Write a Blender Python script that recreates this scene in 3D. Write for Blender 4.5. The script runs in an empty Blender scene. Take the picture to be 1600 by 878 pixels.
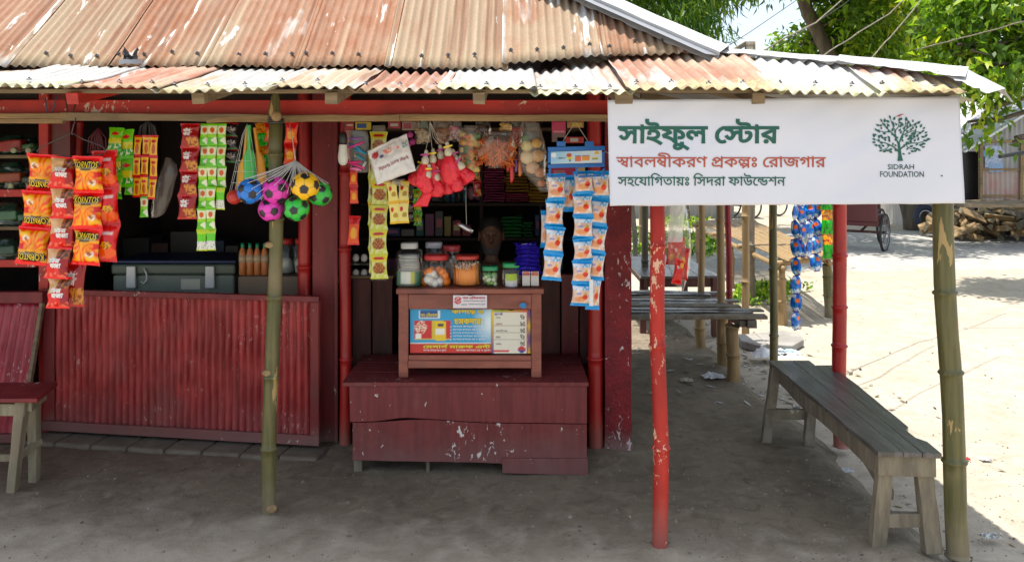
import bpy, bmesh, math, random
from math import sin, cos, pi, sqrt, atan2, radians, exp
from mathutils import Vector, Matrix, Euler, geometry, noise
random.seed(11)
SC = bpy.context.scene
COL = SC.collection
# ---------------------------------------------------------------- camera, sky, sun, exposure
F, HZ, EYE = 1244.0, 250.0, 1.70          # focal length in photo pixels, horizon row, eye height
cam = bpy.data.cameras.new('camera'); cam.sensor_width = 36; cam.lens = F/1600*36
cam.shift_y = -(439-HZ)/1600; cam.clip_end = 2000; cam.clip_start = .05
camo = bpy.data.objects.new('camera', cam); camo.location = (0, 0, EYE); camo.rotation_euler = (pi/2, 0, 0)
COL.objects.link(camo); SC.camera = camo
SUN = Vector((-.19, -.035, 1)).normalized()
elev = math.asin(SUN.z); azim = atan2(SUN.x, SUN.y)
W = bpy.data.worlds.new('World'); SC.world = W; W.use_nodes = True
wt = W.node_tree; bg = wt.nodes['Background']
sky = wt.nodes.new('ShaderNodeTexSky'); sky.sky_type = 'NISHITA'; sky.sun_disc = False
sky.sun_elevation = elev; sky.sun_rotation = azim; sky.air_density = 1.0; sky.dust_density = 2.0; sky.ozone_density = 1.0
veil = wt.nodes.new('ShaderNodeMix'); veil.data_type = 'RGBA'; veil.inputs[0].default_value = .5; veil.inputs[7].default_value = (3.3, 3.55, 3.6, 1)   # thin bright haze over the whole sky
wt.links.new(sky.outputs[0], veil.inputs[6]); wt.links.new(veil.outputs[2], bg.inputs[0]); bg.inputs[1].default_value = .15
sl = bpy.data.lights.new('sun', 'SUN'); sl.energy = 3.6; sl.angle = radians(.55); sl.color = (1, .95, .87)
so = bpy.data.objects.new('sun', sl); so.rotation_euler = SUN.to_track_quat('Z', 'Y').to_euler(); so.location = (-3, 0, 12); COL.objects.link(so)
SC.view_settings.view_transform = 'Standard'; SC.view_settings.look = 'None'
SC.view_settings.exposure = 1.12; SC.view_settings.gamma = 1
SC.cycles.max_bounces = 8; SC.cycles.diffuse_bounces = 5; SC.cycles.transparent_max_bounces = 16
# ---------------------------------------------------------------- helpers
def P(px, py, Y): return Vector(((px-800)/F*Y, Y, EYE-(py-HZ)/F*Y))
def GY(py, z=0.0): return (EYE-z)*F/(py-HZ)
def PX(px, Y): return (px-800)/F*Y
def PZ(py, Y): return EYE-(py-HZ)/F*Y
def s2l(c): c = c/255; return c/12.92 if c <= .04045 else ((c+.055)/1.055)**2.4
def C(r, g, b): return (s2l(r), s2l(g), s2l(b))
def nz(x, y=0., z=0.): return noise.noise(Vector((x, y, z)))
def lerp(a, b, t): return a+(b-a)*t
def mixc(a, b, t): return tuple(a[i]+(b[i]-a[i])*t for i in range(3))
BASE = {}
def setp(o, label=None, cat=None, group=None, kind=None):
    if label: o['label'] = label
    if cat: o['category'] = cat
    if group: o['group'] = group
    if kind: o['kind'] = kind
    return o
def thing(name, label, cat, loc=(0, 0, 0), group=None, rot=None, build_at_origin=False):
    o = bpy.data.objects.new(name, None); COL.objects.link(o); o.location = loc; o.empty_display_size = .05
    if rot: o.rotation_euler = rot
    BASE[o.as_pointer()] = Vector((0, 0, 0)) if build_at_origin else Vector(loc)
    return setp(o, label, cat, group)
class MB:
    def __init__(s): s.v = []; s.f = []; s.m = []; s.sm = []; s.c = {}; s.uv = {}
    def add(s, vs, fs, m=0, smooth=False, col=None, uv=None):
        b = len(s.v); s.v += [Vector(v) for v in vs]
        for f in fs: s.f.append(tuple(i+b for i in f)); s.m.append(m); s.sm.append(smooth)
        if col is not None:
            for i in range(len(vs)): s.c[b+i] = col[i] if isinstance(col, list) else col
        if uv is not None:
            for i in range(len(vs)): s.uv[b+i] = uv[i]
        return b
    def box(s, lo, hi, m=0, col=None, M=None):
        x0, y0, z0 = lo; x1, y1, z1 = hi
        vs = [Vector(q) for q in ((x0,y0,z0),(x1,y0,z0),(x1,y1,z0),(x0,y1,z0),(x0,y0,z1),(x1,y0,z1),(x1,y1,z1),(x0,y1,z1))]
        if M: vs = [M@v for v in vs]
        s.add(vs, [(0,3,2,1),(4,5,6,7),(0,1,5,4),(1,2,6,5),(2,3,7,6),(3,0,4,7)], m, False, col)
    def beam(s, p0, p1, w, h, up=(0, 0, 1), n=1, jit=0., m=0, taper=1., seed=0.):
        """a squared timber from p0 to p1, width w (sideways), height h (along up); jit makes it uneven"""
        p0, p1 = Vector(p0), Vector(p1); d = (p1-p0).normalized(); sd = d.cross(Vector(up)).normalized(); u = sd.cross(d)
        vs, fs = [], []
        for i in range(n+1):
            t = i/n; c = p0.lerp(p1, t); k = lerp(1, taper, t)
            for q, (a, b) in enumerate(((-1,-1),(1,-1),(1,1),(-1,1))):
                ja = jit*nz(t*3.1+seed*7.3, q*4.7+seed, 1.3); jb = jit*nz(t*3.7+seed*3.1, q*5.1, seed+7.7)
                vs.append(c+sd*(a*w/2*k+ja)+u*(b*h/2*k+jb))
        for i in range(n):
            o = i*4
            for q in range(4): fs.append((o+q, o+(q+1) % 4, o+4+(q+1) % 4, o+4+q))
        fs += [(3,2,1,0), tuple(n*4+q for q in range(4))]
        s.add(vs, fs, m)
    def tube(s, pts, r, n=8, m=0, smooth=True, caps=True, col=None, sx=1.):
        pts = [Vector(p) for p in pts]; rs = r if isinstance(r, (list, tuple)) else [r]*len(pts)
        vs, fs = [], []; prev = None
        for i, p in enumerate(pts):
            d = (pts[min(i+1, len(pts)-1)]-pts[max(i-1, 0)])
            d = d.normalized() if d.length > 1e-9 else Vector((0, 0, 1))
            a = prev if prev else (Vector((1, 0, 0)) if abs(d.x) < .9 else Vector((0, 1, 0)))
            a = (a-d*a.dot(d)).normalized(); prev = a; b = d.cross(a)
            for k in range(n): t = 2*pi*k/n; vs.append(p+a*(cos(t)*rs[i]*sx)+b*(sin(t)*rs[i]))
        for i in range(len(pts)-1):
            for k in range(n): fs.append((i*n+k, i*n+(k+1) % n, (i+1)*n+(k+1) % n, (i+1)*n+k))
        if caps: fs += [tuple(range(n-1, -1, -1)), tuple((len(pts)-1)*n+k for k in range(n))]
        s.add(vs, fs, m, smooth, col)
    def lathe(s, c, prof, n=20, m=0, smooth=True, sq=0., col=None, sy=1.):
        """profile of (radius, z) turned about the vertical through c; sq>0 squares it off"""
        c = Vector(c); vs, fs, cs = [], [], []
        for j, (r, z) in enumerate(prof):
            for k in range(n):
                t = 2*pi*k/n; x, y = cos(t), sin(t)
                if sq: q = (abs(x)**(2+6*sq)+abs(y)**(2+6*sq))**(1/(2+6*sq)); x /= q; y /= q
                vs.append(c+Vector((x*r, y*r*sy, z)))
        for j in range(len(prof)-1):
            for k in range(n): fs.append((j*n+k, j*n+(k+1) % n, (j+1)*n+(k+1) % n, (j+1)*n+k))
        if prof[0][0] > 1e-6: fs.append(tuple(range(n-1, -1, -1)))
        if prof[-1][0] > 1e-6: fs.append(tuple((len(prof)-1)*n+k for k in range(n)))
        s.add(vs, fs, m, smooth, col)
    def loft(s, rings, n=18, m=0, wr=0., seed=0., smooth=True, col=None, freq=3.):
        """rings of (x, y, z, half width, half depth); wr wrinkles the skin"""
        vs, fs = [], []
        for j, (x, y, z, a, b) in enumerate(rings):
            for k in range(n):
                t = 2*pi*k/n; w = 1+wr*nz(cos(t)*freq+seed, sin(t)*freq+j*.9, seed*1.7)+wr*.5*nz(cos(t)*freq*2.7, sin(t)*freq*2.7+seed, j*1.3)
                vs.append(Vector((x+cos(t)*a*w, y+sin(t)*b*w, z)))
        for j in range(len(rings)-1):
            for k in range(n): fs.append((j*n+k, j*n+(k+1) % n, (j+1)*n+(k+1) % n, (j+1)*n+k))
        fs += [tuple(range(n-1, -1, -1)), tuple((len(rings)-1)*n+k for k in range(n))]
        s.add(vs, fs, m, smooth, col)
    def grid(s, fn, nu, nv, m=0, smooth=True, col=None, uv=None, skip=None):
        """fn(i/nu, j/nv) -> point"""
        b = [fn(i/nu, j/nv) for j in range(nv+1) for i in range(nu+1)]
        fs = [(j*(nu+1)+i, j*(nu+1)+i+1, (j+1)*(nu+1)+i+1, (j+1)*(nu+1)+i) for j in range(nv) for i in range(nu) if not (skip and skip((i+.5)/nu, (j+.5)/nv))]
        s.add(b, fs, m, smooth, [col(i/nu, j/nv) for j in range(nv+1) for i in range(nu+1)] if col else None,
              [uv(i/nu, j/nv) for j in range(nv+1) for i in range(nu+1)] if uv else None)
    def xf(s, M): s.v = [M@v for v in s.v]; return s
    def mesh(s, name, mats, off=Vector((0, 0, 0))):
        me = bpy.data.meshes.new(name); me.from_pydata([tuple(v-off) for v in s.v], [], s.f)
        for q in (mats if isinstance(mats, (list, tuple)) else [mats]): me.materials.append(q)
        me.polygons.foreach_set('material_index', s.m); me.polygons.foreach_set('use_smooth', s.sm)
        if s.c:
            at = me.color_attributes.new('Col', 'FLOAT_COLOR', 'POINT'); buf = []
            for i in range(len(s.v)): c = s.c.get(i, (.5, .5, .5)); buf += [c[0], c[1], c[2], 1]
            at.data.foreach_set('color', buf)
        if s.uv:
            ul = me.uv_layers.new(name='UVMap'); buf = []
            for lp in me.loops: buf += list(s.uv.get(lp.vertex_index, (0, 0)))
            ul.data.foreach_set('uv', buf)
        return me
    def build(s, name, mats, parent=None, loc=None, bevel=0., solid=0.):
        """link the collected geometry as ONE mesh object, as a child of parent or standing at loc"""
        off = BASE.get(parent.as_pointer(), Vector((0, 0, 0))) if parent else Vector(loc or (0, 0, 0))
        o = bpy.data.objects.new(name, s.mesh(name, mats, off)); COL.objects.link(o)
        if parent: o.parent = parent
        else: o.location = off
        BASE[o.as_pointer()] = off
        if bevel:
            b = o.modifiers.new('edge', 'BEVEL'); b.width = bevel; b.segments = 2; b.limit_method = 'ANGLE'; b.angle_limit = radians(35); b.harden_normals = False
        if solid:
            b = o.modifiers.new('thick', 'SOLIDIFY'); b.thickness = solid; b.offset = -1
        return o
def link(name, me, parent=None, loc=(0, 0, 0), rot=(0, 0, 0), scale=None):
    o = bpy.data.objects.new(name, me); COL.objects.link(o); o.location = loc; o.rotation_euler = rot
    if parent: o.parent = parent
    if scale: o.scale = scale
    BASE[o.as_pointer()] = Vector((0, 0, 0))
    return o
def copy_tree(o, loc=None, rot=None, label=None, parent=None):
    c = o.copy(); COL.objects.link(c)
    if parent: c.parent = parent
    if loc is not None: c.location = loc
    if rot is not None: c.rotation_euler = rot
    if label: c['label'] = label
    for ch in list(o.children): copy_tree(ch, parent=c)
    return c
# ---------------------------------------------------------------- materials
class NT:
    def __init__(s, name):
        s.m = bpy.data.materials.new(name); s.m.use_nodes = True; s.t = s.m.node_tree
        s.b = s.t.nodes['Principled BSDF']; s.out = s.t.nodes['Material Output']; s._c = None
    def n(s, typ, ins=None, **kw):
        nd = s.t.nodes.new(typ)
        for k, v in kw.items(): setattr(nd, k, v)
        for k, v in (ins or {}).items(): s.set(nd.inputs[k], v)
        return nd
    def set(s, sock, v):
        if isinstance(v, bpy.types.NodeSocket): s.t.links.new(v, sock)
        elif isinstance(v, (tuple, list)) and len(v) == 3 and sock.type == 'RGBA': sock.default_value = (*v, 1)
        else: sock.default_value = v
    def math(s, op, a, b=0., c=0.): return s.n('ShaderNodeMath', {0: a, 1: b, 2: c}, operation=op).outputs[0]
    def mix(s, f, a, b, mode='MIX'):
        return s.n('ShaderNodeMix', {0: f, 6: a, 7: b}, data_type='RGBA', blend_type=mode).outputs[2]
    def ramp(s, x, lo, hi): return s.n('ShaderNodeMapRange', {0: x, 1: lo, 2: hi, 3: 0., 4: 1.}, interpolation_type='SMOOTHSTEP').outputs[0]
    def coord(s, kind='Object', shift=True):
        tc = s.n('ShaderNodeTexCoord'); c = tc.outputs[kind]
        if shift:
            oi = s.n('ShaderNodeObjectInfo'); k = s.math('MULTIPLY', oi.outputs['Random'], 37.)
            c = s.n('ShaderNodeVectorMath', {0: c, 1: k}, operation='ADD').outputs[0]
        return c
    def vmul(s, c, v): return s.n('ShaderNodeVectorMath', {0: c, 1: v}, operation='MULTIPLY').outputs[0]
    def noise(s, c, scale, detail=4., rough=.55, dist=0.):
        return s.n('ShaderNodeTexNoise', {'Vector': c, 'Scale': scale, 'Detail': detail, 'Roughness': rough, 'Distortion': dist}).outputs[0]
    def bump(s, h, strength=.3, dist=.01): s.set(s.b.inputs['Normal'], s.n('ShaderNodeBump', {'Height': h, 'Strength': strength, 'Distance': dist}).outputs[0])
    def fin(s, col, rough=.6, metal=0., spec=.5, coat=0.):
        s.set(s.b.inputs['Base Color'], col); s.set(s.b.inputs['Roughness'], rough); s.set(s.b.inputs['Metallic'], metal)
        s.set(s.b.inputs['Specular IOR Level'], spec); s.set(s.b.inputs['Coat Weight'], coat); return s.m
def weathered(name, a, b, rough=.7, scale=5., stretch=(1, 1, 1), chip=None, chip_t=.68, chip_s=30., chip_v=(1, 1, .55), dirt=None, dirt_t=.55, grain=.25, bump=.25, bdist=.004, coat=0., spec=.4, splash=None):
    """two-tone base with streaks, optional paint chips showing another colour and dirt in broad patches"""
    k = NT(name); c = k.coord(); cs = k.vmul(c, stretch)
    n1 = k.noise(cs, scale, 5); n2 = k.noise(cs, scale*7, 4); n3 = k.noise(k.vmul(c, chip_v), chip_s, 4, .65, .5)
    col = k.mix(k.ramp(n1, .35, .65), a, b)
    col = k.mix(grain, col, k.mix(n2, (.25,)*3, (1.25,)*3), 'MULTIPLY') if grain else col
    if dirt: col = k.mix(k.math('MULTIPLY', k.ramp(k.noise(c, 2.3, 5), dirt_t, dirt_t+.2), .75), col, dirt)
    h = n2
    if splash:                             # dust and dried mud splashed up from the ground: (colour, height where it ends, strength)
        z = k.n('ShaderNodeSeparateXYZ', {0: k.coord('Object', False)}).outputs[2]
        f = k.ramp(k.math('ADD', z, k.math('MULTIPLY', k.math('SUBTRACT', k.noise(c, 7., 5, .7), .5), splash[1]*1.1)), splash[1], splash[1]*.05)
        col = k.mix(k.math('MULTIPLY', f, splash[2]), col, splash[0])
    if chip:
        big = k.noise(c, 3.1, 3); f = k.ramp(k.math('ADD', n3, k.math('MULTIPLY', k.math('SUBTRACT', big, .5), .55)), chip_t+.02, chip_t+.04)
        col = k.mix(f, col, chip); h = k.math('SUBTRACT', n2, k.math('MULTIPLY', f, .8))
    if bump: k.bump(h, bump, bdist)
    return k.fin(col, k.math('ADD', rough-.1, k.math('MULTIPLY', n1, .2)), spec=spec, coat=coat)
def plain(name, col, rough=.5, metal=0., coat=0., var=.15):
    k = NT(name); c = k.coord(); n = k.noise(c, 25., 3)
    return k.fin(k.mix(k.math('MULTIPLY', n, var*2), col, tuple(x*.55 for x in col)), rough, metal, coat=coat)
def attr_mat(name, rough=.35, bump=.0, coat=.0, bs=40., spec=.5):
    k = NT(name); a = k.n('ShaderNodeAttribute', attribute_name='Col')
    if bump: k.bump(k.noise(k.coord(), bs, 3), bump, .004)
    return k.fin(a.outputs['Color'], rough, coat=coat, spec=spec)
def clear(name, tint=(.9, .95, .93), solid=.12, rough=.08, white=(.8, .82, .8)):
    """thin clear plastic or glass: sees through, with a glossy skin and a little body of its own"""
    k = NT(name); k.fin(white, rough, spec=.6)
    tr = k.n('ShaderNodeBsdfTransparent', {0: tint}); gl = k.n('ShaderNodeBsdfGlossy', {0: (1, 1, 1), 1: rough})
    fr = k.n('ShaderNodeFresnel', {0: 1.45})
    m1 = k.n('ShaderNodeMixShader', {0: k.math('MINIMUM', k.math('MULTIPLY', fr.outputs[0], 1.0), .30), 1: tr.outputs[0], 2: gl.outputs[0]})
    m2 = k.n('ShaderNodeMixShader', {0: solid, 1: m1.outputs[0], 2: k.b.outputs[0]})
    k.bump(k.noise(k.coord(), 30., 3), .3, .01)
    k.t.links.new(m2.outputs[0], k.out.inputs[0]); return k.m
def leaf_mat(name):
    k = NT(name); a = k.n('ShaderNodeAttribute', attribute_name='Col'); k.fin(a.outputs['Color'], .45, spec=.4)
    tl = k.n('ShaderNodeBsdfTranslucent', {0: k.mix(1., a.outputs['Color'], (2.0, 2.0, .45), 'MULTIPLY')})
    m = k.n('ShaderNodeMixShader', {0: .48, 1: k.b.outputs[0], 2: tl.outputs[0]}); k.t.links.new(m.outputs[0], k.out.inputs[0]); return k.m
def tin_mat(name, zinc, rusta, rustb, dust):
    """corrugated sheet: zinc that has rusted in streaks down the slope; obj['rust'] 0..1, obj['lichen'] 0..1"""
    k = NT(name); uv = k.coord('UV')
    rust = k.n('ShaderNodeAttribute', attribute_name='rust', attribute_type='OBJECT').outputs['Fac']
    lich = k.n('ShaderNodeAttribute', attribute_name='lichen', attribute_type='OBJECT').outputs['Fac']
    raw = k.coord('UV', False); sp = k.n('ShaderNodeSeparateXYZ', {0: raw})
    n1 = k.noise(k.vmul(uv, (9., 1.6, 1)), 1., 5, .6, .4); n2 = k.noise(k.vmul(uv, (2.6, 1.5, 1)), 1., 4, .6); n3 = k.noise(uv, 60., 4); n4 = k.noise(k.vmul(uv, (5., 2., 1)), 3., 5, .65)
    lap = k.math('MULTIPLY', k.ramp(sp.outputs[0], .03, .012), k.math('MULTIPLY', k.ramp(n2, .42, .6), .22))
    s = k.math('SUBTRACT', k.math('ADD', k.math('ADD', k.math('MULTIPLY', n1, .5), k.math('MULTIPLY', n2, .6)), k.math('SUBTRACT', rust, .55)), lap)
    f = k.ramp(s, .46, .58)
    rc = k.mix(k.ramp(n4, .38, .62), rusta, rustb); tone = k.n('ShaderNodeObjectInfo').outputs['Random']; n5 = k.noise(k.vmul(uv, (16., .55, 1)), 1., 4, .6)
    rc = k.mix(k.math('MULTIPLY', k.ramp(k.math('ADD', n2, k.math('MULTIPLY', k.math('SUBTRACT', tone, .5), .25)), .38, .62), .9), rc, dust)
    rc = k.mix(k.math('MULTIPLY', k.ramp(n5, .51, .67), .75), rc, (.20, .095, .055)); rc = k.mix(k.math('MULTIPLY', k.ramp(n5, .46, .32), .5), rc, tuple(x*1.25 for x in dust))
    peel = k.ramp(k.noise(k.vmul(uv, (8., 1.3, 1)), 1., 5, .65, .3), .578, .61); f = k.math('MULTIPLY', f, k.math('SUBTRACT', 1., peel))
    spk = k.noise(uv, 190., 2); rc = k.mix(k.math('MULTIPLY', k.ramp(spk, .56, .68), .35), rc, (.12, .075, .05))
    zc = k.mix(k.ramp(n4, .4, .8), zinc, tuple(x*.78 for x in zinc))
    col = k.mix(f, zc, rc)
    groove = k.n('ShaderNodeAttribute', attribute_name='pitch', attribute_type='OBJECT').outputs['Fac']
    w = k.math('COSINE', k.math('DIVIDE', k.math('MULTIPLY', sp.outputs[0], 2*pi), groove))
    gd = k.math('MULTIPLY', k.ramp(w, -.35, -.95), k.math('MULTIPLY', f, .45))
    col = k.mix(gd, col, (.20, .12, .08))
    lf = k.math('MULTIPLY', k.math('MULTIPLY', k.ramp(k.math('ADD', sp.outputs[1], k.math('MULTIPLY', n4, .25)), .33, .12), lich), k.ramp(n3, .3, .6))
    col = k.mix(lf, col, (.42, .41, .20))
    col = k.mix(.3, col, k.mix(n3, (.45,)*3, (1.3,)*3), 'MULTIPLY')
    k.bump(n3, .15, .002)
    return k.fin(col, k.math('ADD', .5, k.math('MULTIPLY', f, .35)), k.math('MULTIPLY', k.math('SUBTRACT', 1., f), .25), spec=.3)
M = {}
M['tin_roof'] = tin_mat('old_roof_tin', (.55, .53, .50), (.27, .115, .060), (.30, .165, .105), (.315, .245, .165))
M['tin_eave'] = tin_mat('eave_tin', (.47, .46, .44), (.34, .150, .100), (.37, .215, .16), (.40, .32, .23))
M['cap'] = weathered('ridge_cap_tin', (.50, .50, .50), (.40, .40, .40), .5, 4., bump=.1, dirt=(.42, .40, .33), dirt_t=.62)
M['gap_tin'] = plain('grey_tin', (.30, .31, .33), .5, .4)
M['beam_red'] = weathered('red_painted_beam', (.55, .036, .024), (.44, .028, .020), .45, 3., (1, 1, 5), chip=(.62, .50, .40), chip_t=.645, chip_s=38., dirt=(.16, .02, .016), bump=.2)
M['maroon'] = weathered('maroon_painted_wood', (.215, .020, .022), (.16, .016, .018), .45, 3., (4, 4, 1), chip=(.50, .44, .40), chip_t=.68, chip_s=42., dirt=(.10, .045, .04), dirt_t=.58, bump=.25, splash=((.20, .13, .115), .16, .6))
M['chest'] = weathered('dull_maroon_chest_paint', (.20, .032, .032), (.15, .023, .024), .55, 3., (12, 12, 1), chip=(.62, .58, .55), chip_t=.668, chip_s=38., dirt=(.20, .085, .075), dirt_t=.56, bump=.35, splash=((.20, .115, .105), .30, .5))
M['tin_red'] = weathered('red_painted_tin', (.42, .048, .048), (.27, .027, .028), .34, 4., (2, 2, 1), chip=(.45, .22, .20), chip_t=.655, chip_s=55., dirt=(.26, .085, .075), dirt_t=.58, bump=.2, spec=.3, splash=((.19, .10, .095), .30, .38))
M['tin_magenta'] = weathered('worn_magenta_tin', (.40, .036, .06), (.30, .026, .045), .36, 4., (2, 2, 1), chip=(.55, .33, .38), chip_t=.66, chip_s=40., bump=.15, spec=.5)
M['red_gloss'] = weathered('glossy_red_bamboo_paint', (.43, .017, .014), (.32, .013, .011), .40, 4., (3, 3, 1), chip=(.16, .02, .015), chip_t=.70, chip_s=16., bump=.12, spec=.5, splash=((.26, .16, .12), .25, .6))
M['red_chip'] = weathered('chipped_red_bamboo_paint', (.46, .028, .018), (.33, .020, .015), .5, 4., (2, 2, .6), chip=(.62, .38, .25), chip_t=.60, chip_s=46., dirt=(.24, .03, .024), dirt_t=.56, bump=.3, splash=((.26, .15, .13), .30, .45), spec=.3)
M['column'] = weathered('rough_maroon_plaster', (.24, .012, .018), (.15, .010, .014), .65, 9., (1, 1, 1), chip=(.60, .48, .47), chip_t=.635, chip_s=34., bump=.9, bdist=.012, grain=.4, splash=((.24, .17, .15), .16, .7))
M['bamboo_green'] = weathered('green_bamboo', (.135, .118, .042), (.078, .078, .028), .42, 6., (9, 9, .45), chip=(.36, .25, .10), chip_t=.655, chip_s=20., chip_v=(1, 1, .16), bump=.2, dirt=(.20, .155, .08), dirt_t=.54, splash=((.24, .20, .14), .22, .55))
M['bamboo_tan'] = weathered('dry_bamboo', (.34, .225, .10), (.25, .16, .07), .55, 7., (3, 3, .35), dirt=(.19, .15, .10), bump=.2)
M['bamboo_dark'] = weathered('old_dark_bamboo', (.10, .09, .05), (.07, .065, .04), .6, 6., (3, 3, .4), bump=.2)
M['bamboo_red'] = weathered('dark_red_bamboo', (.24, .012, .018), (.17, .01, .014), .45, 6., (3, 3, .4), bump=.15)
M['log'] = weathered('split_log', (.40, .27, .13), (.26, .17, .085), .75, 3., (1, 9, 9), dirt=(.17, .12, .07), dirt_t=.5, bump=.6, bdist=.008, grain=.4)
M['batten'] = weathered('old_timber', (.27, .20, .12), (.17, .125, .08), .8, 4., (1, 8, 8), dirt=(.12, .09, .06), bump=.5)
M['timber'] = weathered('grey_timber', (.235, .20, .145), (.155, .13, .095), .75, 4., (5, 5, 1), dirt=(.11, .09, .07), bump=.5, grain=.4, chip=(.40, .36, .29), chip_t=.72, chip_s=24.)
M['bench_top'] = weathered('worn_bench_top', (.125, .112, .105), (.062, .052, .046), .30, 3., (14, 1.2, 4), dirt=(.24, .215, .19), dirt_t=.56, bump=.4, grain=.35, spec=.6)
M['bench_leg'] = weathered('bench_leg_wood', (.25, .21, .145), (.165, .14, .10), .75, 4., (6, 6, 1), dirt=(.13, .11, .08), dirt_t=.5, bump=.5, grain=.45)
M['stool_leg'] = weathered('pale_stool_wood', (.30, .255, .165), (.20, .17, .11), .7, 4., (5, 5, 1), dirt=(.20, .15, .10), bump=.4)
M['case'] = weathered('reddish_brown_varnish', (.33, .105, .070), (.25, .076, .052), .5, 3., (2, 6, 6), chip=(.10, .03, .022), chip_t=.70, chip_s=30., dirt=(.14, .06, .05), bump=.25)
M['dark_wood'] = weathered('dark_boards', (.13, .045, .036), (.085, .032, .027), .7, 3., (6, 6, 1), dirt=(.06, .035, .03), bump=.4)
M['inner'] = weathered('dark_inner_wall', (.055, .034, .030), (.035, .026, .024), .85, 3., bump=.2)  # very dark base colour for the inside surfaces
M['shelf'] = weathered('shelf_board', (.22, .15, .085), (.15, .10, .06), .7, 4., (1, 6, 6), bump=.2)
M['wire'] = plain('dull_wire', (.10, .095, .10), .45, .6)
M['cord'] = plain('pale_string', (.55, .50, .42), .8)
M['film'] = attr_mat('packet_film', .22, .45, .12, 30., .45)
M['print'] = attr_mat('printed_sheet', .42, .1, .1)
M['matte'] = attr_mat('moulded_plastic', .4, .05, .1)
M['leaf'] = leaf_mat('leaf')
M['clear'] = clear('clear_jar', (.98, .99, .985), solid=.015)
M['bagclear'] = clear('clear_bag', (.97, .96, .93), solid=.07, rough=.14, white=(.72, .68, .62))
M['net'] = clear('net_bag', solid=.55, rough=.3, white=(.85, .85, .85))
M['greenwrap'] = clear('green_wrap', (.35, .55, .42), .45, .12, (.02, .07, .045))
M['greybag'] = clear('grey_bag', (.7, .68, .66), .30, .2, (.26, .22, .19))
M['white'] = plain('white_plastic', (.75, .75, .73), .4)
M['bark'] = weathered('bark', (.20, .155, .11), (.12, .095, .07), .9, 3., (3, 3, .6), bump=.9, bdist=.05, grain=.45)
M['ink_green'] = plain('dark_green_ink', C(12, 84, 68), .5, var=.05); M['ink_deep'] = plain('deep_green_ink', C(22, 66, 58), .5, var=.05); M['ink_brown'] = plain('rust_brown_ink', C(168, 72, 48), .5, var=.05)
M['ink_yellow'] = plain('yellow_ink', (.85, .62, .03), .4, var=.05); M['ink_white'] = plain('white_ink', (.82, .82, .80), .4, var=.05); M['ink_black'] = plain('black_ink', (.02, .018, .02), .4, var=.05); M['ink_red'] = plain('red_ink', (.50, .03, .03), .4, var=.05); M['ink_olive'] = plain('olive_ink', (.16, .16, .01), .4, var=.05)
# ---------------------------------------------------------------- the ground
def earth(name, a, b, c2, front_col=None):
    k = NT(name); c = k.coord('Object', False)
    n1 = k.noise(c, 1.3, 6, .6); n2 = k.noise(c, 14., 6, .65); n3 = k.noise(c, 90., 3); n4 = k.noise(c, 4.5, 5, .6, .6); n6 = k.noise(c, 9., 6, .7, .8)
    col = k.mix(k.ramp(n1, .36, .64), a, b); col = k.mix(k.math('MULTIPLY', k.ramp(n4, .48, .7), .7), col, c2)
    col = k.mix(k.math('MULTIPLY', k.ramp(n6, .50, .66), .5), col, tuple(x*.62 for x in b)); col = k.mix(k.math('MULTIPLY', k.ramp(n6, .46, .34), .45), col, c2)
    if front_col:                              # paler towards the front, a little more so on the left
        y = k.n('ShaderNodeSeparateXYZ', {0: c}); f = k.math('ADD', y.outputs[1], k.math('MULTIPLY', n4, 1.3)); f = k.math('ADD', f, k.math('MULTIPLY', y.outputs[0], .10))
        col = k.mix(k.ramp(f, 4.55, 3.75), col, front_col)
    col = k.mix(.4, col, k.mix(n2, (.45,)*3, (1.45,)*3), 'MULTIPLY')
    vo = k.n('ShaderNodeTexVoronoi', {'Vector': c, 'Scale': 34.}); peb = k.ramp(vo.outputs['Distance'], .16, .08)
    pm = k.math('MULTIPLY', peb, k.ramp(k.noise(c, 3., 3), .5, .62)); col = k.mix(k.math('MULTIPLY', pm, .5), col, k.mix(vo.outputs['Color'], (.2, .16, .12), (.6, .55, .48)))
    k.bump(k.math('ADD', k.math('ADD', k.math('MULTIPLY', n2, .6), k.math('MULTIPLY', n3, .25)), k.math('MULTIPLY', pm, .4)), .55, .02)
    return k.fin(col, .93, spec=.15)
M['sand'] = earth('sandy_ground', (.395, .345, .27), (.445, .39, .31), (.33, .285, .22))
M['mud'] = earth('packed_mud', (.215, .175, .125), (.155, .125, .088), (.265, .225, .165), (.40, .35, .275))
M['road'] = earth('dusty_road', (.37, .35, .325), (.42, .40, .37), (.31, .30, .28))
def floor_edge(x, y):
    """signed distance inside the packed floor of the shop and its veranda"""
    e = 2.02+.14*nz(y*.9, 3.1)+.05*nz(y*3.3, 9.)-.10*max(0, (y-6.5))*.5
    return min(e-x, 9.3+.3*nz(x*.7, 5.)-y)
xs = sorted(set([-160, -90, -50, -30, -20, -14, -10, -8]+[-6+.16*i for i in range(140)]+[17, 18.5, 20, 23, 27, 33, 42, 60, 100, 170]))
ys = sorted(set([-60, -30, -15, -8, -4, -2]+[-1+.16*i for i in range(90)]+[13.5+.5*i for i in range(30)]+[30, 34, 40, 50, 70, 110, 180, 320]))
g = MB(); nx, ny = len(xs), len(ys)
def gz(x, y):
    far = min(1, abs(x)/40+max(0, y)/60)
    z = -.05+.012*nz(x*1.7, y*1.7)+.008*nz(x*5, y*5, 2.)+.03*nz(x*.35, y*.35, 4.)*(1-far)
    d = floor_edge(x, y)
    return z-.03*max(0, min(1, d/.2)) if y > 1.5 else z
g.add([(x, y, gz(x, y)) for y in ys for x in xs], [(j*nx+i, j*nx+i+1, (j+1)*nx+i+1, (j+1)*nx+i) for j in range(ny-1) for i in range(nx-1)], 0, True)
setp(g.build('ground', M['sand']), kind='structure')
g = MB()
MOUNDS = []
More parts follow.
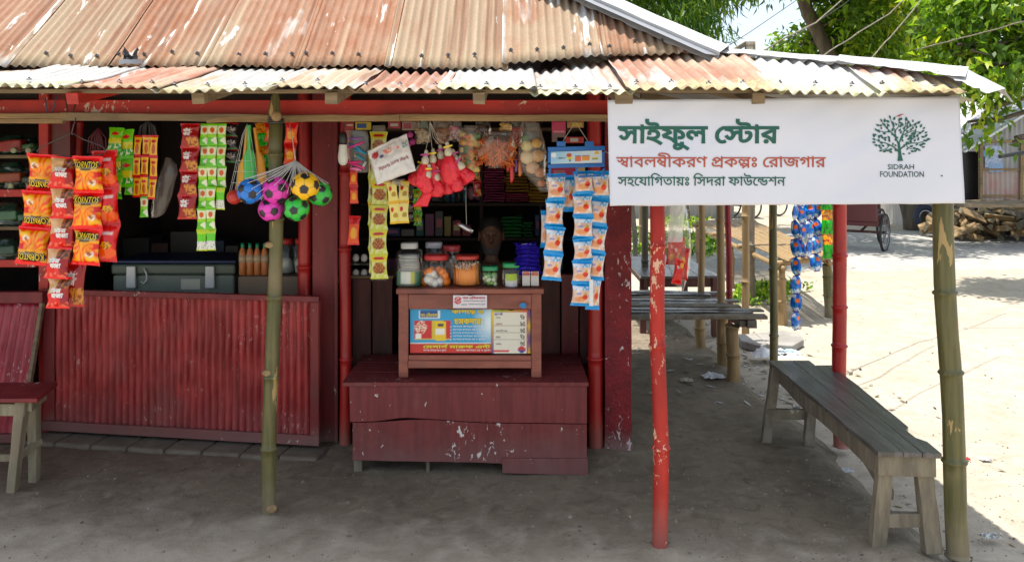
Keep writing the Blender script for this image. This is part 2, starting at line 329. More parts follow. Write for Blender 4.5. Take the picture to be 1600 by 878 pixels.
def mfz(x, y):
    d = floor_edge(x, y); k = max(0, min(1, d/.30+.0)); k = k*k*(3-2*k)
    return -.115+.115*k+(.011*nz(x*2.6, y*2.6, 8.)+.006*nz(x*9, y*9, 1.))*k+sum(.022*exp(-((x-a)**2+(y-b)**2)/r**2) for a, b, r in MOUNDS if abs(x-a) < .4 and abs(y-b) < .4)
for px, py, r in ((421, 806, .085), (1031, 858, .09), (1497, 862, .12), (1314, 692, .09), (1209, 600, .08), (1127, 572, .1), (1097, 545, .1), (1146, 598, .12), (965, 712, .16), (932, 706, .12), (540, 697, .10)): MOUNDS.append((PX(px, GY(py)), GY(py), r))
nu, nv = 180, 215
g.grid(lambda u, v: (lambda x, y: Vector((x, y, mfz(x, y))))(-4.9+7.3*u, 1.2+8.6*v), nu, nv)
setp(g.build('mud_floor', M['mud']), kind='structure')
g = MB()
def road_pt(u, v):
    x = -40+110*u; y0 = 12.2+.05*x+.25*nz(x*.5, 1.)+.12*nz(x*2., 7.); y1 = 19.4+.05*x+.3*nz(x*.4, 8.)
    y = lerp(y0, y1, v); return Vector((x, y, gz(x, y)*.3-.012-.03*(abs(v-.5)*2)**6))
g.grid(road_pt, 220, 10)
setp(g.build('road', M['road']), kind='structure')
# ---------------------------------------------------------------- trees and plants
import numpy as np
RNG = np.random.default_rng(5)
def leaves_mesh(name, pts, dirs, size, wid, cols, droop=.35):
    """one folded blade per point: pts Nx3, dirs Nx3 (pointing), size N"""
    n = len(pts); up = RNG.normal(size=(n, 3)); up[:, 2] += 1.1; d = dirs/np.linalg.norm(dirs, axis=1)[:, None]
    sd = np.cross(d, up); sd /= np.linalg.norm(sd, axis=1)[:, None]+1e-9; nn = np.cross(sd, d)
    s = size[:, None]; mid = pts+d*s*.45; tip = pts+d*s-nn*s*droop*.5; tip[:, 2] -= size*droop*.3
    l = mid+sd*s*wid+nn*s*.10; r = mid-sd*s*wid+nn*s*.10
    V = np.stack([pts, r, tip, l], 1).reshape(-1, 3)
    me = bpy.data.meshes.new(name); me.vertices.add(4*n); me.vertices.foreach_set('co', V.ravel().astype(np.float32))
    me.loops.add(4*n); me.loops.foreach_set('vertex_index', np.arange(4*n, dtype=np.int32)); me.polygons.add(n)
    me.polygons.foreach_set('loop_start', np.arange(0, 4*n, 4, dtype=np.int32)); me.update(calc_edges=True)
    at = me.color_attributes.new('Col', 'FLOAT_COLOR', 'POINT'); c4 = np.ones((n, 4)); c4[:, :3] = cols
    at.data.foreach_set('color', np.repeat(c4, 4, 0).ravel().astype(np.float32)); me.materials.append(M['leaf']); return me
def crown_points(blobs, twigs, per, spread):
    """twig ends scattered in the blobs (mostly towards their skin), each with a spray of leaves"""
    wts = np.array([b[3]*b[4]*b[5] for b in blobs]); wts = wts**.67; wts /= wts.sum(); T = []
    for b, k in zip(blobs, RNG.multinomial(twigs, wts)):
        d = RNG.normal(size=(k, 3)); d /= np.linalg.norm(d, axis=1)[:, None]; r = RNG.uniform(.25, 1.0, size=k)**.5
        p = np.array(b[:3])+d*r[:, None]*np.array(b[3:6]); q = np.array([nz(*(x*1.1)) for x in p]); p = p[q > -.22]; T.append(np.concatenate([p, d[q > -.22]], 1))
    T = np.concatenate(T); tw = np.repeat(T, per, 0); n = len(tw)
    pts = tw[:, :3]+RNG.normal(size=(n, 3))*spread; dirs = tw[:, 3:]*.5+RNG.normal(size=(n, 3))*.7; dirs[:, 2] -= .25
    return pts, dirs, np.repeat(RNG.uniform(size=len(T)), per)
def tree(name, label, cat, base, trunk, blobs, twigs, per, spread, size, wid, pal, limbs=True, group=None, weep=0.):
    t = thing(name, label, cat, base, group); tb = MB()
    pts, rs = [p for p, r in trunk], [r for p, r in trunk]
    sp, sr = [], []
    for i in range(len(pts)-1):
        for k in range(5):
            u = k/5; q = Vector(pts[i]).lerp(Vector(pts[i+1]), u); q += Vector((nz(q.z*.9, 3.), nz(q.z*.9, 8.), 0))*rs[i]*.25; sp.append(q); sr.append(lerp(rs[i], rs[i+1], u)*(1+.12*nz(q.z*2, 1)))
    sp.append(Vector(pts[-1])); sr.append(rs[-1]); sr[0] *= 1.35
    tb.tube(sp, sr, 12)
    tb.build('trunk', M['bark'], t)
    if limbs:
        lb = MB()
        for b in blobs:
            c = Vector(b[:3]); s = min(sp[len(sp)//3:], key=lambda q: (q-c).length+abs(q.z-c.z)*.3); m = s.lerp(c, .5)+Vector((0, 0, (c-s).length*.10))
            r0 = max(.018, min(sr[-1]*.8, .05*(c-s).length)); lb.tube([s, s.lerp(m, .5)+Vector((nz(c.x), nz(c.y), 0))*.1, m, m.lerp(c, .6), c], [r0, r0*.8, r0*.6, r0*.45, r0*.3], 6)
            for q in range(4):
                e = c+Vector((random.uniform(-1, 1)*b[3], random.uniform(-1, 1)*b[4], random.uniform(-.6, 1)*b[5]))*.75; lb.tube([m.lerp(c, .5), c.lerp(e, .5)+Vector((0, 0, .05)), e], [r0*.4, r0*.3, r0*.12], 5)
        lb.build('limbs', M['bark'], t)
    p, d, rv = crown_points(blobs, twigs, per, spread)
    if weep: d[:, 2] -= weep; p[:, 2] -= np.abs(RNG.normal(size=len(p)))*weep*.12
    n = len(p); k = RNG.uniform(size=n); pal = np.array(pal); ci = np.clip((rv*.65+k*.35)*(len(pal)-1), 0, len(pal)-1.001); i0 = ci.astype(int); fr = (ci-i0)[:, None]
    cols = pal[i0]*(1-fr)+pal[i0+1]*fr
    me = leaves_mesh('crown', p-np.array(base), d, RNG.uniform(.65, 1.2, size=n)*size, wid, cols); o = link('crown', me, t); return t
GREENS = [(.04, .09, .016), (.07, .15, .02), (.13, .24, .025), (.24, .34, .03), (.42, .44, .045)]
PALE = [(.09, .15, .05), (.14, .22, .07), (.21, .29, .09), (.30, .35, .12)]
BAMB = [(.035, .09, .014), (.06, .14, .018), (.12, .22, .028), (.21, .29, .045)]
# bamboo grove behind the roof: culms and feathery drooping leaves
t = thing('bamboo_clump', 'feathery green bamboo clump rising behind the ridge of the rusty roof', 'bamboo', (1.2, 13.5, 0))
for k in range(9):
    cb = MB(); x0 = 1.2+random.uniform(-1.1, 1.0); y0 = 13.5+random.uniform(-.6, .8); ln = random.uniform(-1.2, 2.6)
    pp = [Vector((x0+ln*(q/9)**2, y0, 7.2*q/9-(.5 if q == 9 else 0))) for q in range(10)]
    cb.tube(pp, [.045*(1-.08*q) for q in range(10)], 7); cb.build('culm', M['bamboo_tan'], t)
bl = [(1.4, 13.2, 5.0, 1.7, 1.2, 1.5), (2.7, 13.3, 4.6, 1.0, 1.0, 1.1), (2.3, 13, 3.9, .95, .9, .8), (3.35, 13.2, 4.9, .8, .7, .55), (.2, 13.4, 5.6, 1.6, 1.2, 1.2), (3.95, 13.1, 4.75, .50, .4, .28), (-1.8, 13.6, 6.2, 2., 1.2, 1.3), (2.0, 13.4, 6.2, 2.2, 1.4, 1.), (3.1, 13.2, 3.75, .5, .5, .42)]
p, d, rv = crown_points(bl, 4200, 9, .14); d[:, 2] -= .75; n = len(p); pal = np.array(BAMB); ci = np.clip(rv*3, 0, 2.999); i0 = ci.astype(int); fr = (ci-i0)[:, None]
link('crown', leaves_mesh('crown', p-np.array((1.2, 13.5, 0)), d, RNG.uniform(.7, 1.2, size=n)*.19, .085, pal[i0]*(1-fr)+pal[i0+1]*fr, .5), t)
# big leaning trunk with a dark crown
tp = [(P(1436, 362, 20), .27), (P(1400, 250, 20), .27), (P(1335, 150, 20), .19), (P(1292, 80, 20), .175), (P(1262, 20, 20), .165), (P(1238, -60, 20), .15), (P(1232, -190, 20), .13)]
tree('leaning_tree', 'big tree with a thick brown leaning trunk and dark crown above the veranda roof', 'tree', P(1436, 362, 20), tp,
     [tuple(P(x, y, Y))+(a, b, c) for x, y, Y, a, b, c in ((1345, 30, 19.8, .95, 1.2, .95), (1350, 60, 20.5, .8, 1., .7), (1285, 70, 21, .8, .8, .55), (1330, -90, 20, 1.8, 1.4, 1.2), (1210, -120, 20, 1.6, 1.2, .8), (1385, 96, 20.6, .5, .7, .25), (1235, 78, 21.5, .45, .5, .28), (1300, 10, 20.8, .5, .8, .8))]+[(2.9+x*1.7, 14.9+y*2.0+.5*(x % 2), 6.3+.5*nz(x*2.3, y*1.7), 1.2, 1.2, .7) for x in range(6) for y in range(3) if (x, y) not in ((0, 2), (3, 1))],
     5200, 10, .17, .24, .20, GREENS)
# nearer tree on the right with large bright leaves
tb = Vector((8.6, 11.2, -.05))
tree('broadleaf_tree', 'nearer tree with large bright green leaves at the far right', 'tree', tb, [(tb, .2), (tb+Vector((-.1, 0, 1.6)), .17), (tb+Vector((-.4, -.1, 2.8)), .14), (tb+Vector((-.6, -.2, 4.6)), .08)],
     [tuple(P(x, y, Y))+(a, b, c) for x, y, Y, a, b, c in ((1560, 40, 10.5, 1.0, .9, .75), (1490, 85, 10.3, .42, .5, .28), (1540, 110, 10.2, .55, .6, .26), (1450, 125, 10.5, .25, .3, .13), (1520, 200, 10.6, .08, .2, .11), (1520, -40, 10.8, 1.0, .9, .55), (1650, 60, 10.5, .7, .9, .6), (1545, 172, 10.4, .15, .2, .07), (1583, 222, 10.3, .08, .15, .05))],
     950, 12, .12, .14, .235, GREENS[:1]+GREENS[1:], weep=.15)
# paler trees further away
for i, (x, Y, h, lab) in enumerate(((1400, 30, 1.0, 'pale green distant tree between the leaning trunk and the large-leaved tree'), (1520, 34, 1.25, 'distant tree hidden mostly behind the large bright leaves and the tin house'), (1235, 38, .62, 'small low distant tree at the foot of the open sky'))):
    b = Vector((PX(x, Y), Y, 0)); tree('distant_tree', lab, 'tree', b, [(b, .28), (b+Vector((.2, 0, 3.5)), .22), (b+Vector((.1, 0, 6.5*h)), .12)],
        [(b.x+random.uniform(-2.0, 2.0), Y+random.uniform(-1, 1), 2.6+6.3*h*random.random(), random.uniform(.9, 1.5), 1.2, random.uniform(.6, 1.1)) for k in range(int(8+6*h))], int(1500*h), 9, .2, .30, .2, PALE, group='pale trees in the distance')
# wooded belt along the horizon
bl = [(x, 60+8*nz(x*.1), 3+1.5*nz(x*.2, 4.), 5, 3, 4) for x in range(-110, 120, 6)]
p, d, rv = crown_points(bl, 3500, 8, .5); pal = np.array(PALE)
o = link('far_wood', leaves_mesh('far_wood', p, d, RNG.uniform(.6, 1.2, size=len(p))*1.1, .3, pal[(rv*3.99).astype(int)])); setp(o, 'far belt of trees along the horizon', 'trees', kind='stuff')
# weeds and low grass by the road and the rack
def weeds(label, spots, n, size, name='weeds'):
    P_, D_, = [], []
    for (x, y, r) in spots:
        for k in range(n):
            a = random.uniform(0, 2*pi); q = r*sqrt(random.random()); P_.append((x+cos(a)*q, y+sin(a)*q, gz(x, y)+random.random()*size*.8)); D_.append((random.gauss(0, .6), random.gauss(0, .6), .7))
    P_ = np.array(P_); c = np.array(BAMB)[RNG.integers(0, 4, len(P_))]*np.array((1.3, 1.25, 1.))
    o = link(name, leaves_mesh(name, P_, np.array(D_), RNG.uniform(.5, 1.2, size=len(P_))*size, .2, c)); setp(o, label, 'weeds', kind='stuff')
weeds('leafy weeds growing under the bamboo rack', [(G.x, G.y, .35) for G in (Vector((PX(1160+8*k, GY(470-3*k)), GY(470-3*k), 0)) for k in range(9))], 55, .12)
weeds('sunlit green grass tufts by the road', [(PX(x, GY(y)), GY(y), .5) for x, y in ((990, 375), (1000, 392), (975, 360), (1060, 345), (1068, 352), (1075, 375), (1085, 395), (1095, 385), (1050, 372), (1100, 350))], 170, .16, 'grass')
# ---------------------------------------------------------------- the shop: roof, beams, posts, walls
SHOP = thing('shop_building', 'red painted roadside shop with rusty corrugated tin roof and open front', 'shop', (-1.2, 4.7, 0))
EY, EZ, ES = 3.25, 1.987, .222            # lower eave: distance, height, rise per metre
UY, UZ, US = 3.88, 2.158, .857            # lip of the upper roof
HX, HK = 1.0, 1.39                        # the hip leaves (HX, UY) and runs back HK sideways per metre of depth
def zl(y): return EZ+ES*(y-EY)
def roof_sheet(O, U, V, w, l, pitch, amp, rust, lichen, mat, nv=12, clip=None, lip=.02, seed=0., name='roof_sheet', label=None, ragged=0., wob=.006, skips=True, twist=0.):
    O, U, V = Vector(O), Vector(U).normalized(), Vector(V).normalized(); N = U.cross(V).normalized()
    if N.z < 0: N = -N
    nu = max(6, int(w/pitch*7)); b = MB()
    def pos(u, v):
        a = u*w; s0 = -lip*(.5+nz(a*2.3+seed, seed*3.1))-ragged*max(0, nz(a*6.+seed*2, 4.)); bb = lerp(s0, l, v)
        if clip: a = clip(a, bb)
        dent = wob*nz(a*3.+seed, bb*2.5, 2.)+.5*wob*nz(a*9.+seed, bb*7., 5.)*(1-v)
        curl = .014*nz(a*1.9+seed*5, 3.)*max(0, 1-v*3)
        return a, bb, O+U*a+V*bb+Vector((0, 0, twist*a*bb))+N*(amp*cos(2*pi*a/pitch)*(1+.25*nz(a*1.3+seed, bb))+dent+curl)
    b.grid(lambda u, v: pos(u, v)[2], nu, nv, uv=lambda u, v: (lambda q: (q[0], max(0, q[1])))(pos(u, v)),
           skip=(lambda u, v: abs(clip(u*w, v*l)-u*w) > pitch*.2) if clip and skips else None)
    o = b.build(name, mat, SHOP, solid=.0015); o['rust'] = rust; o['lichen'] = lichen; o['pitch'] = pitch
    if label: o['label'] = label
    # roofing nails with their washers, on the ridges of a line a little above the lip
    k = 0
    for q in range(1, int(w/pitch), 3):
        a = q*pitch
        if clip and abs(clip(a, .12)-a) > 1e-3: continue
        bb = .085+.05*nz(q*1.7+seed, 1.)
        if nz(q*3.3+seed, 8.) > .28: continue
        p = O+U*a+V*bb+N*(amp+.004)
        wb = MB(); wb.lathe((0, 0, 0), [(.012, 0), (.009, .003), (.004, .005), (.004, .010), (.0001, .012)], 8)
        wb.xf(Matrix.Translation(p)@N.to_track_quat('Z', 'Y').to_matrix().to_4x4()); wb.build('nail_washer', M['wire'], o)
    return o
# upper roof, front slope: overlapping sheets, each its own part
bx = [-560, -410, -262, -120, 8, 165, 315, 463, 605, 788, 944, 1118]
ru = [.66, .66, .70, .63, .66, .69, .66, .72, .73, .62, .66, .58]
for i in range(len(bx)-1):
    x0, x1 = PX(bx[i], UY), PX(bx[i+1], UY); sd = i*1.37
    cl = (lambda x0: (lambda a, b: min(a, HX-.02-x0-HK*max(0, b)*.759)))(x0); rise = .062*max(0, x0-PX(700, UY))
    roof_sheet((x0-.012, UY, UZ+.004*(i % 2)+.006*nz(sd)+rise), (1, 0, .062 if x0 > PX(700, UY) else 0), (0, 1, US), x1-x0+.03, 2.14, .0435, .0072, ru[i], .12, M['tin_roof'], 22, cl if x1 > -1.35 else None, .022, sd, ragged=.05 if i in (8, 5) else 0.)
for i in range(6):                        # the slopes that face away from the photograph
    x0 = -4.5+i*.62
    roof_sheet((x0, 7.15, 2.15), (1, 0, 0), (0, -1, US), .64, 2.17, .07, .009, .6, 0, M['tin_roof'], 4, None, .02, i+40.)
for i in range(5):
    y0 = UY+i*.66; cl = (lambda y0: (lambda a, b: min(max(a, UY+max(0, b)*.851/HK-y0), 7.15-max(0, b)*.851/HK*.98-y0)))(y0)
    roof_sheet((HX, y0, UZ), (0, 1, 0), (-HK, 0, US), .68, 2.65, .07, .009, .5, 0, M['tin_roof'], 24, cl, .02, i+50., skips=False)
# lower roof of the veranda, front side
bx = [-560, -430, -300, -170, -40, 102, 246, 420, 552, 690, 832, 985, 1215, 1375, 1495]
rl = [.45, .4, .6, .5, .36, .66, .46, .56, .66, .34, .50, .64, .34, .58]
lc = [.5, .5, .5, .5, .9, .3, .7, .5, .3, 1., 1., .9, 1., 1.]
lab = {4: 'bleached lower sheet with black holes at its top edge', 9: 'whitest lower sheet with a mossy drooping lip', 11: 'pinkest rusted lower sheet above the signboard', 13: 'rust-yellow last sheet beside the corner cap'}
for i in range(len(bx)-1):
    x0, x1 = PX(bx[i], EY), PX(bx[i+1], EY); sd = 9+i*2.13
    cl = (lambda x0: (lambda a, b: min(a, min(1.93, 2.10-max(0, b)*1.60)-x0)))(x0) if i > 9 else None; esf = lambda x: ES+.145*max(0, x-.05); es = esf(x0)
    dz = (.010, -.004, .0, .006, .018, .010, -.002, .014, -.002, .002, -.012, .004, -.010, -.004)[i]
    roof_sheet((x0-.015, EY-.012*(i % 2)-.015*nz(sd), EZ+dz), (1, 0, 0), (0, 1, es), x1-x0+.035, (.80, .80, .80, .80, .655, .80, .80, .80, .66, .80, .80, .80, .80, .80)[i], .049, (.0095, .0065, .008, .007)[i % 4], rl[i], lc[i], M['tin_eave'], 14, cl, .03, sd, label=lab.get(i), ragged=.05, wob=.016, twist=(esf(x1)-es)/(x1-x0))
for i in range(9):                        # veranda roof along the right side of the shop
    y0 = 3.2+i*.67; cl = (lambda y0: (lambda a, b: max(a, 3.33+max(0, b)*.60-y0)))(y0) if i < 3 else None
    roof_sheet((1.93-.03*max(0, i-3), y0, 1.965), (0, 1, 0), (-1, 0, .26), .70, 1.0 if i < 6 else .95, .066, .010, .3, .6, M['tin_eave'], 8, cl, .02, i+70.)
def hip_cap(p0, p1, wa, wb_, roll, nF, nE, lift=.012, name='hip_cap', n=9, seed=0.):
    p0, p1 = Vector(p0), Vector(p1); h = (p1-p0).normalized(); nF, nE = Vector(nF).normalized(), Vector(nE).normalized()
    dA = nF.cross(h); dA = dA if dA.x < 0 else -dA; dB = nE.cross(h); dB = dB if dB.y > 0 or dB.x > 0 else -dB; up = (nF+nE).normalized()
    wa0, wa1 = wa if isinstance(wa, tuple) else (wa, wa); wa = (wa0+wa1)/2
    sec = [(dA*wa+nF*lift, 0), (dA*(wa*.52)+nF*(lift+.004), 1)]
    if roll > .015: sec += [(dA*(wa*.50)+nF*(lift+.034), 1), (up*(lift+roll*1.25), 2)]
    elif roll > 5:
        sd = (dB-dA).normalized()
        for q in range(7): t = pi-pi*q/6; sec.append((sd*(cos(t)*roll)+up*(lift+roll*.5+sin(t)*roll), 2))
    else: sec.append((up*(lift+roll), 1))
    sec += [(dB*(roll*1.3)+nE*lift, 1), (dB*wb_+nE*lift, 0)]
    b = MB(); m = len(sec)-1
    def fn(u, v):
        k = min(int(u*m+1e-6), m); c = sec[k][0]; e = 1 if k in (0, m) else 0
        q = p0.lerp(p1, v)+c+(dA*(lerp(wa0, wa1, v)-wa) if k == 0 else Vector())
        return q+up*(.010*e*nz(v*9+seed, k*.1)+.004*nz(v*4+seed, 2.))+dA*(e*.012*nz(v*13+seed, 5.))*(1 if k == 0 else -1)
    b.grid(fn, m, 40, smooth=False); return b.build(name, M['cap'], SHOP, solid=.0015)
nF, nE = (0, -US, 1), (US, 0, HK)
hp = lambda d: Vector((HX-HK*d, UY+d, UZ+.055+US*d))
for a, b in ((1.72, .86), (.90, .40), (.43, -.02)): hip_cap(hp(a), hp(b), .105, .12, .032, nF, nE, .020+.004*b, seed=a)
hip_cap((.97, 3.92, 2.232), (1.54, 3.575, 2.135), (.045, .075), .12, .010, (0, -.35, 1), (.26, 0, 1), .012, seed=3.)
hip_cap((1.48, 3.612, 2.148), (1.915, 3.35, 2.062), (.075, .135), .13, .010, (0, -.40, 1), (.26, 0, 1), .018, seed=5.)
hip_cap((1.885, 3.368, 2.070), (1.965, 3.19, 1.958), (.125, .085), .10, .008, (0, -.5, 1), (.5, 0, 1), .020, seed=7.)
b = MB(); b.tube([(-1.2, 5.51, 3.565), (-4.6, 5.51, 3.565)], .05, 10); b.build('ridge_cap', M['cap'], SHOP)
b = MB(); b.grid(lambda u, v: Vector((lerp(.98, 1.92, v), lerp(3.94, 3.36, v), lerp(2.222, 2.045, v)))+Vector((-.09*(1-u), -.10*(1-u), -.05*(1-u))), 2, 8); b.build('hip_gap_strip', M['gap_tin'], SHOP)  # added strip, coloured as the shade in the gap under the cap
b = MB(); b.grid(lambda u, v: hp(lerp(1.7, -.03, v))+Vector((-.13*(1-u), -.10*(1-u), .012)), 2, 6); b.build('hip_gap_strip', M['gap_tin'], SHOP)  # the same added dark strip below the upper caps
# timber under the roof
def timber(name, p0, p1, w, h, mat, n=12, jit=.004, seed=0., bevel=.003, label=None, parent=SHOP):
    b = MB(); b.beam(p0, p1, w, h, (0, 0, 1), n, jit, seed=seed); o = b.build(name, mat, parent, bevel=bevel)
    if label: o['label'] = label
    return o
timber('eave_batten', (-4.5, 3.375, 1.992), (1.90, 3.355, 1.985), .05, .016, M['batten'], 40, .004, 1.)
timber('eave_batten', (1.86, 3.36, 1.945), (1.84, 9.2, 1.945), .04, .03, M['batten'], 20, .004, 2.)
for i, px in enumerate((-330, -110, 112, 309, 517, 748, 975, 1186)):
    x = PX(px, 3.31); timber('rafter', (x, 3.31, 1.955), (x+(.03 if px > 900 else 0), 4.75, 1.955+ES*1.44*.92), .052 if i != 6 else .075, .048, M['batten'] if i != 2 else M['beam_red'], 6, .004, i+3.)
for i in range(6): timber('rafter', (1.90, 4.3+i*.95, 1.90), (.85, 4.3+i*.95, 2.13), .05, .05, M['batten'], 5, .004, i+20.)
for i, px in enumerate((-180, 330, 780)): timber('rafter', (PX(px, 3.9), 3.95, 2.15), (PX(px, 3.9), 5.5, 3.46), .06, .07, M['batten'], 4, .004, i+30.)
timber('front_beam', (-4.6, 3.975, 1.954), (.99, 3.965, 1.950), .06, .088, M['beam_red'], 30, .003, 4., label='long bright red painted beam across the shop front')
timber('lashing_log', (-4.6, 3.905, 1.918), (PX(108, 3.9), 3.90, 1.915), .035, .026, M['log'], 10, .005, 5.)
timber('lashing_log', (-4.6, 3.91, 1.889), (PX(100, 3.9), 3.905, 1.889), .03, .022, M['log'], 10, .004, 6.)
timber('lashing_log', (PX(96, 3.9), 3.905, 1.911), (PX(500, 3.9), 3.90, 1.903), .04, .036, M['batten'], 18, .006, 7.)
timber('lashing_log', (PX(325, 3.9), 3.895, 1.897), (PX(625, 3.9), 3.89, 1.905), .03, .030, M['log'], 18, .008, 8.)
timber('lashing_log', (PX(600, 3.9), 3.905, 1.905), (.98, 3.905, 1.903), .04, .030, M['log'], 18, .006, 9.)
timber('veranda_beam', (.75, 3.52, 1.90), (1.9, 3.50, 1.90), .045, .05, M['batten'], 8, .005, 10.)
for Y in (5.2, 7.0, 9.0): timber('veranda_beam', (.7, Y, 1.88), (2.15, Y, 1.86), .05, .05, M['batten'], 8, .005, Y)
def bamboo(name, p0, p1, r0, r1, mat, parent=SHOP, seg=.30, seed=0., bend=.022, label=None, n=14, cut=True):
    p0, p1 = Vector(p0), Vector(p1); L = (p1-p0).length; d = (p1-p0)/L; pts, rs = [], []
    z = -.06*seg; k = 0; zs = []
    while z < L:
        st = seg*(.8+.4*random.random()); zs += [(z, .99), (z+.004, 1.13), (z+.010, 1.17), (z+.016, 1.10), (z+.020, .955), (z+.05*st+.024, .975), (z+.5*st, .955), (z+st-.03, .985)]; z += st
    zs = [(max(0, q), s) for q, s in zs if -.02 < q < L]+[(L, .97)]
    for q, s in zs:
        t = q/L; c = p0+d*q+Vector((nz(t*2.3+seed, 1.), nz(t*2.3+seed, 7.), 0))*bend; pts.append(c); rs.append(lerp(r0, r1, t)*s)
    b = MB(); b.tube(pts, rs, n); o = b.build(name, mat, parent)
    if label: o['label'] = label
    return o
# posts (measured foot and top)
def post(px0, py0, px1, py1, wpx, mat, label, Y=None, topY=None, seg=.3, seed=0., name='post', z0=None):
    Y = Y or GY(py0); b = P(px0, py0, Y); b.z = min(b.z, -.02) if z0 is None else z0
    return bamboo(name, b, P(px1, py1, topY or Y), wpx/2/F*Y*1.02, wpx/2/F*Y*.93, mat, SHOP, seg, seed, label=label)
o = post(421, 806, 432, 186, 23, M['bamboo_green'], 'free green bamboo post standing in front of the counter with the balls', seed=1., seg=.36)
tb_ = MB(); tp0 = P(431, 190, 3.80); tb_.tube([tp0+Vector((-.008, .006, 0)), tp0+Vector((-.008, .006, .06)), tp0+Vector((-.004, .006, .12)), tp0+Vector((0, .006, .145))], [.030, .029, .020, .006], 10, sx=1.); tb_.build('post_tip', M['bamboo_green'], SHOP)
kb = MB(); kb.lathe((0, 0, 0), [(.026, 0), (.024, .007), (.012, .012), (.0001, .012)], 12); kb.xf(Matrix.Translation(P(432, 182, 3.765))@Matrix.Rotation(pi/2, 4, 'X')); kb.build('knot', M['bamboo_tan'], SHOP)
for px, py, r in ((421, 383, .024), (417, 583, .024), (425, 795, .03)):
    kb = MB(); kb.lathe((0, 0, 0), [(r*.85, -.02), (r*.8, .004), (r*.62, .007), (r*.3, .004), (.0001, .005)], 11); kb.xf(Matrix.Translation(P(px, py, GY(806)-.034))@Matrix.Rotation(pi/2+.2*nz(py, 1), 4, 'X')@Matrix.Rotation(.5, 4, 'Y')@Matrix.Scale(.75, 4, (0, 1, 0))); kb.build('knot', M['log'], SHOP)
post(1031, 858, 1025, 190, 25, M['red_chip'], 'chipped bright red front post at the left end below the signboard', seed=2., seg=.42)
post(1497, 862, 1468, 170, 33, M['bamboo_green'], 'thick green bamboo corner post at the right end of the signboard', seed=3., seg=.40)
post(1314, 692, 1309, 190, 22, M['red_gloss'], 'glossy red post behind the long bench', seed=4., seg=.28)
post(1209, 600, 1207, 190, 13, M['bamboo_green'], 'slim green post at the far end of the long bench', seed=5., seg=.5)
post(1165, 520, 1165, 190, 12, M['bamboo_tan'], 'tan post standing between the bamboo rack and the slim green post', seed=6., seg=.55)
post(1127, 572, 1125, 190, 13, M['bamboo_tan'], 'tan post beside the dark red one', seed=7., seg=.6)
post(1141, 540, 1136, 190, 10, M['bamboo_red'], 'thin dark red post between the tan posts', seed=8., seg=.6)
post(1097, 545, 1096, 190, 11, M['bamboo_tan'], 'leftmost tan post beside the hanging red bag', seed=9., seg=.6)
post(1008, 500, 1007, 200, 11, M['bamboo_dark'], 'dark post just left of the chipped red post', seed=10., seg=.6)
bamboo('post', (PX(476, 4.86), 4.86, .0), (PX(476, 4.86), 4.86, 2.25), .043, .041, M['red_gloss'], SHOP, .5, 11., label='glossy red bamboo post at the right end of the corrugated counter')
bamboo('post', (PX(539, 4.72), 4.72, -.03), (PX(540, 4.72), 4.72, 2.25), .035, .034, M['red_gloss'], SHOP, .55, 12., label='red bamboo post behind the bulb, left of the chest')
bamboo('post', (PX(932, 4.64), 4.64, -.03), (PX(928, 4.64), 4.64, 2.25), .045, .043, M['red_gloss'], SHOP, .6, 13., label='red bamboo post behind the blue packets, right of the chest')
bamboo('post', (PX(123, 5.06), 5.06, 0), (PX(123, 5.06), 5.06, 2.25), .030, .029, M['red_gloss'], SHOP, .6, 14., label='red post half hidden by the hanging corn snack bags')
def wallbox(name, lo, hi, mat, label=None, bevel=.004):
    b = MB(); b.box(lo, hi); o = b.build(name, mat, SHOP, bevel=bevel)
    if label: o['label'] = label
    return o
b = MB()                                  # rough plastered column
def colpt(u, v):
    a = u*4; k = int(a) % 4; f = a-int(a); cs = [(-1, -1), (1, -1), (1, 1), (-1, 1)]; p, q = cs[k], cs[(k+1) % 4]
    x, y = lerp(p[0], q[0], f), lerp(p[1], q[1], f); z = 2.15*v; w = .076*(1+.03*nz(z*4, a)+.10*max(0, .12-z)/.12)
    return Vector((PX(964, 4.66)+x*w, 4.68+y*w*1.05, z-.02))
b.grid(colpt, 24, 60, smooth=False); b.build('column', M['column'], SHOP)['label'] = 'rough plastered maroon column with pale chips'
wallbox('jamb_board', (PX(488, 4.80), 4.80, -.02), (PX(529, 4.80), 4.85, 2.2), M['maroon'], 'flat maroon board between two red bamboo posts')
wallbox('jamb_strip', (PX(524, 4.80), 4.76, -.02), (PX(530, 4.80), 4.797, 2.2), M['maroon'])
wallbox('jamb_board', (PX(76, 4.92), 4.945, 0), (PX(106, 4.92), 4.99, 2.2), M['maroon'], 'maroon board behind the corn snack bags')
wallbox('jamb_board', (PX(60, 4.92), 4.92, 0), (PX(75, 4.92), 4.97, 2.2), M['beam_red'], 'bright red upright beside the toy shelves')
for i, (a, c) in enumerate(((551, 581), (582, 614))): wallbox('wall_board', (PX(a, 5.0), 4.99+.006*i, .42), (PX(c, 5.0)-.004, 5.02, .955), M['dark_wood'])
for i, (a, c) in enumerate(((845, 876), (877, 905), (906, 921))): wallbox('wall_board', (PX(a, 4.98), 4.97+.005*i, .42), (PX(c, 4.98)-.004, 5.0, .985), M['dark_wood'] if i != 1 else M['maroon'])
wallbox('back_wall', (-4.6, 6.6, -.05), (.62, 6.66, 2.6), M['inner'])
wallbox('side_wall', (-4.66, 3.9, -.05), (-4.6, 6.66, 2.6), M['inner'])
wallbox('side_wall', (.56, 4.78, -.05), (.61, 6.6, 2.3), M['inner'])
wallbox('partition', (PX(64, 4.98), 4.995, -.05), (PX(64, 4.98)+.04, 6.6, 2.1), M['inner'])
wallbox('partition', (PX(508, 4.9), 4.86, -.05), (PX(508, 4.9)+.03, 6.6, 2.1), M['inner'])
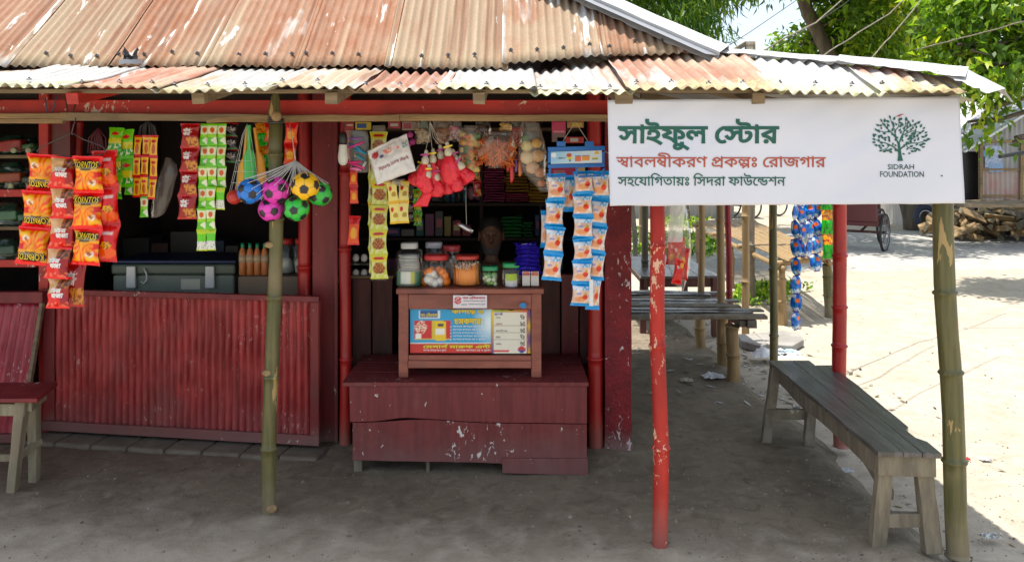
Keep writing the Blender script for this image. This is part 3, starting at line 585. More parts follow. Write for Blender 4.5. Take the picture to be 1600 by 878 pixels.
wallbox('platform', (PX(545, 4.96), 5.04, -.03), (.55, 6.3, .44), M['dark_wood'])
wallbox('shade_ceiling', (-4.6, 4.03, 2.11), (.56, 6.62, 2.13), M['inner'])  # set low and far forward to keep the gap above the beam dark
# brick edging under the counter
M['brick'] = weathered('mud_caked_brick', (.19, .155, .115), (.14, .115, .085), .95, 8., bump=.8, dirt=(.23, .195, .145))
pb = MB()
for i in range(8):
    t0, t1 = i/8+.0015, (i+1)/8-.0015; A0, B0 = Vector((PX(48, 4.86), 4.86, 0)), Vector((PX(508, 4.60), 4.58, 0))
    p, q = A0.lerp(B0, t0), A0.lerp(B0, t1); h = .030+.004*nz(i*3.3)
    b = MB(); b.beam(p+Vector((0, -.005+.008*nz(i*5.1), h/2-.012)), q+Vector((0, -.005+.008*nz(i*5.1), h/2-.012)), .20, h+.01, n=3, jit=.004, seed=i); b.build('brick', M['brick'], SHOP, bevel=.016)
# blue twine round the beam
for px in (80, 112): 
    b = MB(); q = P(px, 170, 3.925); b.tube([q+Vector((-.03, 0, .055)), q+Vector((-.012, -.012, -.02)), q+Vector((0, -.014, -.03)), q+Vector((.012, -.012, -.02)), q+Vector((.026, 0, .055))], .0035, 5); b.build('twine', plain('blue_twine', (.10, .14, .24), .8) if px == 80 else M['wire'], SHOP)
b = MB()
for k in range(3): c = P(431, 186+3*k, 3.80); b.tube([c+Vector((cos(a)*.036, sin(a)*.036, 0)) for a in [q*pi/6 for q in range(13)]], .004, 5)
b.build('twine', M['wire'], SHOP)

# torn scrap of tin standing up where the two roofs meet
b = MB(); q = P(205, 100, 3.86)
b.grid(lambda u, v: q+Vector((-.035+.07*u+.02*nz(v*3, 1.)*v, -.01+.015*nz(u*4, v*4), .012+.062*v*(.4+abs(u-.55)*1.5))), 8, 6, smooth=False); b.build('torn_scrap', M['ink_black'], SHOP, solid=.002)
b = MB(); b.grid(lambda u, v: P(lerp(186, 222, u), lerp(100, 93, v)+1.5*nz(u*5, v), 3.85-.02*sin(pi*u)), 8, 4, smooth=False); b.build('torn_scrap', M['gap_tin'], SHOP, solid=.002)
# ---------------------------------------------------------------- counter, shutter, stool, bench, chest, show case
def ribbed(A, B, Cc, D, n, amp, seed=0., nv=26, dent=.004):
    """corrugated panel between four corners: A bottom left, B bottom right, Cc top right, D top left"""
    A, B, Cc, D = map(Vector, (A, B, Cc, D)); N = (B-A).cross(D-A).normalized(); N = N if N.y < 0 else -N
    def fn(u, v):
        p = A.lerp(B, u).lerp(D.lerp(Cc, u), v); ph = u*n+.10*nz(v*3+seed, u*5); w = cos(2*pi*ph); w = .55-1.9*max(0, -w)**2.2+.25*w
        return p+N*(amp*w*(1+.5*nz(u*17+seed, v*6))+dent*nz(u*14, v*5+seed)+dent*.8*nz(u*60+seed, v*16)+dent*.9*max(0, nz(u*33, v*22, seed)-.25)*2)
    b = MB(); b.grid(fn, n*7, nv); return b
cA, cB = Vector((PX(68, 4.90), 4.90, .045)), Vector((PX(500, 4.62), 4.62, .048)); cT = Vector((0, 0, .862))
CN = thing('counter', 'low counter with a red corrugated tin front in a wooden frame', 'counter', cA.lerp(cB, .5))
e = Vector((0, .016, 0))
ribbed(cA+e, cB+e, cB+cT+e, cA+cT+e, 40, .0125, 2.).build('tin_panel', M['tin_red'], CN, solid=.001)
for a, c_, w in ((cA+Vector((0, -.008, .028)), cB+Vector((0, -.008, .028)), .058), (cA+Vector((0, -.010, .847)), cB+Vector((0, -.010, .847)), .034)):
    b = MB(); b.beam(a, c_, .024, w, n=14, jit=.003, seed=w*90); b.build('rail', M['maroon'], CN, bevel=.003)
for q, w in ((cA+Vector((.04, -.006, 0)), .07), (cB+Vector((-.028, -.006, 0)), .05)):
    b = MB(); b.beam(q+Vector((0, 0, .058)), q+Vector((0, 0, .829)), w, .02, (0, 1, 0), 8, .002, seed=w*50); b.build('stile', M['maroon'], CN, bevel=.003)
b = MB(); b.beam(cA+Vector((-.03, .28, .76)), cB+Vector((-.03, .27, .76)), .40, .024, n=12, jit=.003); b.build('counter_board', M['inner'], CN, bevel=.004)
# leaning shutter at the left edge
SH = thing('shutter', 'worn red corrugated shutter leaning at the left end of the counter', 'shutter', (PX(0, 4.8), 4.8, 0))
a, c_, d_, e_ = P(-330, 690, 4.78), P(28, 692, 4.78), P(66, 474, 4.86), P(-300, 474, 4.86)
ribbed(a, c_, d_, e_, 27, .006, 7., dent=.005).build('tin_panel', M['tin_magenta'], SH, solid=.001)
b = MB(); b.beam(P(-304, 465, 4.85), P(70, 464, 4.85), .05, .072, n=8, jit=.003, seed=3); b.build('top_rail', M['maroon'], SH, bevel=.006)
b = MB(); b.beam(P(33, 684, 4.765), P(66, 473, 4.84), .022, .03, (0, 1, 0), 8, .003, seed=4); b.build('stile', M['batten'], SH, bevel=.003)
b = MB(); b.beam(P(-330, 684, 4.765), P(30, 684, 4.765), .03, .05, n=8, jit=.003, seed=5); b.build('bottom_rail', M['maroon'], SH, bevel=.003)
# little stool
st = thing('stool', 'small wooden stool with a maroon seat and pale splayed legs', 'stool', (PX(-40, 4.16), 4.16, 0))
zt = .487
b = MB(); b.add([(PX(-190, 4.05), 4.04, zt), (PX(60, 4.06), 4.05, zt), (PX(84, 4.3), 4.34, zt+.004), (PX(-175, 4.3), 4.34, zt)], [(0, 1, 2, 3)])
vs = [Vector(v) for v in b.v]; b = MB(); b.add(vs+[v-Vector((0, 0, .022)) for v in vs], [(0, 1, 2, 3), (7, 6, 5, 4), (4, 5, 1, 0), (5, 6, 2, 1), (6, 7, 3, 2), (7, 4, 0, 3)]); b.build('seat', M['maroon'], st, bevel=.004)
for nm, p, q, w, h in (('apron', P(-170, 636, 4.09), P(40, 640, 4.085), .022, .062), ('apron', (PX(46, 4.1), 4.10, zt-.052), (PX(68, 4.29), 4.30, zt-.05), .022, .06), ('apron', (PX(-160, 4.28), 4.29, zt-.05), (PX(62, 4.28), 4.29, zt-.05), .02, .05), ('rail', (PX(-160, 4.1), 4.12, .16), (PX(25, 4.1), 4.11, .165), .022, .035), ('rail', (PX(22, 4.12), 4.12, .15), (PX(54, 4.2), 4.26, .20), .02, .035)):
    b = MB(); b.beam(p, q, w, h, n=4, jit=.003, seed=w+h); b.build(nm, M['stool_leg'], st, bevel=.003)
for p, q in ((P(36, 648, 4.10), P(19, 772, 4.08)), (P(53, 640, 4.27), P(54, 752, 4.23)), (P(-150, 640, 4.10), P(-165, 770, 4.08)), (P(-140, 640, 4.27), P(-150, 752, 4.23))):
    p.z = zt-.022; q.z = -.01; b = MB(); b.beam(p, q, .05, .052, (0, 1, 0), 6, .004, taper=.85, seed=p.x*3); b.build('leg', M['stool_leg'], st, bevel=.004)
# long bench on the right
BN = thing('bench', 'long narrow weathered bench with a dark worn plank seat', 'bench', (1.78, 4.2, 0))
n0, n1, f0, f1 = P(1372, 706, 3.46), P(1472, 707, 3.44), P(1202, 564, 5.04), P(1292, 566, 5.04); zt = .432
def bt(u, v, dz): 
    q = n0.lerp(n1, u).lerp(f0.lerp(f1, u), v); e = .006*nz(v*7, u*3)*(1 if u in (0, 1) else 0)
    notch = -.03 if (u == 1 and .12 < v < .2) else 0
    return Vector((q.x+e+notch, q.y+(.02*nz(u*5, 3.) if v in (0, 1) else 0), zt+dz+.003*nz(u*2, v*4)))
for k, (u0, u1, v0, v1) in enumerate(((0, .40, 0, 1), (.408, .70, 0, 1), (.708, 1, 0, .93))):
    b = MB(); m = 30
    for dz in (0, -.022): 
        for j in range(m+1): b.add([bt(u0, lerp(v0, v1, j/m), dz), bt(u1, lerp(v0, v1, j/m), dz)], [])
    o = 2*(m+1); fs = [(2*m, 2*m+1, o+2*m+1, o+2*m), (1, 0, o, o+1)]
    for j in range(m): a = 2*j; fs += [(a, a+1, a+3, a+2), (o+a+2, o+a+3, o+a+1, o+a), (a, a+2, o+a+2, o+a), (a+1, o+a+1, o+a+3, a+3)]
    b.f = []; b.m = []; b.sm = []
    for f in fs: b.f.append(tuple(f)); b.m.append(0); b.sm.append(False)
    o = b.build('seat_plank', M['bench_top'], BN, bevel=.002)
def up(v, z): return Vector((v.x, v.y, z))
sdv = (f0-n0).normalized(); inw = Vector((sdv.y, -sdv.x, 0)).normalized(); inw = inw if inw.x > 0 else -inw
b = MB(); b.beam(up(n0, .365)+inw*.022+sdv*.05, up(f0, .365)+inw*.022-sdv*.05, .024, .088, n=24, jit=.012, seed=2); b.build('apron', M['timber'], BN, bevel=.003)
b = MB(); b.beam(up(n1, .372)-inw*.03+sdv*.05, up(f1, .372)-inw*.03-sdv*.08, .024, .075, n=24, jit=.010, seed=5); b.build('apron', M['timber'], BN, bevel=.003)
b = MB(); b.beam(up(n0, .364)+inw*.012+sdv*.035, up(n1, .364)-inw*.012+sdv*.035, .024, .088, n=6, jit=.003, seed=3); b.build('end_board', M['bench_leg'], BN, bevel=.003)
b = MB(); b.beam(up(f0, .364)+inw*.02-sdv*.06, up(f1, .364)-inw*.02-sdv*.06, .024, .08, n=6, jit=.003, seed=4); b.build('end_board', M['timber'], BN, bevel=.003)
for nm, px, py, tx, w, Yt, h in (('leg', 1370, 851, 1386, .070, 3.50, .32), ('leg', 1456, 858, 1441, .072, 3.51, .325), ('leg', 1196, 690, 1212, .06, 4.92, .315), ('leg', 1263, 694, 1272, .06, 4.90, .315)):
    Yb = GY(py); a = Vector((PX(px, Yb), Yb, -.012)); c_ = Vector((PX(tx, Yt), Yt+.01, h+.09)); b = MB(); b.beam(a, c_, w, w*.72, (0, 1, 0), 8, .006, taper=.95, seed=px*.01); b.build(nm, M['bench_leg'] if py > 800 else M['timber'], BN, bevel=.004)
for a, c_ in (((PX(1371, 3.52), 3.515, .115), (PX(1466, 3.50), 3.505, .118)), ((PX(1200, 4.82), 4.85, .155), (PX(1266, 4.82), 4.84, .155))):
    b = MB(); b.beam(a, c_, .03, .062, n=5, jit=.004, seed=a[0]); b.build('stretcher', M['timber'], BN, bevel=.003)
b = MB(); b.beam((PX(1384, 3.60), 3.56, .20), (PX(1342, 3.8), 3.86, .385), .04, .055, (0, 1, 0), 6, .004, seed=9); b.build('brace', M['timber'], BN, bevel=.003)
# low chest that carries the show case
CH = thing('chest', 'low wide maroon plank chest with a flat lid under the show case', 'chest', (-.26, 4.55, 0))
zx, x0, x1, y0, y1 = .502, PX(537, 4.31), PX(918, 4.31), 4.29, 4.92
for i, (a, c_) in enumerate(((y0, 4.50), (4.503, 4.72), (4.723, y1))):
    b = MB(); b.beam((x0-.005, (a+c_)/2, zx-.011), (x1+.004, (a+c_)/2, zx-.011), c_-a, .022, n=10, jit=.0015, seed=i); b.build('lid_plank', M['chest'], CH, bevel=.003)
def plank_face(name, xa, xb, top, bot, y, th=.018, n=40, mat='chest', label=None):
    b = MB(); vs = []
    for dy in (0, th):
        for j in range(n+1): u = j/n; x = lerp(xa(0), xb(0), u); vs += [(x+(xa(1)-xa(0))*(1-u), y+dy+.004*nz(u*3, y*9), bot(u)), (x, y+dy+.004*nz(u*3, y*9), top(u))]
    o = 2*(n+1); fs = []
    for j in range(n): a = 2*j; fs += [(a, a+2, a+3, a+1), (o+a+1, o+a+3, o+a+2, o+a), (a+1, a+3, o+a+3, o+a+1), (o+a, o+a+2, a+2, a)]
    fs += [(1, 0, o, o+1)[::-1], (2*n, 2*n+1, o+2*n+1, o+2*n)[::-1]]
    b.add(vs, fs); ob = b.build(name, M[mat], CH, bevel=.002)
    if label: ob['label'] = label
    return ob
xl, xr = PX(546, 4.31), PX(917, 4.31)
arch = lambda u: .018*exp(-((u-.30)/.16)**2)-.016*max(0, u-.5)-.002
mid = lambda u: .283+arch(u)
plank_face('front_plank', lambda t: xl+.004*t, lambda t: xr, lambda u: .478, lambda u: mid(u)+.003+.009*exp(-((u-.22)/.07)**2), y0+.012)
plank_face('front_plank', lambda t: xl+.018, lambda t: xr, lambda u: mid(u)-.003, lambda u: .075-.022*u+.003*nz(u*9, 3.) if u < .64 else .05, y0+.019)
plank_face('skirt_board', lambda t: PX(785, 4.31), lambda t: xr+.004, lambda u: .092-.004*u, lambda u: .012-.012*u, y0+.004)
for x in (xl+.02, xr-.02): b = MB(); b.beam((x, y0+.05, .27), (x, y1-.02, .27), .02, .42, n=5, jit=.002, seed=x); b.build('side_panel', M['chest'], CH, bevel=.003)
b = MB(); b.beam((xl+.04, y1-.04, .27), (xr-.04, y1-.04, .27), .02, .42, n=5, jit=.002); b.build('back_panel', M['chest'], CH)
for px in (560, 669, 900): x = PX(px, 4.36); b = MB(); b.beam((x, y0+.07, -.01), (x, y0+.07, .12), .045 if px != 669 else .018, .04, (0, 1, 0), 2, .002, seed=px); b.build('foot', M['timber'], CH, bevel=.003)
# show case with posters
SCS = thing('show_case', 'reddish brown wooden show case with posters pasted behind its front frame', 'show case', (-.23, 4.55, zx))
sx0, sx1, sy, sb = PX(623, 4.39), PX(846, 4.39), 4.385, 4.71; z1 = .992
bars = [('stile', (sx0+.026, sy+.014, zx+.001), (sx0+.026, sy+.014, z1-.03), .052, .03), ('stile', (sx1-.028, sy+.014, zx+.001), (sx1-.028, sy+.014, z1-.03), .055, .03),
        ('rail', (sx0+.0535, sy+.014, .632-.021), (sx1-.057, sy+.014, .632-.024), .026, .028), ('rail', (sx0+.0535, sy+.010, .592-.016), (sx1-.057, sy+.010, .592-.016), .036, .040),
        ('rail', (sx0+.0535, sy+.014, z1-.073), (sx1-.057, sy+.014, z1-.073), .028, .082)]
for i, (nm, a, c_, d, h) in enumerate(bars):
    b = MB()
    if nm == 'stile': b.beam(a, c_, d, h, (0, 1, 0), 5, .0015, seed=i)
    else: b.beam(a, c_, d, h, (0, 0, 1), 8, .0015, seed=i)
    b.build(nm, M['case'], SCS, bevel=.003)
b = MB(); b.beam((sx0-.012, (sy+sb)/2-.005, z1-.014), (sx1+.012, (sy+sb)/2-.005, z1-.014), sb-sy+.02, .028, n=8, jit=.0015, seed=8); b.build('top', M['case'], SCS, bevel=.004)
for x in (sx0+.012, sx1-.012): b = MB(); b.box((x-.008, sy+.031, zx+.09), (x+.008, sb-.03, z1-.03)); b.build('side_panel', M['case'], SCS, bevel=.002)
for x in (sx0+.026, sx1-.026): b = MB(); b.beam((x, sb-.03, zx+.001), (x, sb-.03, z1-.03), .045, .03, (0, 1, 0)); b.build('stile', M['case'], SCS, bevel=.003)
b = MB(); b.box((sx0+.03, sb-.045, zx+.09), (sx1-.03, sb-.03, z1-.03)); b.build('back_panel', M['case'], SCS)
b = MB(); b.box((sx0+.022, sy+.032, zx+.085), (sx1-.022, sb-.046, zx+.1)); b.build('floor_board', M['case'], SCS)
GLYPHS = """
7:438:78,486 o78,527 o115,588 o179,622 219,622 o259,622 o323,588 o360,527 360,486 o360,445 o323,383 o259,349 219,349 o179,349 o115,383 o78,444|147,486 o147,452 o188,414 219,414 o251,414 o291,453 291,486 o291,518 o251,557 219,557 o188,557 o147,518|78,137 o78,178 o115,239 o179,273 219,273 o259,273 o323,240 o360,179 360,137 o360,96 o323,34 o259,0 219,0 o179,0 o115,34 o78,96|147,137 o147,104 o188,65 219,65 o251,65 o291,104 291,137 o291,170 o251,208 219,208 o188,208 o147,169
9:1158:898,622 898,551 798,551 798,0 721,0 o692,59 o606,148 557,180 582,246 o620,224 o702,148 724,109 o723,124 o722,150 o721,178 721,194 721,551 -10,551 -10,622|376,91 o308,91 o184,155 o75,308 29,442 102,466 o138,362 o217,229 o315,167 378,167 o433,167 o500,202 o530,262 530,300 o530,358 o467,430 420,430 o387,430 o353,401 353,372 o353,365 o357,341 361,331 285,316 o278,337 o271,372 271,388 o271,425 o312,475 o377,500 413,500 o472,500 o558,447 o606,355 606,294 o606,240 o556,147 o454,91|344,465 o339,497 o290,546 243,556 267,601 312,589 o369,567 o419,511 423,468|1168,622 1168,551 1063,551 1063,0 986,0 986,479 o969,518 o926,551 897,551 887,551 887,622 897,622 o925,622 o974,591 990,559 o989,564 o986,600 986,613 986,688 1039,688 1062,622
10:530:358,622 o357,663 o320,699 278,699 206,699 o140,699 o69,717 44,736 o17,756 o-10,819 -10,859 o-10,872 o-7,898 -5,912 69,907 o67,895 o65,877 65,869 o65,847 o74,813 84,802 o98,786 o151,771 200,771 257,771 o310,771 o372,755 394,734 o411,718 o429,663 430,622|242,500 o321,500 o418,447 o464,366 464,325 o464,243 o349,147 236,141 246,152 o291,139 o391,91 o493,28 540,-10 494,-63 o432,-17 o329,50 o229,100 o117,138 46,154 61,223 o96,213 o161,204 207,204 o278,204 o355,238 o385,292 385,320 o385,373 o307,430 247,430 o211,430 o167,416 o148,389 148,370 o148,362 o152,345 154,338 81,323 o76,338 o70,371 70,384 o70,421 o114,473 o191,500|175,465 o170,497 o120,546 73,556 97,601 143,589 o199,567 o250,511 254,468|540,622 540,551 -10,551 -10,622
12:712:508,622 o507,663 o470,699 428,699 288,699 o223,699 o152,717 127,736 o100,756 o73,819 73,859 o73,872 o76,898 78,912 152,907 o150,895 o148,877 148,869 o148,847 o157,813 167,802 o181,786 o233,771 283,771 407,771 o460,771 o522,755 544,734 o561,718 o579,663 580,622|722,622 722,551 356,551 356,372 o356,343 o374,316 393,316 o412,316 o453,340 o501,392 529,433 589,442 o621,395 o656,295 656,245 o656,182 o601,82 o494,24 417,24 o351,24 o237,70 o141,173 o61,342 29,465 105,485 o141,346 o228,177 o340,100 413,100 o493,100 o580,180 580,243 o580,288 o555,352 535,373 581,392 o551,341 o488,275 o425,242 394,242 o371,242 o331,255 317,268 o301,282 o279,333 279,393 279,551 -10,551 -10,622
16:758:511,628 o552,628 o607,611 626,594 o645,578 o667,531 667,490 667,0 592,0 o584,30 o554,68 o511,87 481,87 o445,87 o383,79 o316,70 272,70 o238,70 o160,85 o90,127 o46,210 46,278 o46,302 o54,355 58,377 135,366 o131,351 o124,309 124,280 o124,236 o150,182 o194,154 o248,144 276,144 o326,144 o409,161 461,161 o504,161 o568,136 590,106 590,463 o590,500 o580,532 569,542 o551,557 514,557 o478,557 o413,525 o362,475 o333,418 333,393 o333,383 o341,361 o367,345 392,345 o403,345 o423,347 434,348 441,278 o431,274 o398,270 376,270 o327,270 o254,330 254,392 o254,432 o295,515 o367,585 o460,628
18:738:509,629 o586,629 o671,551 671,483 o671,435 o622,359 o536,303 480,282 449,354 o516,376 o591,435 591,482 o591,519 o549,558 509,558 o473,558 o409,534 o359,497 o331,456 331,439 o331,423 o351,400 386,395 365,321 o308,332 o251,388 251,431 o251,465 o292,534 o364,593 o457,629|681,225 o681,142 o558,42 453,42 o383,42 o257,92 o150,202 o61,380 28,507 103,529 o143,386 o242,204 o371,118 455,118 o518,118 o600,171 600,228 o600,267 o549,321 509,338 589,373 o633,349 o681,273
20:807:817,622 817,551 492,551 492,489 492,473 492,0 415,0 o386,59 o282,163 o149,234 76,243 37,339 o134,395 o328,483 437,517 415,475 415,551 -10,551 -10,622|415,467 436,438 o385,424 o276,378 o173,328 130,304 o186,293 o305,231 o404,142 428,90 420,88 o418,111 o415,157 415,189|761,288 o761,255 o735,196 o675,158 625,158 o609,158 o580,160 566,163 572,235 o578,234 o595,233 606,233 o654,233 o683,270 683,296 o683,349 o580,424 479,438 482,513 o559,505 o685,444 o761,349
21:696:706,622 706,551 601,551 601,0 524,0 o496,41 o424,117 o336,181 o230,227 166,238 142,331 190,296 o283,280 o412,215 o499,135 526,97 o525,120 o524,166 524,193 524,688 577,688 600,622|450,470 o450,412 o387,331 o278,284 209,276 162,285 142,331 o223,337 o326,372 o375,429 375,466 o375,497 o347,547 316,571 371,625 o405,594 o450,515|182,430 o121,430 o49,493 49,548 o49,571 o62,613 71,628 147,607 o140,597 o130,568 130,552 o130,526 o159,501 182,501 o202,501 o246,517 o293,565 316,612 371,625 373,575 o353,531 o297,466 o226,430
22:656:484,0 484,425 505,362 o470,412 o409,485 o353,533 o295,556 263,556 o210,556 o145,501 120,465 106,457 o120,470 o178,487 216,487 o262,487 o319,451 o346,396 346,369 o346,310 o266,217 182,172 131,245 o186,268 o266,325 266,365 o266,387 o232,417 200,417 o174,417 o129,405 103,392 22,458 o53,510 o123,587 o206,629 255,629 o305,629 o388,594 o467,524 507,472 489,483 o487,497 o484,555 484,585 484,688 537,688 560,622 666,622 666,551 561,551 561,0
25:567:577,622 577,551 172,551 172,521 168,458 o170,445 o172,399 172,378 172,205 o172,161 o182,125 189,117 o207,96 244,96 o284,96 o352,134 379,162 o407,192 o438,259 438,296 o438,329 o401,349 368,349 363,349 o317,349 o261,364 235,377 o212,390 o173,425 161,447 171,534 o192,498 o238,449 o307,423 361,423 377,423 o415,423 o456,413 472,403 o495,389 o517,340 517,306 o517,245 o459,133 415,95 o377,62 o291,24 238,24 o201,24 o149,46 132,63 o116,82 o95,136 95,191 95,551 -10,551 -10,622
27:917:401,63 o342,63 o234,105 o139,198 o60,353 29,465 105,485 o139,362 o223,209 o333,139 404,139 o478,139 o554,203 554,268 o554,299 o538,343 530,358 590,358 o562,329 o501,283 o432,257 391,257 o352,257 o292,287 o258,344 258,384 o258,428 o320,519 394,553 o374,552 o323,551 298,551 -10,551 -10,622 927,622 927,551 614,551 o590,551 o552,553 535,554 o451,516 o365,454 o335,403 335,380 o335,352 o367,328 387,328 o425,328 o485,363 523,396 609,365 o618,345 o630,286 630,254 o630,204 o585,117 o484,63|801,205 o801,156 o817,66 836,10 761,-7 o743,51 o723,162 723,222 o723,275 o742,359 755,388 o679,389 o572,426 o500,495 475,543 551,559 o567,530 o616,485 o694,459 751,459 o765,459 o791,461 806,462 845,392 o821,347 o801,261
30:567:577,622 577,551 172,551 172,205 o172,161 o182,125 189,117 o207,96 244,96 o283,96 o353,134 379,162 o408,193 o439,263 439,299 o439,331 o407,364 370,364 o358,364 o330,360 317,357 306,428 o325,433 o366,439 389,439 o426,439 o484,411 o517,351 517,303 o517,244 o459,133 415,95 o378,63 o291,24 239,24 o202,24 o149,46 132,63 o116,82 o95,136 95,191 95,551 -10,551 -10,622|395,622 o394,663 o357,699 315,699 221,699 o156,699 o85,717 60,736 o33,756 o6,819 6,859 o6,872 o9,897 11,912 85,907 o83,896 o81,879 81,869 o81,847 o90,813 100,802 o114,786 o167,771 216,771 294,771 o347,771 o409,755 431,734 o448,718 o466,663 467,622
34:620:630,622 630,551 525,551 525,0 448,0 448,425 468,363 o422,430 o340,515 o262,556 222,556 o191,556 o146,532 o122,491 122,463 o122,431 o153,387 o220,361 275,355 269,272 o203,278 o100,323 o40,404 40,462 o40,516 o88,591 o166,629 211,629 o263,629 o348,593 o428,524 470,473 454,477 o451,494 o448,551 448,576 448,688 501,688 524,622
35:707:407,50 o325,50 o183,131 o70,313 29,466 105,486 o140,362 o223,202 o332,126 405,126 o452,126 o516,149 o555,191 o573,246 573,278 o573,320 o541,389 o483,429 444,429 o404,429 o369,395 369,367 o369,357 o373,335 378,321 301,306 o295,325 o288,361 288,380 o288,419 o327,472 o396,500 440,500 o502,500 o596,443 o650,341 650,274 o650,211 o597,110 o489,50|717,622 717,551 -10,551 -10,622
37:603:613,622 613,551 159,551 159,253 145,273 o185,318 o287,396 o407,461 475,486 540,422 o521,387 o498,321 o487,249 487,205 o487,156 o503,66 522,10 447,-7 o429,51 o409,162 409,222 o409,263 o421,335 o442,392 453,410 465,405 o408,382 o300,316 o196,230 141,175 82,215 82,551 -10,551 -10,622
39:604:614,622 614,551 509,551 509,0 432,0 432,243 448,187 o415,233 o337,307 o255,351 216,351 o179,351 o128,312 128,274 o128,244 o170,201 214,184 176,113 o115,138 o46,223 46,277 o46,326 o93,391 o166,423 204,423 o256,423 o342,387 o417,325 451,284 437,280 o434,303 o432,348 432,371 432,551 -10,551 -10,622
40:716:726,622 726,551 621,551 621,0 544,0 544,396 566,332 o525,392 o457,477 o396,531 o334,556 298,556 o258,556 o193,526 o139,476 116,447 108,445 o124,455 o155,465 174,465 o232,465 o286,402 286,356 o286,345 o284,325 282,320 265,326 o277,339 o299,363 o324,387 337,400 461,516 510,463 226,195 167,250 249,328 213,285 183,262 o198,279 o219,318 219,343 o219,368 o189,398 160,398 o144,398 o114,390 98,380 22,452 o62,505 o146,584 o238,629 291,629 o347,629 o437,587 o521,504 567,441 549,446 o546,470 o544,526 544,558 544,688 597,688 620,622
41:838:848,622 848,551 130,551 114,560 o156,550 o241,506 o314,455 336,432 341,376 o305,360 o226,322 o153,284 125,265 114,282 o192,266 o310,216 o404,146 447,99 o446,116 o445,152 445,171 445,510 458,510 o513,510 o616,492 o705,450 739,414 o763,389 o792,326 792,288 o792,255 o765,196 o705,158 655,158 o640,158 o611,160 597,163 602,234 o608,233 o626,232 636,232 o685,232 o714,270 714,296 o714,347 o611,425 522,434 522,0 445,0 o404,56 o305,140 o174,197 84,212 48,303 o79,324 o147,362 o218,398 252,414 o214,443 o115,488 48,502 79,570 81,551 -10,551 -10,622
42:596:606,622 606,551 501,551 501,0 424,0 o394,60 o289,161 o153,231 76,243 37,339 o133,397 o338,491 447,524 424,482 424,551 -10,551 -10,622|424,474 445,446 o369,421 o201,348 130,304 o184,292 o306,234 o410,146 438,88 429,88 o427,111 o424,157 424,189
43:721:422,43 o357,43 o243,85 o144,183 o62,345 29,465 105,485 o141,353 o232,192 o347,119 420,119 o473,119 o548,157 o588,224 588,267 o588,297 o576,345 o555,384 542,398 590,476 o628,421 o664,317 664,266 o664,203 o608,102 o501,43|384,284 o321,284 o249,347 249,402 o249,425 o263,470 271,486 351,462 o344,452 o332,422 332,406 o332,379 o362,355 386,355 o407,355 o449,371 o498,418 527,466 590,476 582,422 o555,377 o496,316 o427,284|731,622 731,551 -10,551 -10,622
44:622:632,622 632,551 527,551 527,0 450,0 450,135 468,82 o433,135 o362,225 o283,281 236,281 o199,281 o148,243 148,205 o148,172 o196,127 243,111 218,34 o164,53 o97,107 o66,172 66,208 o66,256 o113,320 o186,353 223,353 o283,353 o374,309 o443,235 471,189 454,186 o452,209 o450,256 450,281 450,551 -10,551 -10,622|299,323 o299,317 o298,305 297,299 221,322 o219,380 o183,450 o105,487 38,494 51,566 97,553 o145,549 o220,518 o272,462 o299,379
45:626:636,622 636,551 531,551 531,0 454,0 o412,56 o310,141 o176,199 84,212 48,303 o79,324 o147,362 o218,398 252,414 o214,443 o115,488 48,502 79,570 81,551 -10,551 -10,622|454,551 135,551 114,560 o156,550 o241,506 o314,455 336,432 341,376 o305,360 o226,322 o153,284 125,265 113,280 o199,268 o328,212 o428,132 470,83 457,79 o456,100 o454,149 454,171
46:596:606,622 606,551 501,551 501,0 424,0 o394,60 o289,161 o153,231 76,243 37,339 o133,397 o338,491 447,524 424,482 424,551 -10,551 -10,622|424,474 445,446 o369,421 o201,348 130,304 o184,292 o306,234 o410,146 438,88 429,88 o427,111 o424,157 424,189|185,-6 o160,-6 o125,26 125,52 o125,78 o160,112 185,112 o210,112 o245,78 245,52 o245,26 o210,-6
47:731:741,622 741,551 636,551 636,0 559,0 559,335 565,309 o543,341 o494,379 465,379 o450,379 o419,368 o398,338 398,307 o398,296 o399,279 400,271 335,266 o331,307 o295,364 o243,394 213,394 o186,394 o148,373 o128,338 128,316 o128,276 o187,220 241,201 214,127 o166,142 o90,194 o46,270 46,320 o46,365 o90,430 o164,466 208,466 o261,466 o337,427 369,384 354,383 o364,416 o421,451 452,451 o488,451 o540,423 571,397 562,382 o561,403 o559,445 559,467 559,551 -10,551 -10,622
48:677:687,622 687,551 582,551 582,0 505,0 505,512 510,532 o507,549 o505,585 505,607 505,688 558,688 582,622|361,629 o400,629 o466,599 o518,545 534,509 530,404 o499,476 o415,556 363,556 o324,556 o276,513 276,471 o276,431 o341,380 413,377 406,300 o340,304 o255,350 o215,425 215,474 o215,527 o257,596 o324,629|77,629 o119,629 o194,595 o242,521 242,461 o242,420 o202,346 o119,300 54,300 48,377 o99,378 o157,405 o181,447 181,468 o181,509 o129,556 76,556 o58,556 o23,551 -1,545 -9,620 o16,625 o55,629
50:682:692,622 692,551 587,551 587,0 510,0 510,353 533,290 o502,331 o457,375 436,375 o422,375 o398,359 o368,314 343,268 o316,219 o272,156 o223,127 188,127 o161,127 o112,149 o63,200 35,244 96,281 o123,233 o159,203 180,203 o197,203 o228,224 o265,276 289,321 312,354 o338,408 o386,449 415,449 o448,449 o501,412 536,374 516,373 o512,396 o510,437 510,458 510,551 -10,551 -10,622|271,271 o261,339 o240,419 214,441 o189,464 o103,487 38,495 53,571 107,551 o164,542 o240,514 o287,469 o311,403 315,356
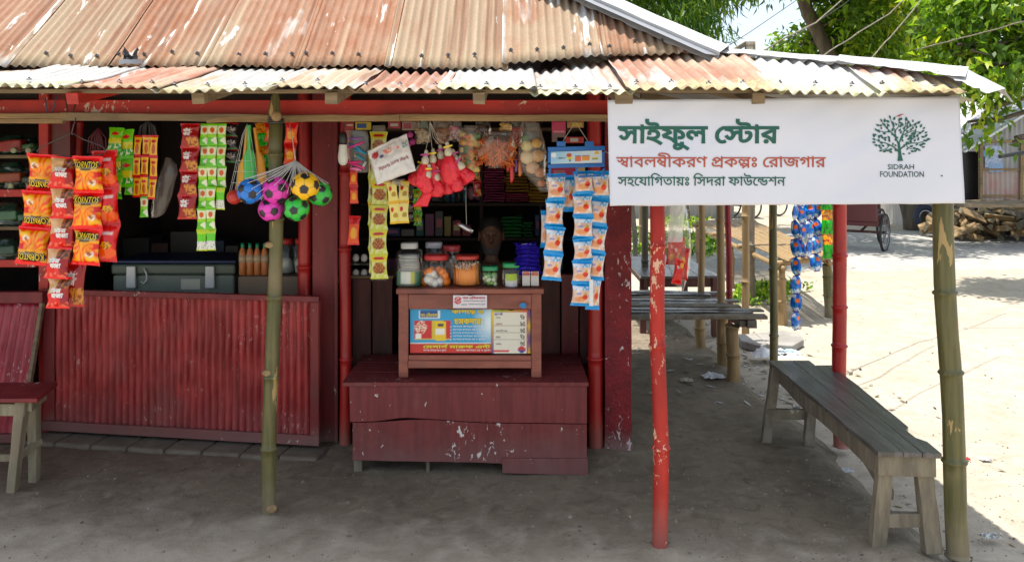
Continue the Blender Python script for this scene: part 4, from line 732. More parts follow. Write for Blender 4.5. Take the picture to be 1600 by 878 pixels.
51:530:242,500 o321,500 o418,447 o464,366 464,325 o464,243 o349,147 236,141 246,152 o291,139 o391,91 o493,28 540,-10 494,-63 o432,-17 o329,50 o229,100 o117,138 46,154 61,223 o96,213 o161,204 207,204 o278,204 o355,238 o385,292 385,320 o385,373 o307,430 247,430 o211,430 o167,416 o148,389 148,370 o148,362 o152,345 154,338 81,323 o76,338 o70,371 70,384 o70,421 o114,473 o191,500|175,465 o170,497 o120,546 73,556 97,601 143,589 o199,567 o250,511 254,468|540,622 540,551 -10,551 -10,622
54:266:276,622 276,551 171,551 171,0 94,0 94,469 o82,503 o35,551 -2,551 -10,551 -10,622 5,622 o29,622 o81,591 97,559 o96,564 o94,600 94,613 94,688 148,688 170,622
55:266:276,622 276,551 171,551 171,0 94,0 94,551 -10,551 -10,622 82,622 o66,641 o33,683 20,704 o54,763 o132,860 o238,917 313,917 o366,917 o463,891 o557,842 o653,773 705,731 663,677 o594,733 o483,807 o382,844 325,844 o270,844 o189,806 o130,738 106,693 o114,678 o142,642 160,622
56:266:276,551 171,551 171,0 94,0 94,551 -10,551 -10,622 94,622 o90,687 o31,775 o-64,826 o-185,848 -252,848 o-311,848 o-396,835 o-442,811 -442,792 o-442,773 o-394,763 -365,763 -269,763 o-216,763 o-154,745 -135,725 o-116,706 o-100,654 -100,615 -167,615 o-168,639 o-178,670 -189,678 o-199,686 o-228,692 -254,692 -353,692 o-394,692 o-456,703 -476,713 o-501,727 o-521,767 -521,789 o-521,847 o-391,917 -258,917 o-55,917 o164,774 174,622 276,622
57:0:-286,-266 o-313,-266 o-377,-243 o-422,-193 -422,-151 o-422,-100 o-344,-39 -274,-39 o-212,-39 o-97,-84 o22,-164 89,-217 44,-271 o-23,-215 o-133,-141 o-231,-103 -279,-103 o-315,-103 o-351,-131 -351,-153 o-351,-181 o-312,-204 -286,-204 o-249,-204 o-204,-173 o-180,-127 o-172,-78 -172,-59 -172,8 -95,8 -95,-45 o-95,-73 o-108,-148 o-147,-219 o-223,-266
61:346:356,622 356,551 336,551 o305,544 o233,497 o169,422 o128,322 128,262 o128,190 o171,105 o235,69 267,69 o292,69 o326,79 348,92 383,31 o357,11 o295,-5 264,-5 o201,-5 o104,61 o49,180 49,260 o49,342 o111,475 o216,567 280,588 216,555 o198,553 o156,551 130,551 -10,551 -10,622
68:712:722,622 722,551 356,551 356,372 o356,343 o374,316 393,316 o412,316 o453,340 o501,392 529,433 589,442 o621,395 o656,295 656,245 o656,182 o601,82 o494,24 417,24 o351,24 o237,70 o141,173 o61,342 29,465 105,485 o141,346 o228,177 o340,100 413,100 o493,100 o580,180 580,243 o580,288 o555,352 535,373 581,392 o551,341 o488,275 o425,242 394,242 o371,242 o331,255 317,268 o301,282 o279,333 279,393 279,551 -10,551 -10,622|363,-149 o338,-149 o303,-117 303,-91 o303,-65 o338,-31 363,-31 o388,-31 o423,-65 423,-91 o423,-117 o388,-149
70:626:636,622 636,551 531,551 531,0 454,0 o412,56 o310,141 o176,199 84,212 48,303 o79,324 o147,362 o218,398 252,414 o214,443 o115,488 48,502 79,570 81,551 -10,551 -10,622|454,551 135,551 114,560 o156,550 o241,506 o314,455 336,432 341,376 o305,360 o226,322 o153,284 125,265 113,280 o199,268 o328,212 o428,132 470,83 457,79 o456,100 o454,149 454,171|180,-6 o155,-6 o120,26 120,52 o120,78 o155,112 180,112 o205,112 o240,78 240,52 o240,26 o205,-6
80:592:313,0 o237,0 o117,58 o49,169 49,248 o49,328 o138,461 o302,576 414,629 453,575 o443,562 o434,534 434,519 o434,490 o481,455 518,455 o521,455 o529,455 533,456 566,400 o510,369 o432,313 o392,255 392,221 o392,193 o434,144 492,144 o502,144 o521,145 528,146 561,61 o511,32 o384,0|320,71 o352,71 o396,76 o436,85 460,91 458,89 o385,98 o316,170 316,222 o316,261 o351,328 o422,392 475,426 473,401 o438,405 o391,436 o367,482 367,507 o367,518 o371,538 375,547 384,533 o309,496 o195,405 o130,299 130,238 o130,176 o186,102 o273,71
81:592:347,39 o295,39 o201,78 o119,171 o49,331 21,452 96,475 o117,376 o167,239 o226,154 o299,115 342,115 o407,115 o483,193 483,271 o483,315 o458,375 449,391 489,392 o472,348 o428,287 o373,257 340,257 o319,257 o284,269 270,282 o255,296 o235,346 235,400 235,451 o235,476 o225,504 o196,516 166,517 175,593 o216,592 o270,576 286,560 o300,545 o312,501 312,471 312,379 o312,354 o328,328 348,328 o364,328 o395,346 o427,393 443,438 499,452 o518,427 o544,364 o559,298 559,268 o559,203 o514,99 o420,39
82:592:382,301 432,286 o392,267 o307,248 268,248 o170,248 o70,335 70,411 o70,456 o108,532 o173,590 o254,622 297,622 o333,622 o393,604 415,584 o435,565 o459,511 459,455 459,143 o459,118 o469,90 o499,78 528,77 520,0 o467,2 o406,28 o382,81 382,122|266,322 o308,322 o370,339 404,357 382,338 382,439 o382,476 o375,517 361,530 o351,541 o320,551 297,551 o271,551 o219,529 o177,490 o151,437 151,406 o151,358 o214,322
83:592:237,0 o198,0 o147,22 132,38 o114,56 o91,110 91,164 91,481 o91,506 o81,534 o52,546 22,547 31,624 o69,623 o120,609 136,595 o153,580 o167,533 167,501 167,355 o198,366 o253,375 269,375 o280,375 o308,372 318,370 o347,363 o386,360 408,360 o446,360 o495,382 514,418 586,383 o573,350 o529,310 o473,292 442,292 o433,292 o410,294 398,297 418,312 o433,292 o448,241 448,213 o448,147 o391,51 o296,0|238,71 o271,71 o320,96 o353,137 o369,187 369,212 o369,249 o340,289 o297,304 274,304 o241,304 o190,292 167,281 167,168 o167,135 o177,100 184,92 o192,84 o215,71
84:592:174,315 o220,315 o292,281 o333,220 333,181 o333,142 o306,87 278,62 275,72 o369,82 o476,152 476,214 o476,250 o443,305 o356,352 274,375 o183,401 o78,445 o35,498 35,536 o35,559 o57,606 83,631 146,596 o131,582 o119,558 119,547 o119,534 o130,512 o166,491 o241,465 304,447 o384,425 o483,374 o538,318 o558,253 558,216 o558,155 o500,72 o400,22 o269,0 197,0 183,0 161,68 o206,84 o257,132 257,169 o257,203 o216,245 175,245 o139,245 o108,217 108,196 o108,186 o114,162 119,152 44,135 o36,153 o27,188 27,207 o27,239 o61,288 o126,315
129:919:929,622 929,551 614,551 614,0 537,0 537,84 542,110 o540,122 o537,175 537,202 537,419 537,431 537,551 -10,551 -10,622|876,271 o876,241 o851,184 o794,148 745,148 o731,148 o702,150 689,153 695,225 o700,224 o720,223 728,223 o772,223 o799,256 799,276 o799,295 o785,324 772,334 o747,354 o659,372 594,372 560,372 o501,372 o408,401 o355,471 355,531 o355,540 o358,565 360,577 435,571 o434,562 o431,544 431,536 o431,477 o501,442 562,442 593,442 o691,442 o799,409 831,380 o856,358 o876,303|347,265 o390,265 o465,228 o529,165 553,126 554,55 543,34 o511,85 o449,156 o386,194 351,194 o334,194 o311,183 o299,163 299,148 o299,132 o307,108 311,99 234,83 o227,97 o217,133 217,150 o217,178 o237,221 o272,250 o319,265|185,463 o237,463 o321,417 o371,329 371,265 o371,246 o367,216 365,206 287,208 o291,221 o294,247 294,256 o294,289 o274,351 o229,392 190,392 o158,392 o131,364 131,342 o131,334 o136,314 140,304 62,288 o55,303 o48,335 48,349 o48,375 o68,417 o104,447 o154,463|123,405 o125,413 o126,436 126,449 o126,490 o86,569 42,582 135,602 o169,574 o202,504 202,450 o202,436 o199,413 197,400
131:0:-254,707 72,917 110,860 -209,644
224:755:765,622 765,551 660,551 660,0 583,0 583,396 605,332 o564,392 o496,477 o435,531 o373,556 337,556 o297,556 o232,526 o178,476 155,447 147,445 o163,455 o194,465 213,465 o272,465 o325,402 325,356 o325,345 o323,325 321,320 304,326 o316,339 o338,363 o363,387 376,400 500,516 549,463 265,195 206,250 288,328 252,285 222,262 o237,279 o258,318 258,343 o258,368 o228,398 199,398 o183,398 o153,390 137,380 61,452 o101,505 o185,584 o277,629 330,629 o386,629 o475,587 o560,504 606,441 588,446 o585,470 o583,526 583,558 583,688 636,688 659,622|660,-43 585,-43 o575,-13 o544,25 o502,43 475,43 o423,43 o326,26 269,26 o233,26 o155,40 o87,78 o45,152 45,212 o45,228 o49,268 54,287 131,277 o127,265 o123,230 123,211 o123,170 o158,120 o224,98 269,98 o316,98 o408,115 458,115 o496,115 o560,90 583,61 583,151 660,151
269:613:397,306 o363,306 o310,318 o262,345 234,365 o209,384 o181,399 164,399 o146,399 o124,381 124,363 o124,348 o144,321 160,308 105,253 o79,275 o42,333 42,369 o42,404 o75,448 o128,470 157,470 o181,470 o223,454 o261,430 278,418 o311,395 o359,371 389,371 o425,371 o463,405 463,442 o463,480 o423,549 393,575 472,591 o488,577 o519,532 o540,475 540,442 o540,397 o505,337 o441,306|87,601 133,589 o198,563 o245,497 245,442 o245,434 o243,414 241,405 165,407 o167,418 o168,436 168,444 o168,485 o120,544 65,556|-10,551 -10,622 623,622 623,551|514,369 514,0 437,0 o404,40 o331,97 o244,136 189,148 154,226 o214,265 o345,330 437,358|437,303 o402,288 o327,250 o258,210 230,193 236,202 o302,183 o403,125 440,88 o439,105 o437,149 437,162
275:720:495,303 o426,303 o339,373 312,437 324,439 o317,407 o286,343 o235,300 197,300 o168,300 o117,321 o66,372 37,417 98,453 o127,404 o164,376 186,376 o210,376 o247,408 o269,484 271,551 340,551 o348,514 o374,449 o413,399 o466,371 501,371 o536,371 o573,408 573,442 o573,480 o532,549 503,575 583,591 o599,577 o630,532 o650,475 650,442 o650,372 o568,303|730,622 730,551 -10,551 -10,622|620,369 620,0 543,0 o510,40 o437,97 o350,136 295,148 260,226 o320,265 o465,339 543,363|543,303 o508,288 o433,250 o364,210 336,193 342,202 o408,183 o509,125 546,88 o545,105 o543,149 543,162
341:660:379,185 o301,185 o169,245 o66,380 29,492 102,513 o132,426 o204,313 o306,258 378,258 o463,258 o528,318 528,364 o528,405 o472,460 422,460 o397,460 o366,446 o352,421 352,406 o352,399 o355,377 358,369 285,355 o279,372 o274,407 274,417 o274,454 o313,503 o379,527 417,527 o477,527 o560,480 o603,405 603,361 o603,311 o552,231 o453,185|670,622 670,551 -10,551 -10,622|258,148 o314,148 o402,105 o479,30 515,-18 479,-72 o449,-31 o382,36 o310,77 270,77 o240,77 o209,52 209,30 o209,10 o240,-17 273,-29 238,-98 o205,-86 o156,-47 o128,3 128,31 o128,69 o166,121 o225,148|545,-77 468,-77 468,-3 471,20 o470,44 o468,92 468,113 468,142 o468,159 o471,208 472,228 545,291
361:811:821,622 821,551 455,551 455,373 o455,343 o473,316 492,316 o511,316 o552,340 o600,392 628,433 688,442 o720,395 o755,295 755,245 o755,180 o698,80 o590,24 515,24 o454,24 o338,73 o234,191 189,294 259,325 o289,253 o359,153 o451,100 513,100 o591,100 o679,180 679,243 o679,288 o654,352 634,373 680,392 o650,341 o587,275 o524,242 493,242 o470,242 o430,255 416,268 o400,282 o378,333 378,393 378,402 381,398 o380,417 o378,454 378,472 378,551 -10,551 -10,622|181,500 o223,500 o300,473 o372,422 405,386 415,286 o361,353 o242,428 189,428 o165,428 o125,404 125,375 o125,360 o143,330 165,318 113,258 o79,281 o43,341 43,375 o43,417 o83,472 o146,500
370:848:192,471 o237,471 o309,442 o371,391 400,358 399,268 o357,323 o255,399 207,399 o174,399 o128,365 128,331 o128,304 o165,266 202,250 165,179 o109,203 o46,283 46,334 o46,381 o90,441 o157,471|858,622 858,551 452,551 452,205 o452,161 o462,125 469,117 o487,96 524,96 o563,96 o633,134 659,162 o688,193 o719,263 719,299 o719,331 o687,364 650,364 o638,364 o610,360 597,357 586,428 o605,433 o646,439 669,439 o706,439 o764,411 o797,351 797,303 o797,244 o739,133 695,95 o658,63 o571,24 519,24 o482,24 o429,46 412,63 o396,82 o375,136 375,191 375,337 379,363 o377,383 o375,422 375,444 375,551 -10,551 -10,622|675,622 o674,663 o637,699 595,699 501,699 o436,699 o365,717 340,736 o313,756 o286,819 286,859 o286,872 o289,897 291,912 365,907 o363,896 o361,879 361,869 o361,847 o370,813 380,802 o394,786 o447,771 496,771 574,771 o627,771 o689,755 711,734 o728,718 o746,663 747,622
410:748:758,622 758,551 653,551 653,-43 576,-43 576,107 578,123 o577,144 o576,189 576,220 576,379 585,338 o552,369 o484,413 448,413 o427,413 o390,387 390,352 o390,347 o391,330 392,323 327,318 o323,352 o289,401 o240,428 210,428 o170,428 o128,391 128,361 o128,331 o162,291 198,275 160,204 o126,220 o75,264 o46,325 46,365 o46,405 o87,465 o159,500 203,500 o237,500 o293,483 o340,447 360,418 344,417 o355,450 o412,485 446,485 o491,485 o567,441 601,411 578,418 o577,439 o576,469 576,491 576,551 -10,551 -10,622|374,261 o416,261 o487,234 o551,181 o616,104 653,53 602,18 o569,65 o514,131 o462,173 o408,193 377,193 o327,193 o245,150 213,122 205,121 o221,131 o253,139 274,139 o322,139 o363,89 363,57 o363,47 o362,32 360,28 265,-31 o284,-16 o302,11 302,33 o302,53 o279,80 253,80 o238,80 o209,71 195,63 127,131 o163,167 o237,226 o322,261|563,113 303,-94 254,-36 338,25 349,28 o360,37 o379,53 o399,70 411,79 519,163
434:983:188,127 o161,127 o112,149 o63,200 35,244 96,281 o123,233 o159,203 180,203 o197,203 o228,224 o265,276 289,321 312,354 o339,410 o386,449 415,449 o448,449 o501,412 536,374 539,343 532,292 o502,331 o457,375 436,375 o422,375 o398,359 o368,314 343,268 o316,219 o272,156 o223,127|271,271 o261,339 o240,419 214,441 o189,464 o103,487 38,495 53,571 107,551 o164,542 o240,514 o287,469 o311,403 315,356|993,622 993,551 588,551 588,205 o588,161 o598,125 605,117 o623,96 659,96 o699,96 o769,134 795,162 o824,193 o855,263 855,299 o855,331 o823,364 786,364 o774,364 o746,360 733,357 722,428 o741,433 o782,439 805,439 o842,439 o900,411 o933,351 933,303 o933,244 o875,133 831,95 o794,63 o707,24 655,24 o618,24 o565,46 548,63 o532,82 o511,136 511,191 511,337 515,373 o513,391 o511,432 511,458 511,551 -10,551 -10,622|811,622 o810,663 o773,699 731,699 637,699 o572,699 o501,717 476,736 o449,756 o422,819 422,859 o422,872 o425,897 427,912 501,907 o499,896 o497,879 497,869 o497,847 o506,813 516,802 o530,786 o583,771 632,771 710,771 o763,771 o825,755 847,734 o864,718 o882,663 883,622
450:346:356,622 356,551 336,551 o305,544 o233,497 o169,422 o128,322 128,262 o128,190 o171,105 o235,69 267,69 o292,69 o326,79 348,92 383,31 o357,11 o295,-5 263,-5 o200,-5 o104,61 o49,180 49,260 o49,337 o98,458 o177,548 o269,607 312,622
454:803:813,622 813,551 501,551 501,288 498,274 o500,255 o501,215 501,195 501,0 424,0 o394,60 o289,161 o153,231 76,243 37,339 o133,397 o338,491 447,524 424,482 424,551 -10,551 -10,622|424,474 445,446 o369,421 o201,348 130,304 o184,292 o306,234 o410,146 438,88 429,88 o427,111 o424,157 424,189|638,164 o601,164 o535,194 o481,262 461,317 498,385 o513,332 o552,265 o600,233 628,233 o651,233 o691,262 691,298 o691,319 o673,355 o631,382 595,389 610,463 o652,455 o723,414 o767,348 767,299 o767,238 o697,164|185,-6 o160,-6 o125,26 125,52 o125,78 o160,112 185,112 o210,112 o245,78 245,52 o245,26 o210,-6
"""
BN_LINES = {'sign1': [[50, 54, 10, 41, 57, 47], [450, 434, 54, 46]], 'sign2': [[275, 54, 42, 47, 269, 56, 20, 46, 34], [224, 20, 410, 7], [450, 46, 54, 27, 22, 54, 46]], 'sign3': [[50, 51, 61, 45, 54, 55, 22, 35, 54, 70, 7], [55, 50, 37, 46, 54], [41, 54, 12, 61, 361, 48, 39]], 'shop': [[450, 44, 50, 54, 50, 131], [44, 54, 454, 41], [16, 370]], 'p1': [[20, 54, 40, 61, 68], [18]], 'p2': [[25, 44, 20, 37, 54, 46]], 'b1': [[44, 30, 46]], 'b2': [[43, 54, 27, 54]], 'st': [[37, 54, 39], [16, 55, 35, 44, 21, 54, 39, 54]], 'li': [[9, 40, 39, 54, 46], [20, 54, 40, 61, 68, 46], [45, 341], [18], [50, 57, 46, 129, 54]], 'n1': [[82, 83]], 'n2': [[84, 80]], 'n3': [[81, 80]]}
# Bengali letter shapes above: glyph number : advance : contours (o = off-curve point)
def _load_glyphs():
    g = {}
    for ln in GLYPHS.strip().split('\n'):
        i, adv, cs = ln.split(':')
        out = []
        for c in cs.split('|'):
            if not c: continue
            pts = []
            for p in c.split():
                on = not p.startswith('o')
                x, y = (p if on else p[1:]).split(',')
                pts.append((float(x)/1000, float(y)/1000, on))
            full = []
            n = len(pts)
            for k in range(n):
                a, b = pts[k], pts[(k+1) % n]
                full.append(a)
                if not a[2] and not b[2]: full.append(((a[0]+b[0])/2, (a[1]+b[1])/2, True))
            s = next(k for k, p in enumerate(full) if p[2])
            full = full[s:]+full[:s]+[full[s]]
            poly = []; k = 0
            while k < len(full)-1:
                if full[k+1][2]:
                    poly.append(full[k][:2]); k += 1
                else:
                    a, b, c2 = full[k], full[k+1], full[k+2]
                    for t in (0, .33, .67):
                        poly.append(tuple((1-t)**2*a[q]+2*t*(1-t)*b[q]+t*t*c2[q] for q in (0, 1)))
                    k += 2
            out.append(poly)
        g[int(i)] = (float(adv)/1000, out)
    return g
GL = _load_glyphs()
def _wind(q, polys):
    w = 0
    for p in polys:
        for i in range(len(p)):
            (x1, y1), (x2, y2) = p[i-1], p[i]
            if y1 <= q[1]:
                if y2 > q[1] and (x2-x1)*(q[1]-y1)-(q[0]-x1)*(y2-y1) > 0: w += 1
            elif y2 <= q[1] and (x2-x1)*(q[1]-y1)-(q[0]-x1)*(y2-y1) < 0: w -= 1
    return w
def _grow(p, d):
    q = [p[i] for i in range(len(p)) if math.dist(p[i], p[i-1]) > 1e-5]
    if not d: return q
    out = []
    for i in range(len(q)):
        a, b, c = q[i-1], q[i], q[(i+1) % len(q)]
        n = Vector((-(b[1]-a[1]), b[0]-a[0])).normalized(); m = Vector((-(c[1]-b[1]), c[0]-b[0])).normalized()
        h = n+m; h = h/max(h.length_squared/2, .5) if h.length > 1e-4 else n
        out.append((b[0]+h.x*d, b[1]+h.y*d))
    return out
_gm = {}
def glyph_mesh(gid, bold):
    """non-zero winding fill of one glyph"""
    if (gid, bold) not in _gm:
        polys = [_grow(c, bold) for c in GL[gid][1]]
        vs, es = [], []
        for p in polys:
            b = len(vs); vs += [Vector(q) for q in p]; es += [(b+i, b+(i+1) % len(p)) for i in range(len(p))]
        if vs:
            r = geometry.delaunay_2d_cdt(vs, es, [], 0, 1e-5)
            fs = [tuple(f) for f in r[2] if _wind(tuple(sum((r[0][i] for i in f), Vector((0, 0)))/len(f)), polys)]
            _gm[gid, bold] = [(v.x, v.y) for v in r[0]], fs
        else: _gm[gid, bold] = [], []
    return _gm[gid, bold]
def bn_text(key, bold=0.0):
    """Bengali line -> vertices (x, y, layer), faces, width"""
    x = 0.0; V, Fc = [], []; n = 0
    for w in BN_LINES[key]:
        for gid in w:
            vs, fs = glyph_mesh(gid, bold); b = len(V)
            V += [(px+x, py, n % 2) for px, py in vs]; Fc += [tuple(i+b for i in t) for t in fs]
            x += GL[gid][0]; n += 1
        x += .26
    return V, Fc, x-.26
_lt = {}
def latin(txt, bold=0.):
    if (txt, bold) not in _lt:
        cu = bpy.data.curves.new('line', 'FONT'); cu.body = txt; cu.offset = bold; cu.resolution_u = 2
        o = bpy.data.objects.new('line', cu); me = bpy.data.meshes.new_from_object(o)
        vs = [(v.co.x, v.co.y, 0) for v in me.vertices]; fs = [tuple(p.vertices) for p in me.polygons]
        bpy.data.objects.remove(o); bpy.data.curves.remove(cu); bpy.data.meshes.remove(me); _lt[txt, bold] = vs, fs, max(v[0] for v in vs)
    return _lt[txt, bold]
def fit(vs, box, keep=False, ang=0.):
    """scale letter vertices into the box (x0, y0, x1, y1)"""
    x0, x1 = min(v[0] for v in vs), max(v[0] for v in vs); y0, y1 = min(v[1] for v in vs), max(v[1] for v in vs)
    sx, sy = (box[2]-box[0])/(x1-x0), (box[3]-box[1])/(y1-y0)
    if keep: sx = sy = min(sx, sy)
    return [(box[0]+(v[0]-x0)*sx, box[1]+(v[1]-y0)*sy, v[2] if len(v) > 2 else 0) for v in vs]
# ---------------------------------------------------------------- the signboard
SX = ((949, 157), (1498, 150), (1509, 318), (953, 323)); SYD = 3.325
SB = thing('signboard', 'white vinyl shop banner with green and brown Bengali lettering and a tree emblem', 'banner', P(1230, 240, SYD))
c00, c10, c11, c01 = P(953, 322, SYD), P(1508, 318, SYD), P(1498, 151, SYD), P(949, 157, SYD)
def sgn(u, v, off=0.):
    p = c00.lerp(c10, u).lerp(c01.lerp(c11, u), v)
    r = .010*nz(u*3.2-v*1.6, v*1.1+u, 3.)+.0022*sin((u*2.5-v*1.0)*9+2*nz(u*3, v))*max(0, u-.2)*(.4+v)+.0065*nz(u*9-v*4, (u+v)*2.)*(.3+v)+.004*abs(nz(u*5-v*2.2, v*.6, 7.))+.005*max(0, .25-u)*v
    e = .0035*nz(u*11, 1.)*(1 if v in (0, 1) else 0)
    return p+Vector((0, -r-off, e))
b = MB(); b.grid(lambda u, v: sgn(u, v), 90, 34); b.build('sheet', weathered('white_vinyl', (.635, .64, .70), (.60, .605, .665), .42, 2., bump=.03, grain=.03, spec=.4), SB, solid=.0012)
def onsign(px, py): 
    """photo point -> sign coordinates"""
    v = (322.5-py)/(322.5-157+(px-949)/559*(1.5)); v = (lerp(322.5, 318, (px-953)/555)-py)/(lerp(165.5, 167, (px-950)/555)); u = (px-lerp(953, 949, v))/(lerp(555, 549, v)); return u, v
def sign_text(name, vf, box, mat, off=.0022):
    vs, fs = vf[0], vf[1]; q = fit(vs, box); b = MB()
    b.add([sgn(*onsign(x, y), off+.00012*z) for x, y, z in q], [f[::-1] for f in fs]); return b.build(name, mat, SB)
def flip(vf): return [(x, -y, *(r or (0,))) for x, y, *r in vf[0]], vf[1]
sign_text('lettering', flip(bn_text('sign1', .030)), (965, 186, 1217, 236), M['ink_green'])
sign_text('lettering', flip(bn_text('sign2', .012)), (963, 239, 1290, 264), M['ink_brown'])
sign_text('lettering', flip(bn_text('sign3', .012)), (965, 271, 1227, 292), M['ink_green'])
sign_text('lettering', flip(latin('SIDRAH', .006)), (1387, 257, 1428, 265), M['ink_deep'])
sign_text('lettering', flip(latin('FOUNDATION', .006)), (1375, 268, 1443, 277), M['ink_deep'])
R_ = random.Random(4); eb = MB()
def flat_strip(pts, ws):
    vs, fs = [], []
    for i, p in enumerate(pts):
        d = Vector(pts[min(i+1, len(pts)-1)])-Vector(pts[max(i-1, 0)]); n = Vector((-d.y, d.x)).normalized()*ws[i]; vs += [(p[0]+n.x, p[1]+n.y), (p[0]-n.x, p[1]-n.y)]
    for i in range(len(pts)-1): fs.append((2*i, 2*i+1, 2*i+3, 2*i+2))
    eb.add([sgn(*onsign(x, y), .0024) for x, y in vs], fs)
def leafp(x, y, a, L):
    w = L*.26; pts = [(0, 0), (.3, w/L), (.65, w/L*.8), (1, 0), (.65, -w/L*.8), (.3, -w/L)]
    eb.add([sgn(*onsign(x+(p*cos(a)-q*sin(a))*L, y+(p*sin(a)+q*cos(a))*L), .0027) for p, q in pts], [(0, 1, 2, 3, 4, 5)])
flat_strip([(1406.5, 252), (1406, 243), (1405, 232), (1404, 224)], [4.4, 2.6, 2.2, 2.])
tw = []
for pts, w in (([(1405, 238), (1396, 230), (1386, 225), (1376, 222), (1368, 219)], 1.3), ([(1404, 226), (1399, 215), (1391, 206), (1384, 199), (1379, 191)], 1.3), ([(1404, 226), (1408, 215), (1412, 206), (1414, 197), (1415, 190)], 1.2), ([(1406, 234), (1414, 227), (1424, 224), (1434, 224), (1444, 221)], 1.2), ([(1399, 215), (1398, 205), (1395, 196), (1392, 186)], .9), ([(1410, 212), (1418, 208), (1426, 205), (1435, 207)], .9), ([(1391, 206), (1382, 207), (1374, 205)], .8), ([(1416, 226), (1424, 219), (1431, 214)], .8), ([(1390, 227), (1384, 233), (1378, 235)], .7), ([(1412, 206), (1420, 199), (1428, 195)], .8), ([(1398, 205), (1404, 198), (1405, 190)], .7), ([(1416, 228), (1422, 233), (1430, 233)], .6)):
    flat_strip(pts, [w*(1-.17*i) for i in range(len(pts))])
    a = atan2(pts[-1][1]-pts[-2][1], pts[-1][0]-pts[-2][0])
    leafp(pts[-1][0], pts[-1][1], a, 6)
LV = []
for k in range(4000):
    x, y = R_.uniform(1364, 1448), R_.uniform(184, 246); e = ((x-1406)/41)**2+((y-217)/(31 if y < 217 else 25))**2
    if e > 1 or (abs(x-1405) < 4 and y > 218) or any((x-p)**2+(y-q)**2 < 23 for p, q in LV): continue
    LV.append((x, y)); leafp(x, y, atan2(y-240, x-1406)+R_.uniform(-.9, .9), R_.uniform(5., 7.4))
eb.build('tree_emblem', M['ink_green'], SB)
eb = MB(); eb.add([sgn(*onsign(1471+1.4*cos(t), 275+1.4*sin(t)), .0026) for t in (0, 1, 2, 3, 4, 5)], [(0, 1, 2, 3, 4, 5)]); eb.build('hole_mark', M['ink_black'], SB)
eb = MB(); eb.add([sgn(*onsign(x, y), .0026) for x, y in ((1399, 183.2), (1403, 181), (1406, 179.6), (1409, 178.4), (1414, 179.2), (1409.5, 180.0), (1407, 182.2), (1403, 182.6))], [(0, 1, 2, 7), (2, 3, 4, 5), (2, 5, 6, 7)]); eb.build('bird_emblem', M['ink_brown'], SB)
# ---------------------------------------------------------------- the show case posters
def poster(name, label, x0, z0, x1, z1, y, paint, nu, nv, texts, curl=0.):
    b = MB()
    def pt(u, v, o=0.): return Vector((lerp(x0, x1, u), y-o-curl*max(0, v-.8)*(.5+nz(u*4, 3.))-.0012*nz(u*6, v*5), lerp(z0, z1, v)-(.010*max(0, nz(u*5, 9.)) if v == 1 else 0)))
    b.grid(lambda u, v: pt(u, v), nu, nv, smooth=False, col=lambda u, v: paint(u, v)); o = b.build(name, M['print'], SCS, solid=.0006); o['label'] = label
    for vf, box, mat, lay in texts:
        vs = fit(vf[0], box); t = MB(); t.add([pt(min(1, max(0, p)), min(1, max(0, q)), .0016+.0006*lay+.0001*z) for p, q, z in vs], vf[1]); t.build('lettering', mat, o)
def p_blue(u, v):
    if v < .22: return C(205, 40, 35) if v > .02 else C(150, 25, 25)
    if v < .245: return C(225, 225, 215)
    if .045 < u < .50 and .26 < v < .75:
        if .30 < u < .44 and .29 < v < .72: 
            if .43 < v < .55 and ((u-.36)/.06)**2 < 1: return C(235, 235, 225)
            if .34 < u < .41 and .60 < v < .68: return C(70, 75, 60)
            return C(236, 200, 40)
        if v > .32 and (u < .26 or u > .4): 
            if ((u-.13)/.075)**2+((v-.58)/.15)**2 < 1 and nz(u*60, v*40) > -.05: return C(235, 215, 190)
            if .07 < u < .14 and .34 < v < .44: return C(240, 235, 225)
            return C(205, 32, 40)
        if v > .30: return C(215, 190, 50)
    if .10 < u < .36 and .78 < v < .96: 
        return C(225, 230, 235) if not (.12 < u < .34 and .80 < v < .97) else C(25, 85, 150)
    t = max(0, 1-sqrt(((u-1.02)/.28)**2+((v-.68)/.55)**2)); return mixc(C(28, 158, 208), C(225, 240, 245), min(1, t*1.3))
pz0, pz1 = PZ(555, 4.39)+.006, PZ(484, 4.39)
tx = [((bn_text('p1', .055)), (.50, .87, .90, .99), M['ink_olive'], 0), ((bn_text('p1', .03)), (.505, .88, .895, .985), M['ink_yellow'], 1),
      ((bn_text('p2', .055)), (.53, .645, .87, .80), M['ink_olive'], 0), ((bn_text('p2', .03)), (.535, .655, .865, .79), M['ink_yellow'], 1), ((latin('!', .02)), (.885, .66, .9, .78), M['ink_yellow'], 1),
      ((bn_text('shop', .06)), (.155, .11, .985, .215), M['ink_olive'], 0), ((bn_text('shop', .035)), (.16, .115, .98, .21), M['ink_yellow'], 1), ((bn_text('li', .01)), (.16, .035, .44, .09), M['ink_white'], 1), ((bn_text('li', .01)), (.56, .035, .98, .09), M['ink_white'], 1), ((bn_text('st', .02)), (.13, .82, .33, .92), M['ink_yellow'], 1)]
for i in range(5): tx.append((bn_text('li', .012), (.52, .575-.072*i, .94-.03*(i % 3), .625-.072*i), M['ink_white'], 1)); tx.append((latin('o', .02), (.485, .58-.072*i, .503, .615-.072*i), M['ink_white'], 1))
poster('blue_poster', 'blue and red soap poster with yellow lettering, its top edge curling', PX(640, 4.39), pz0, PX(769, 4.39), pz1, sy+.029, p_blue, 70, 44, tx, .02)
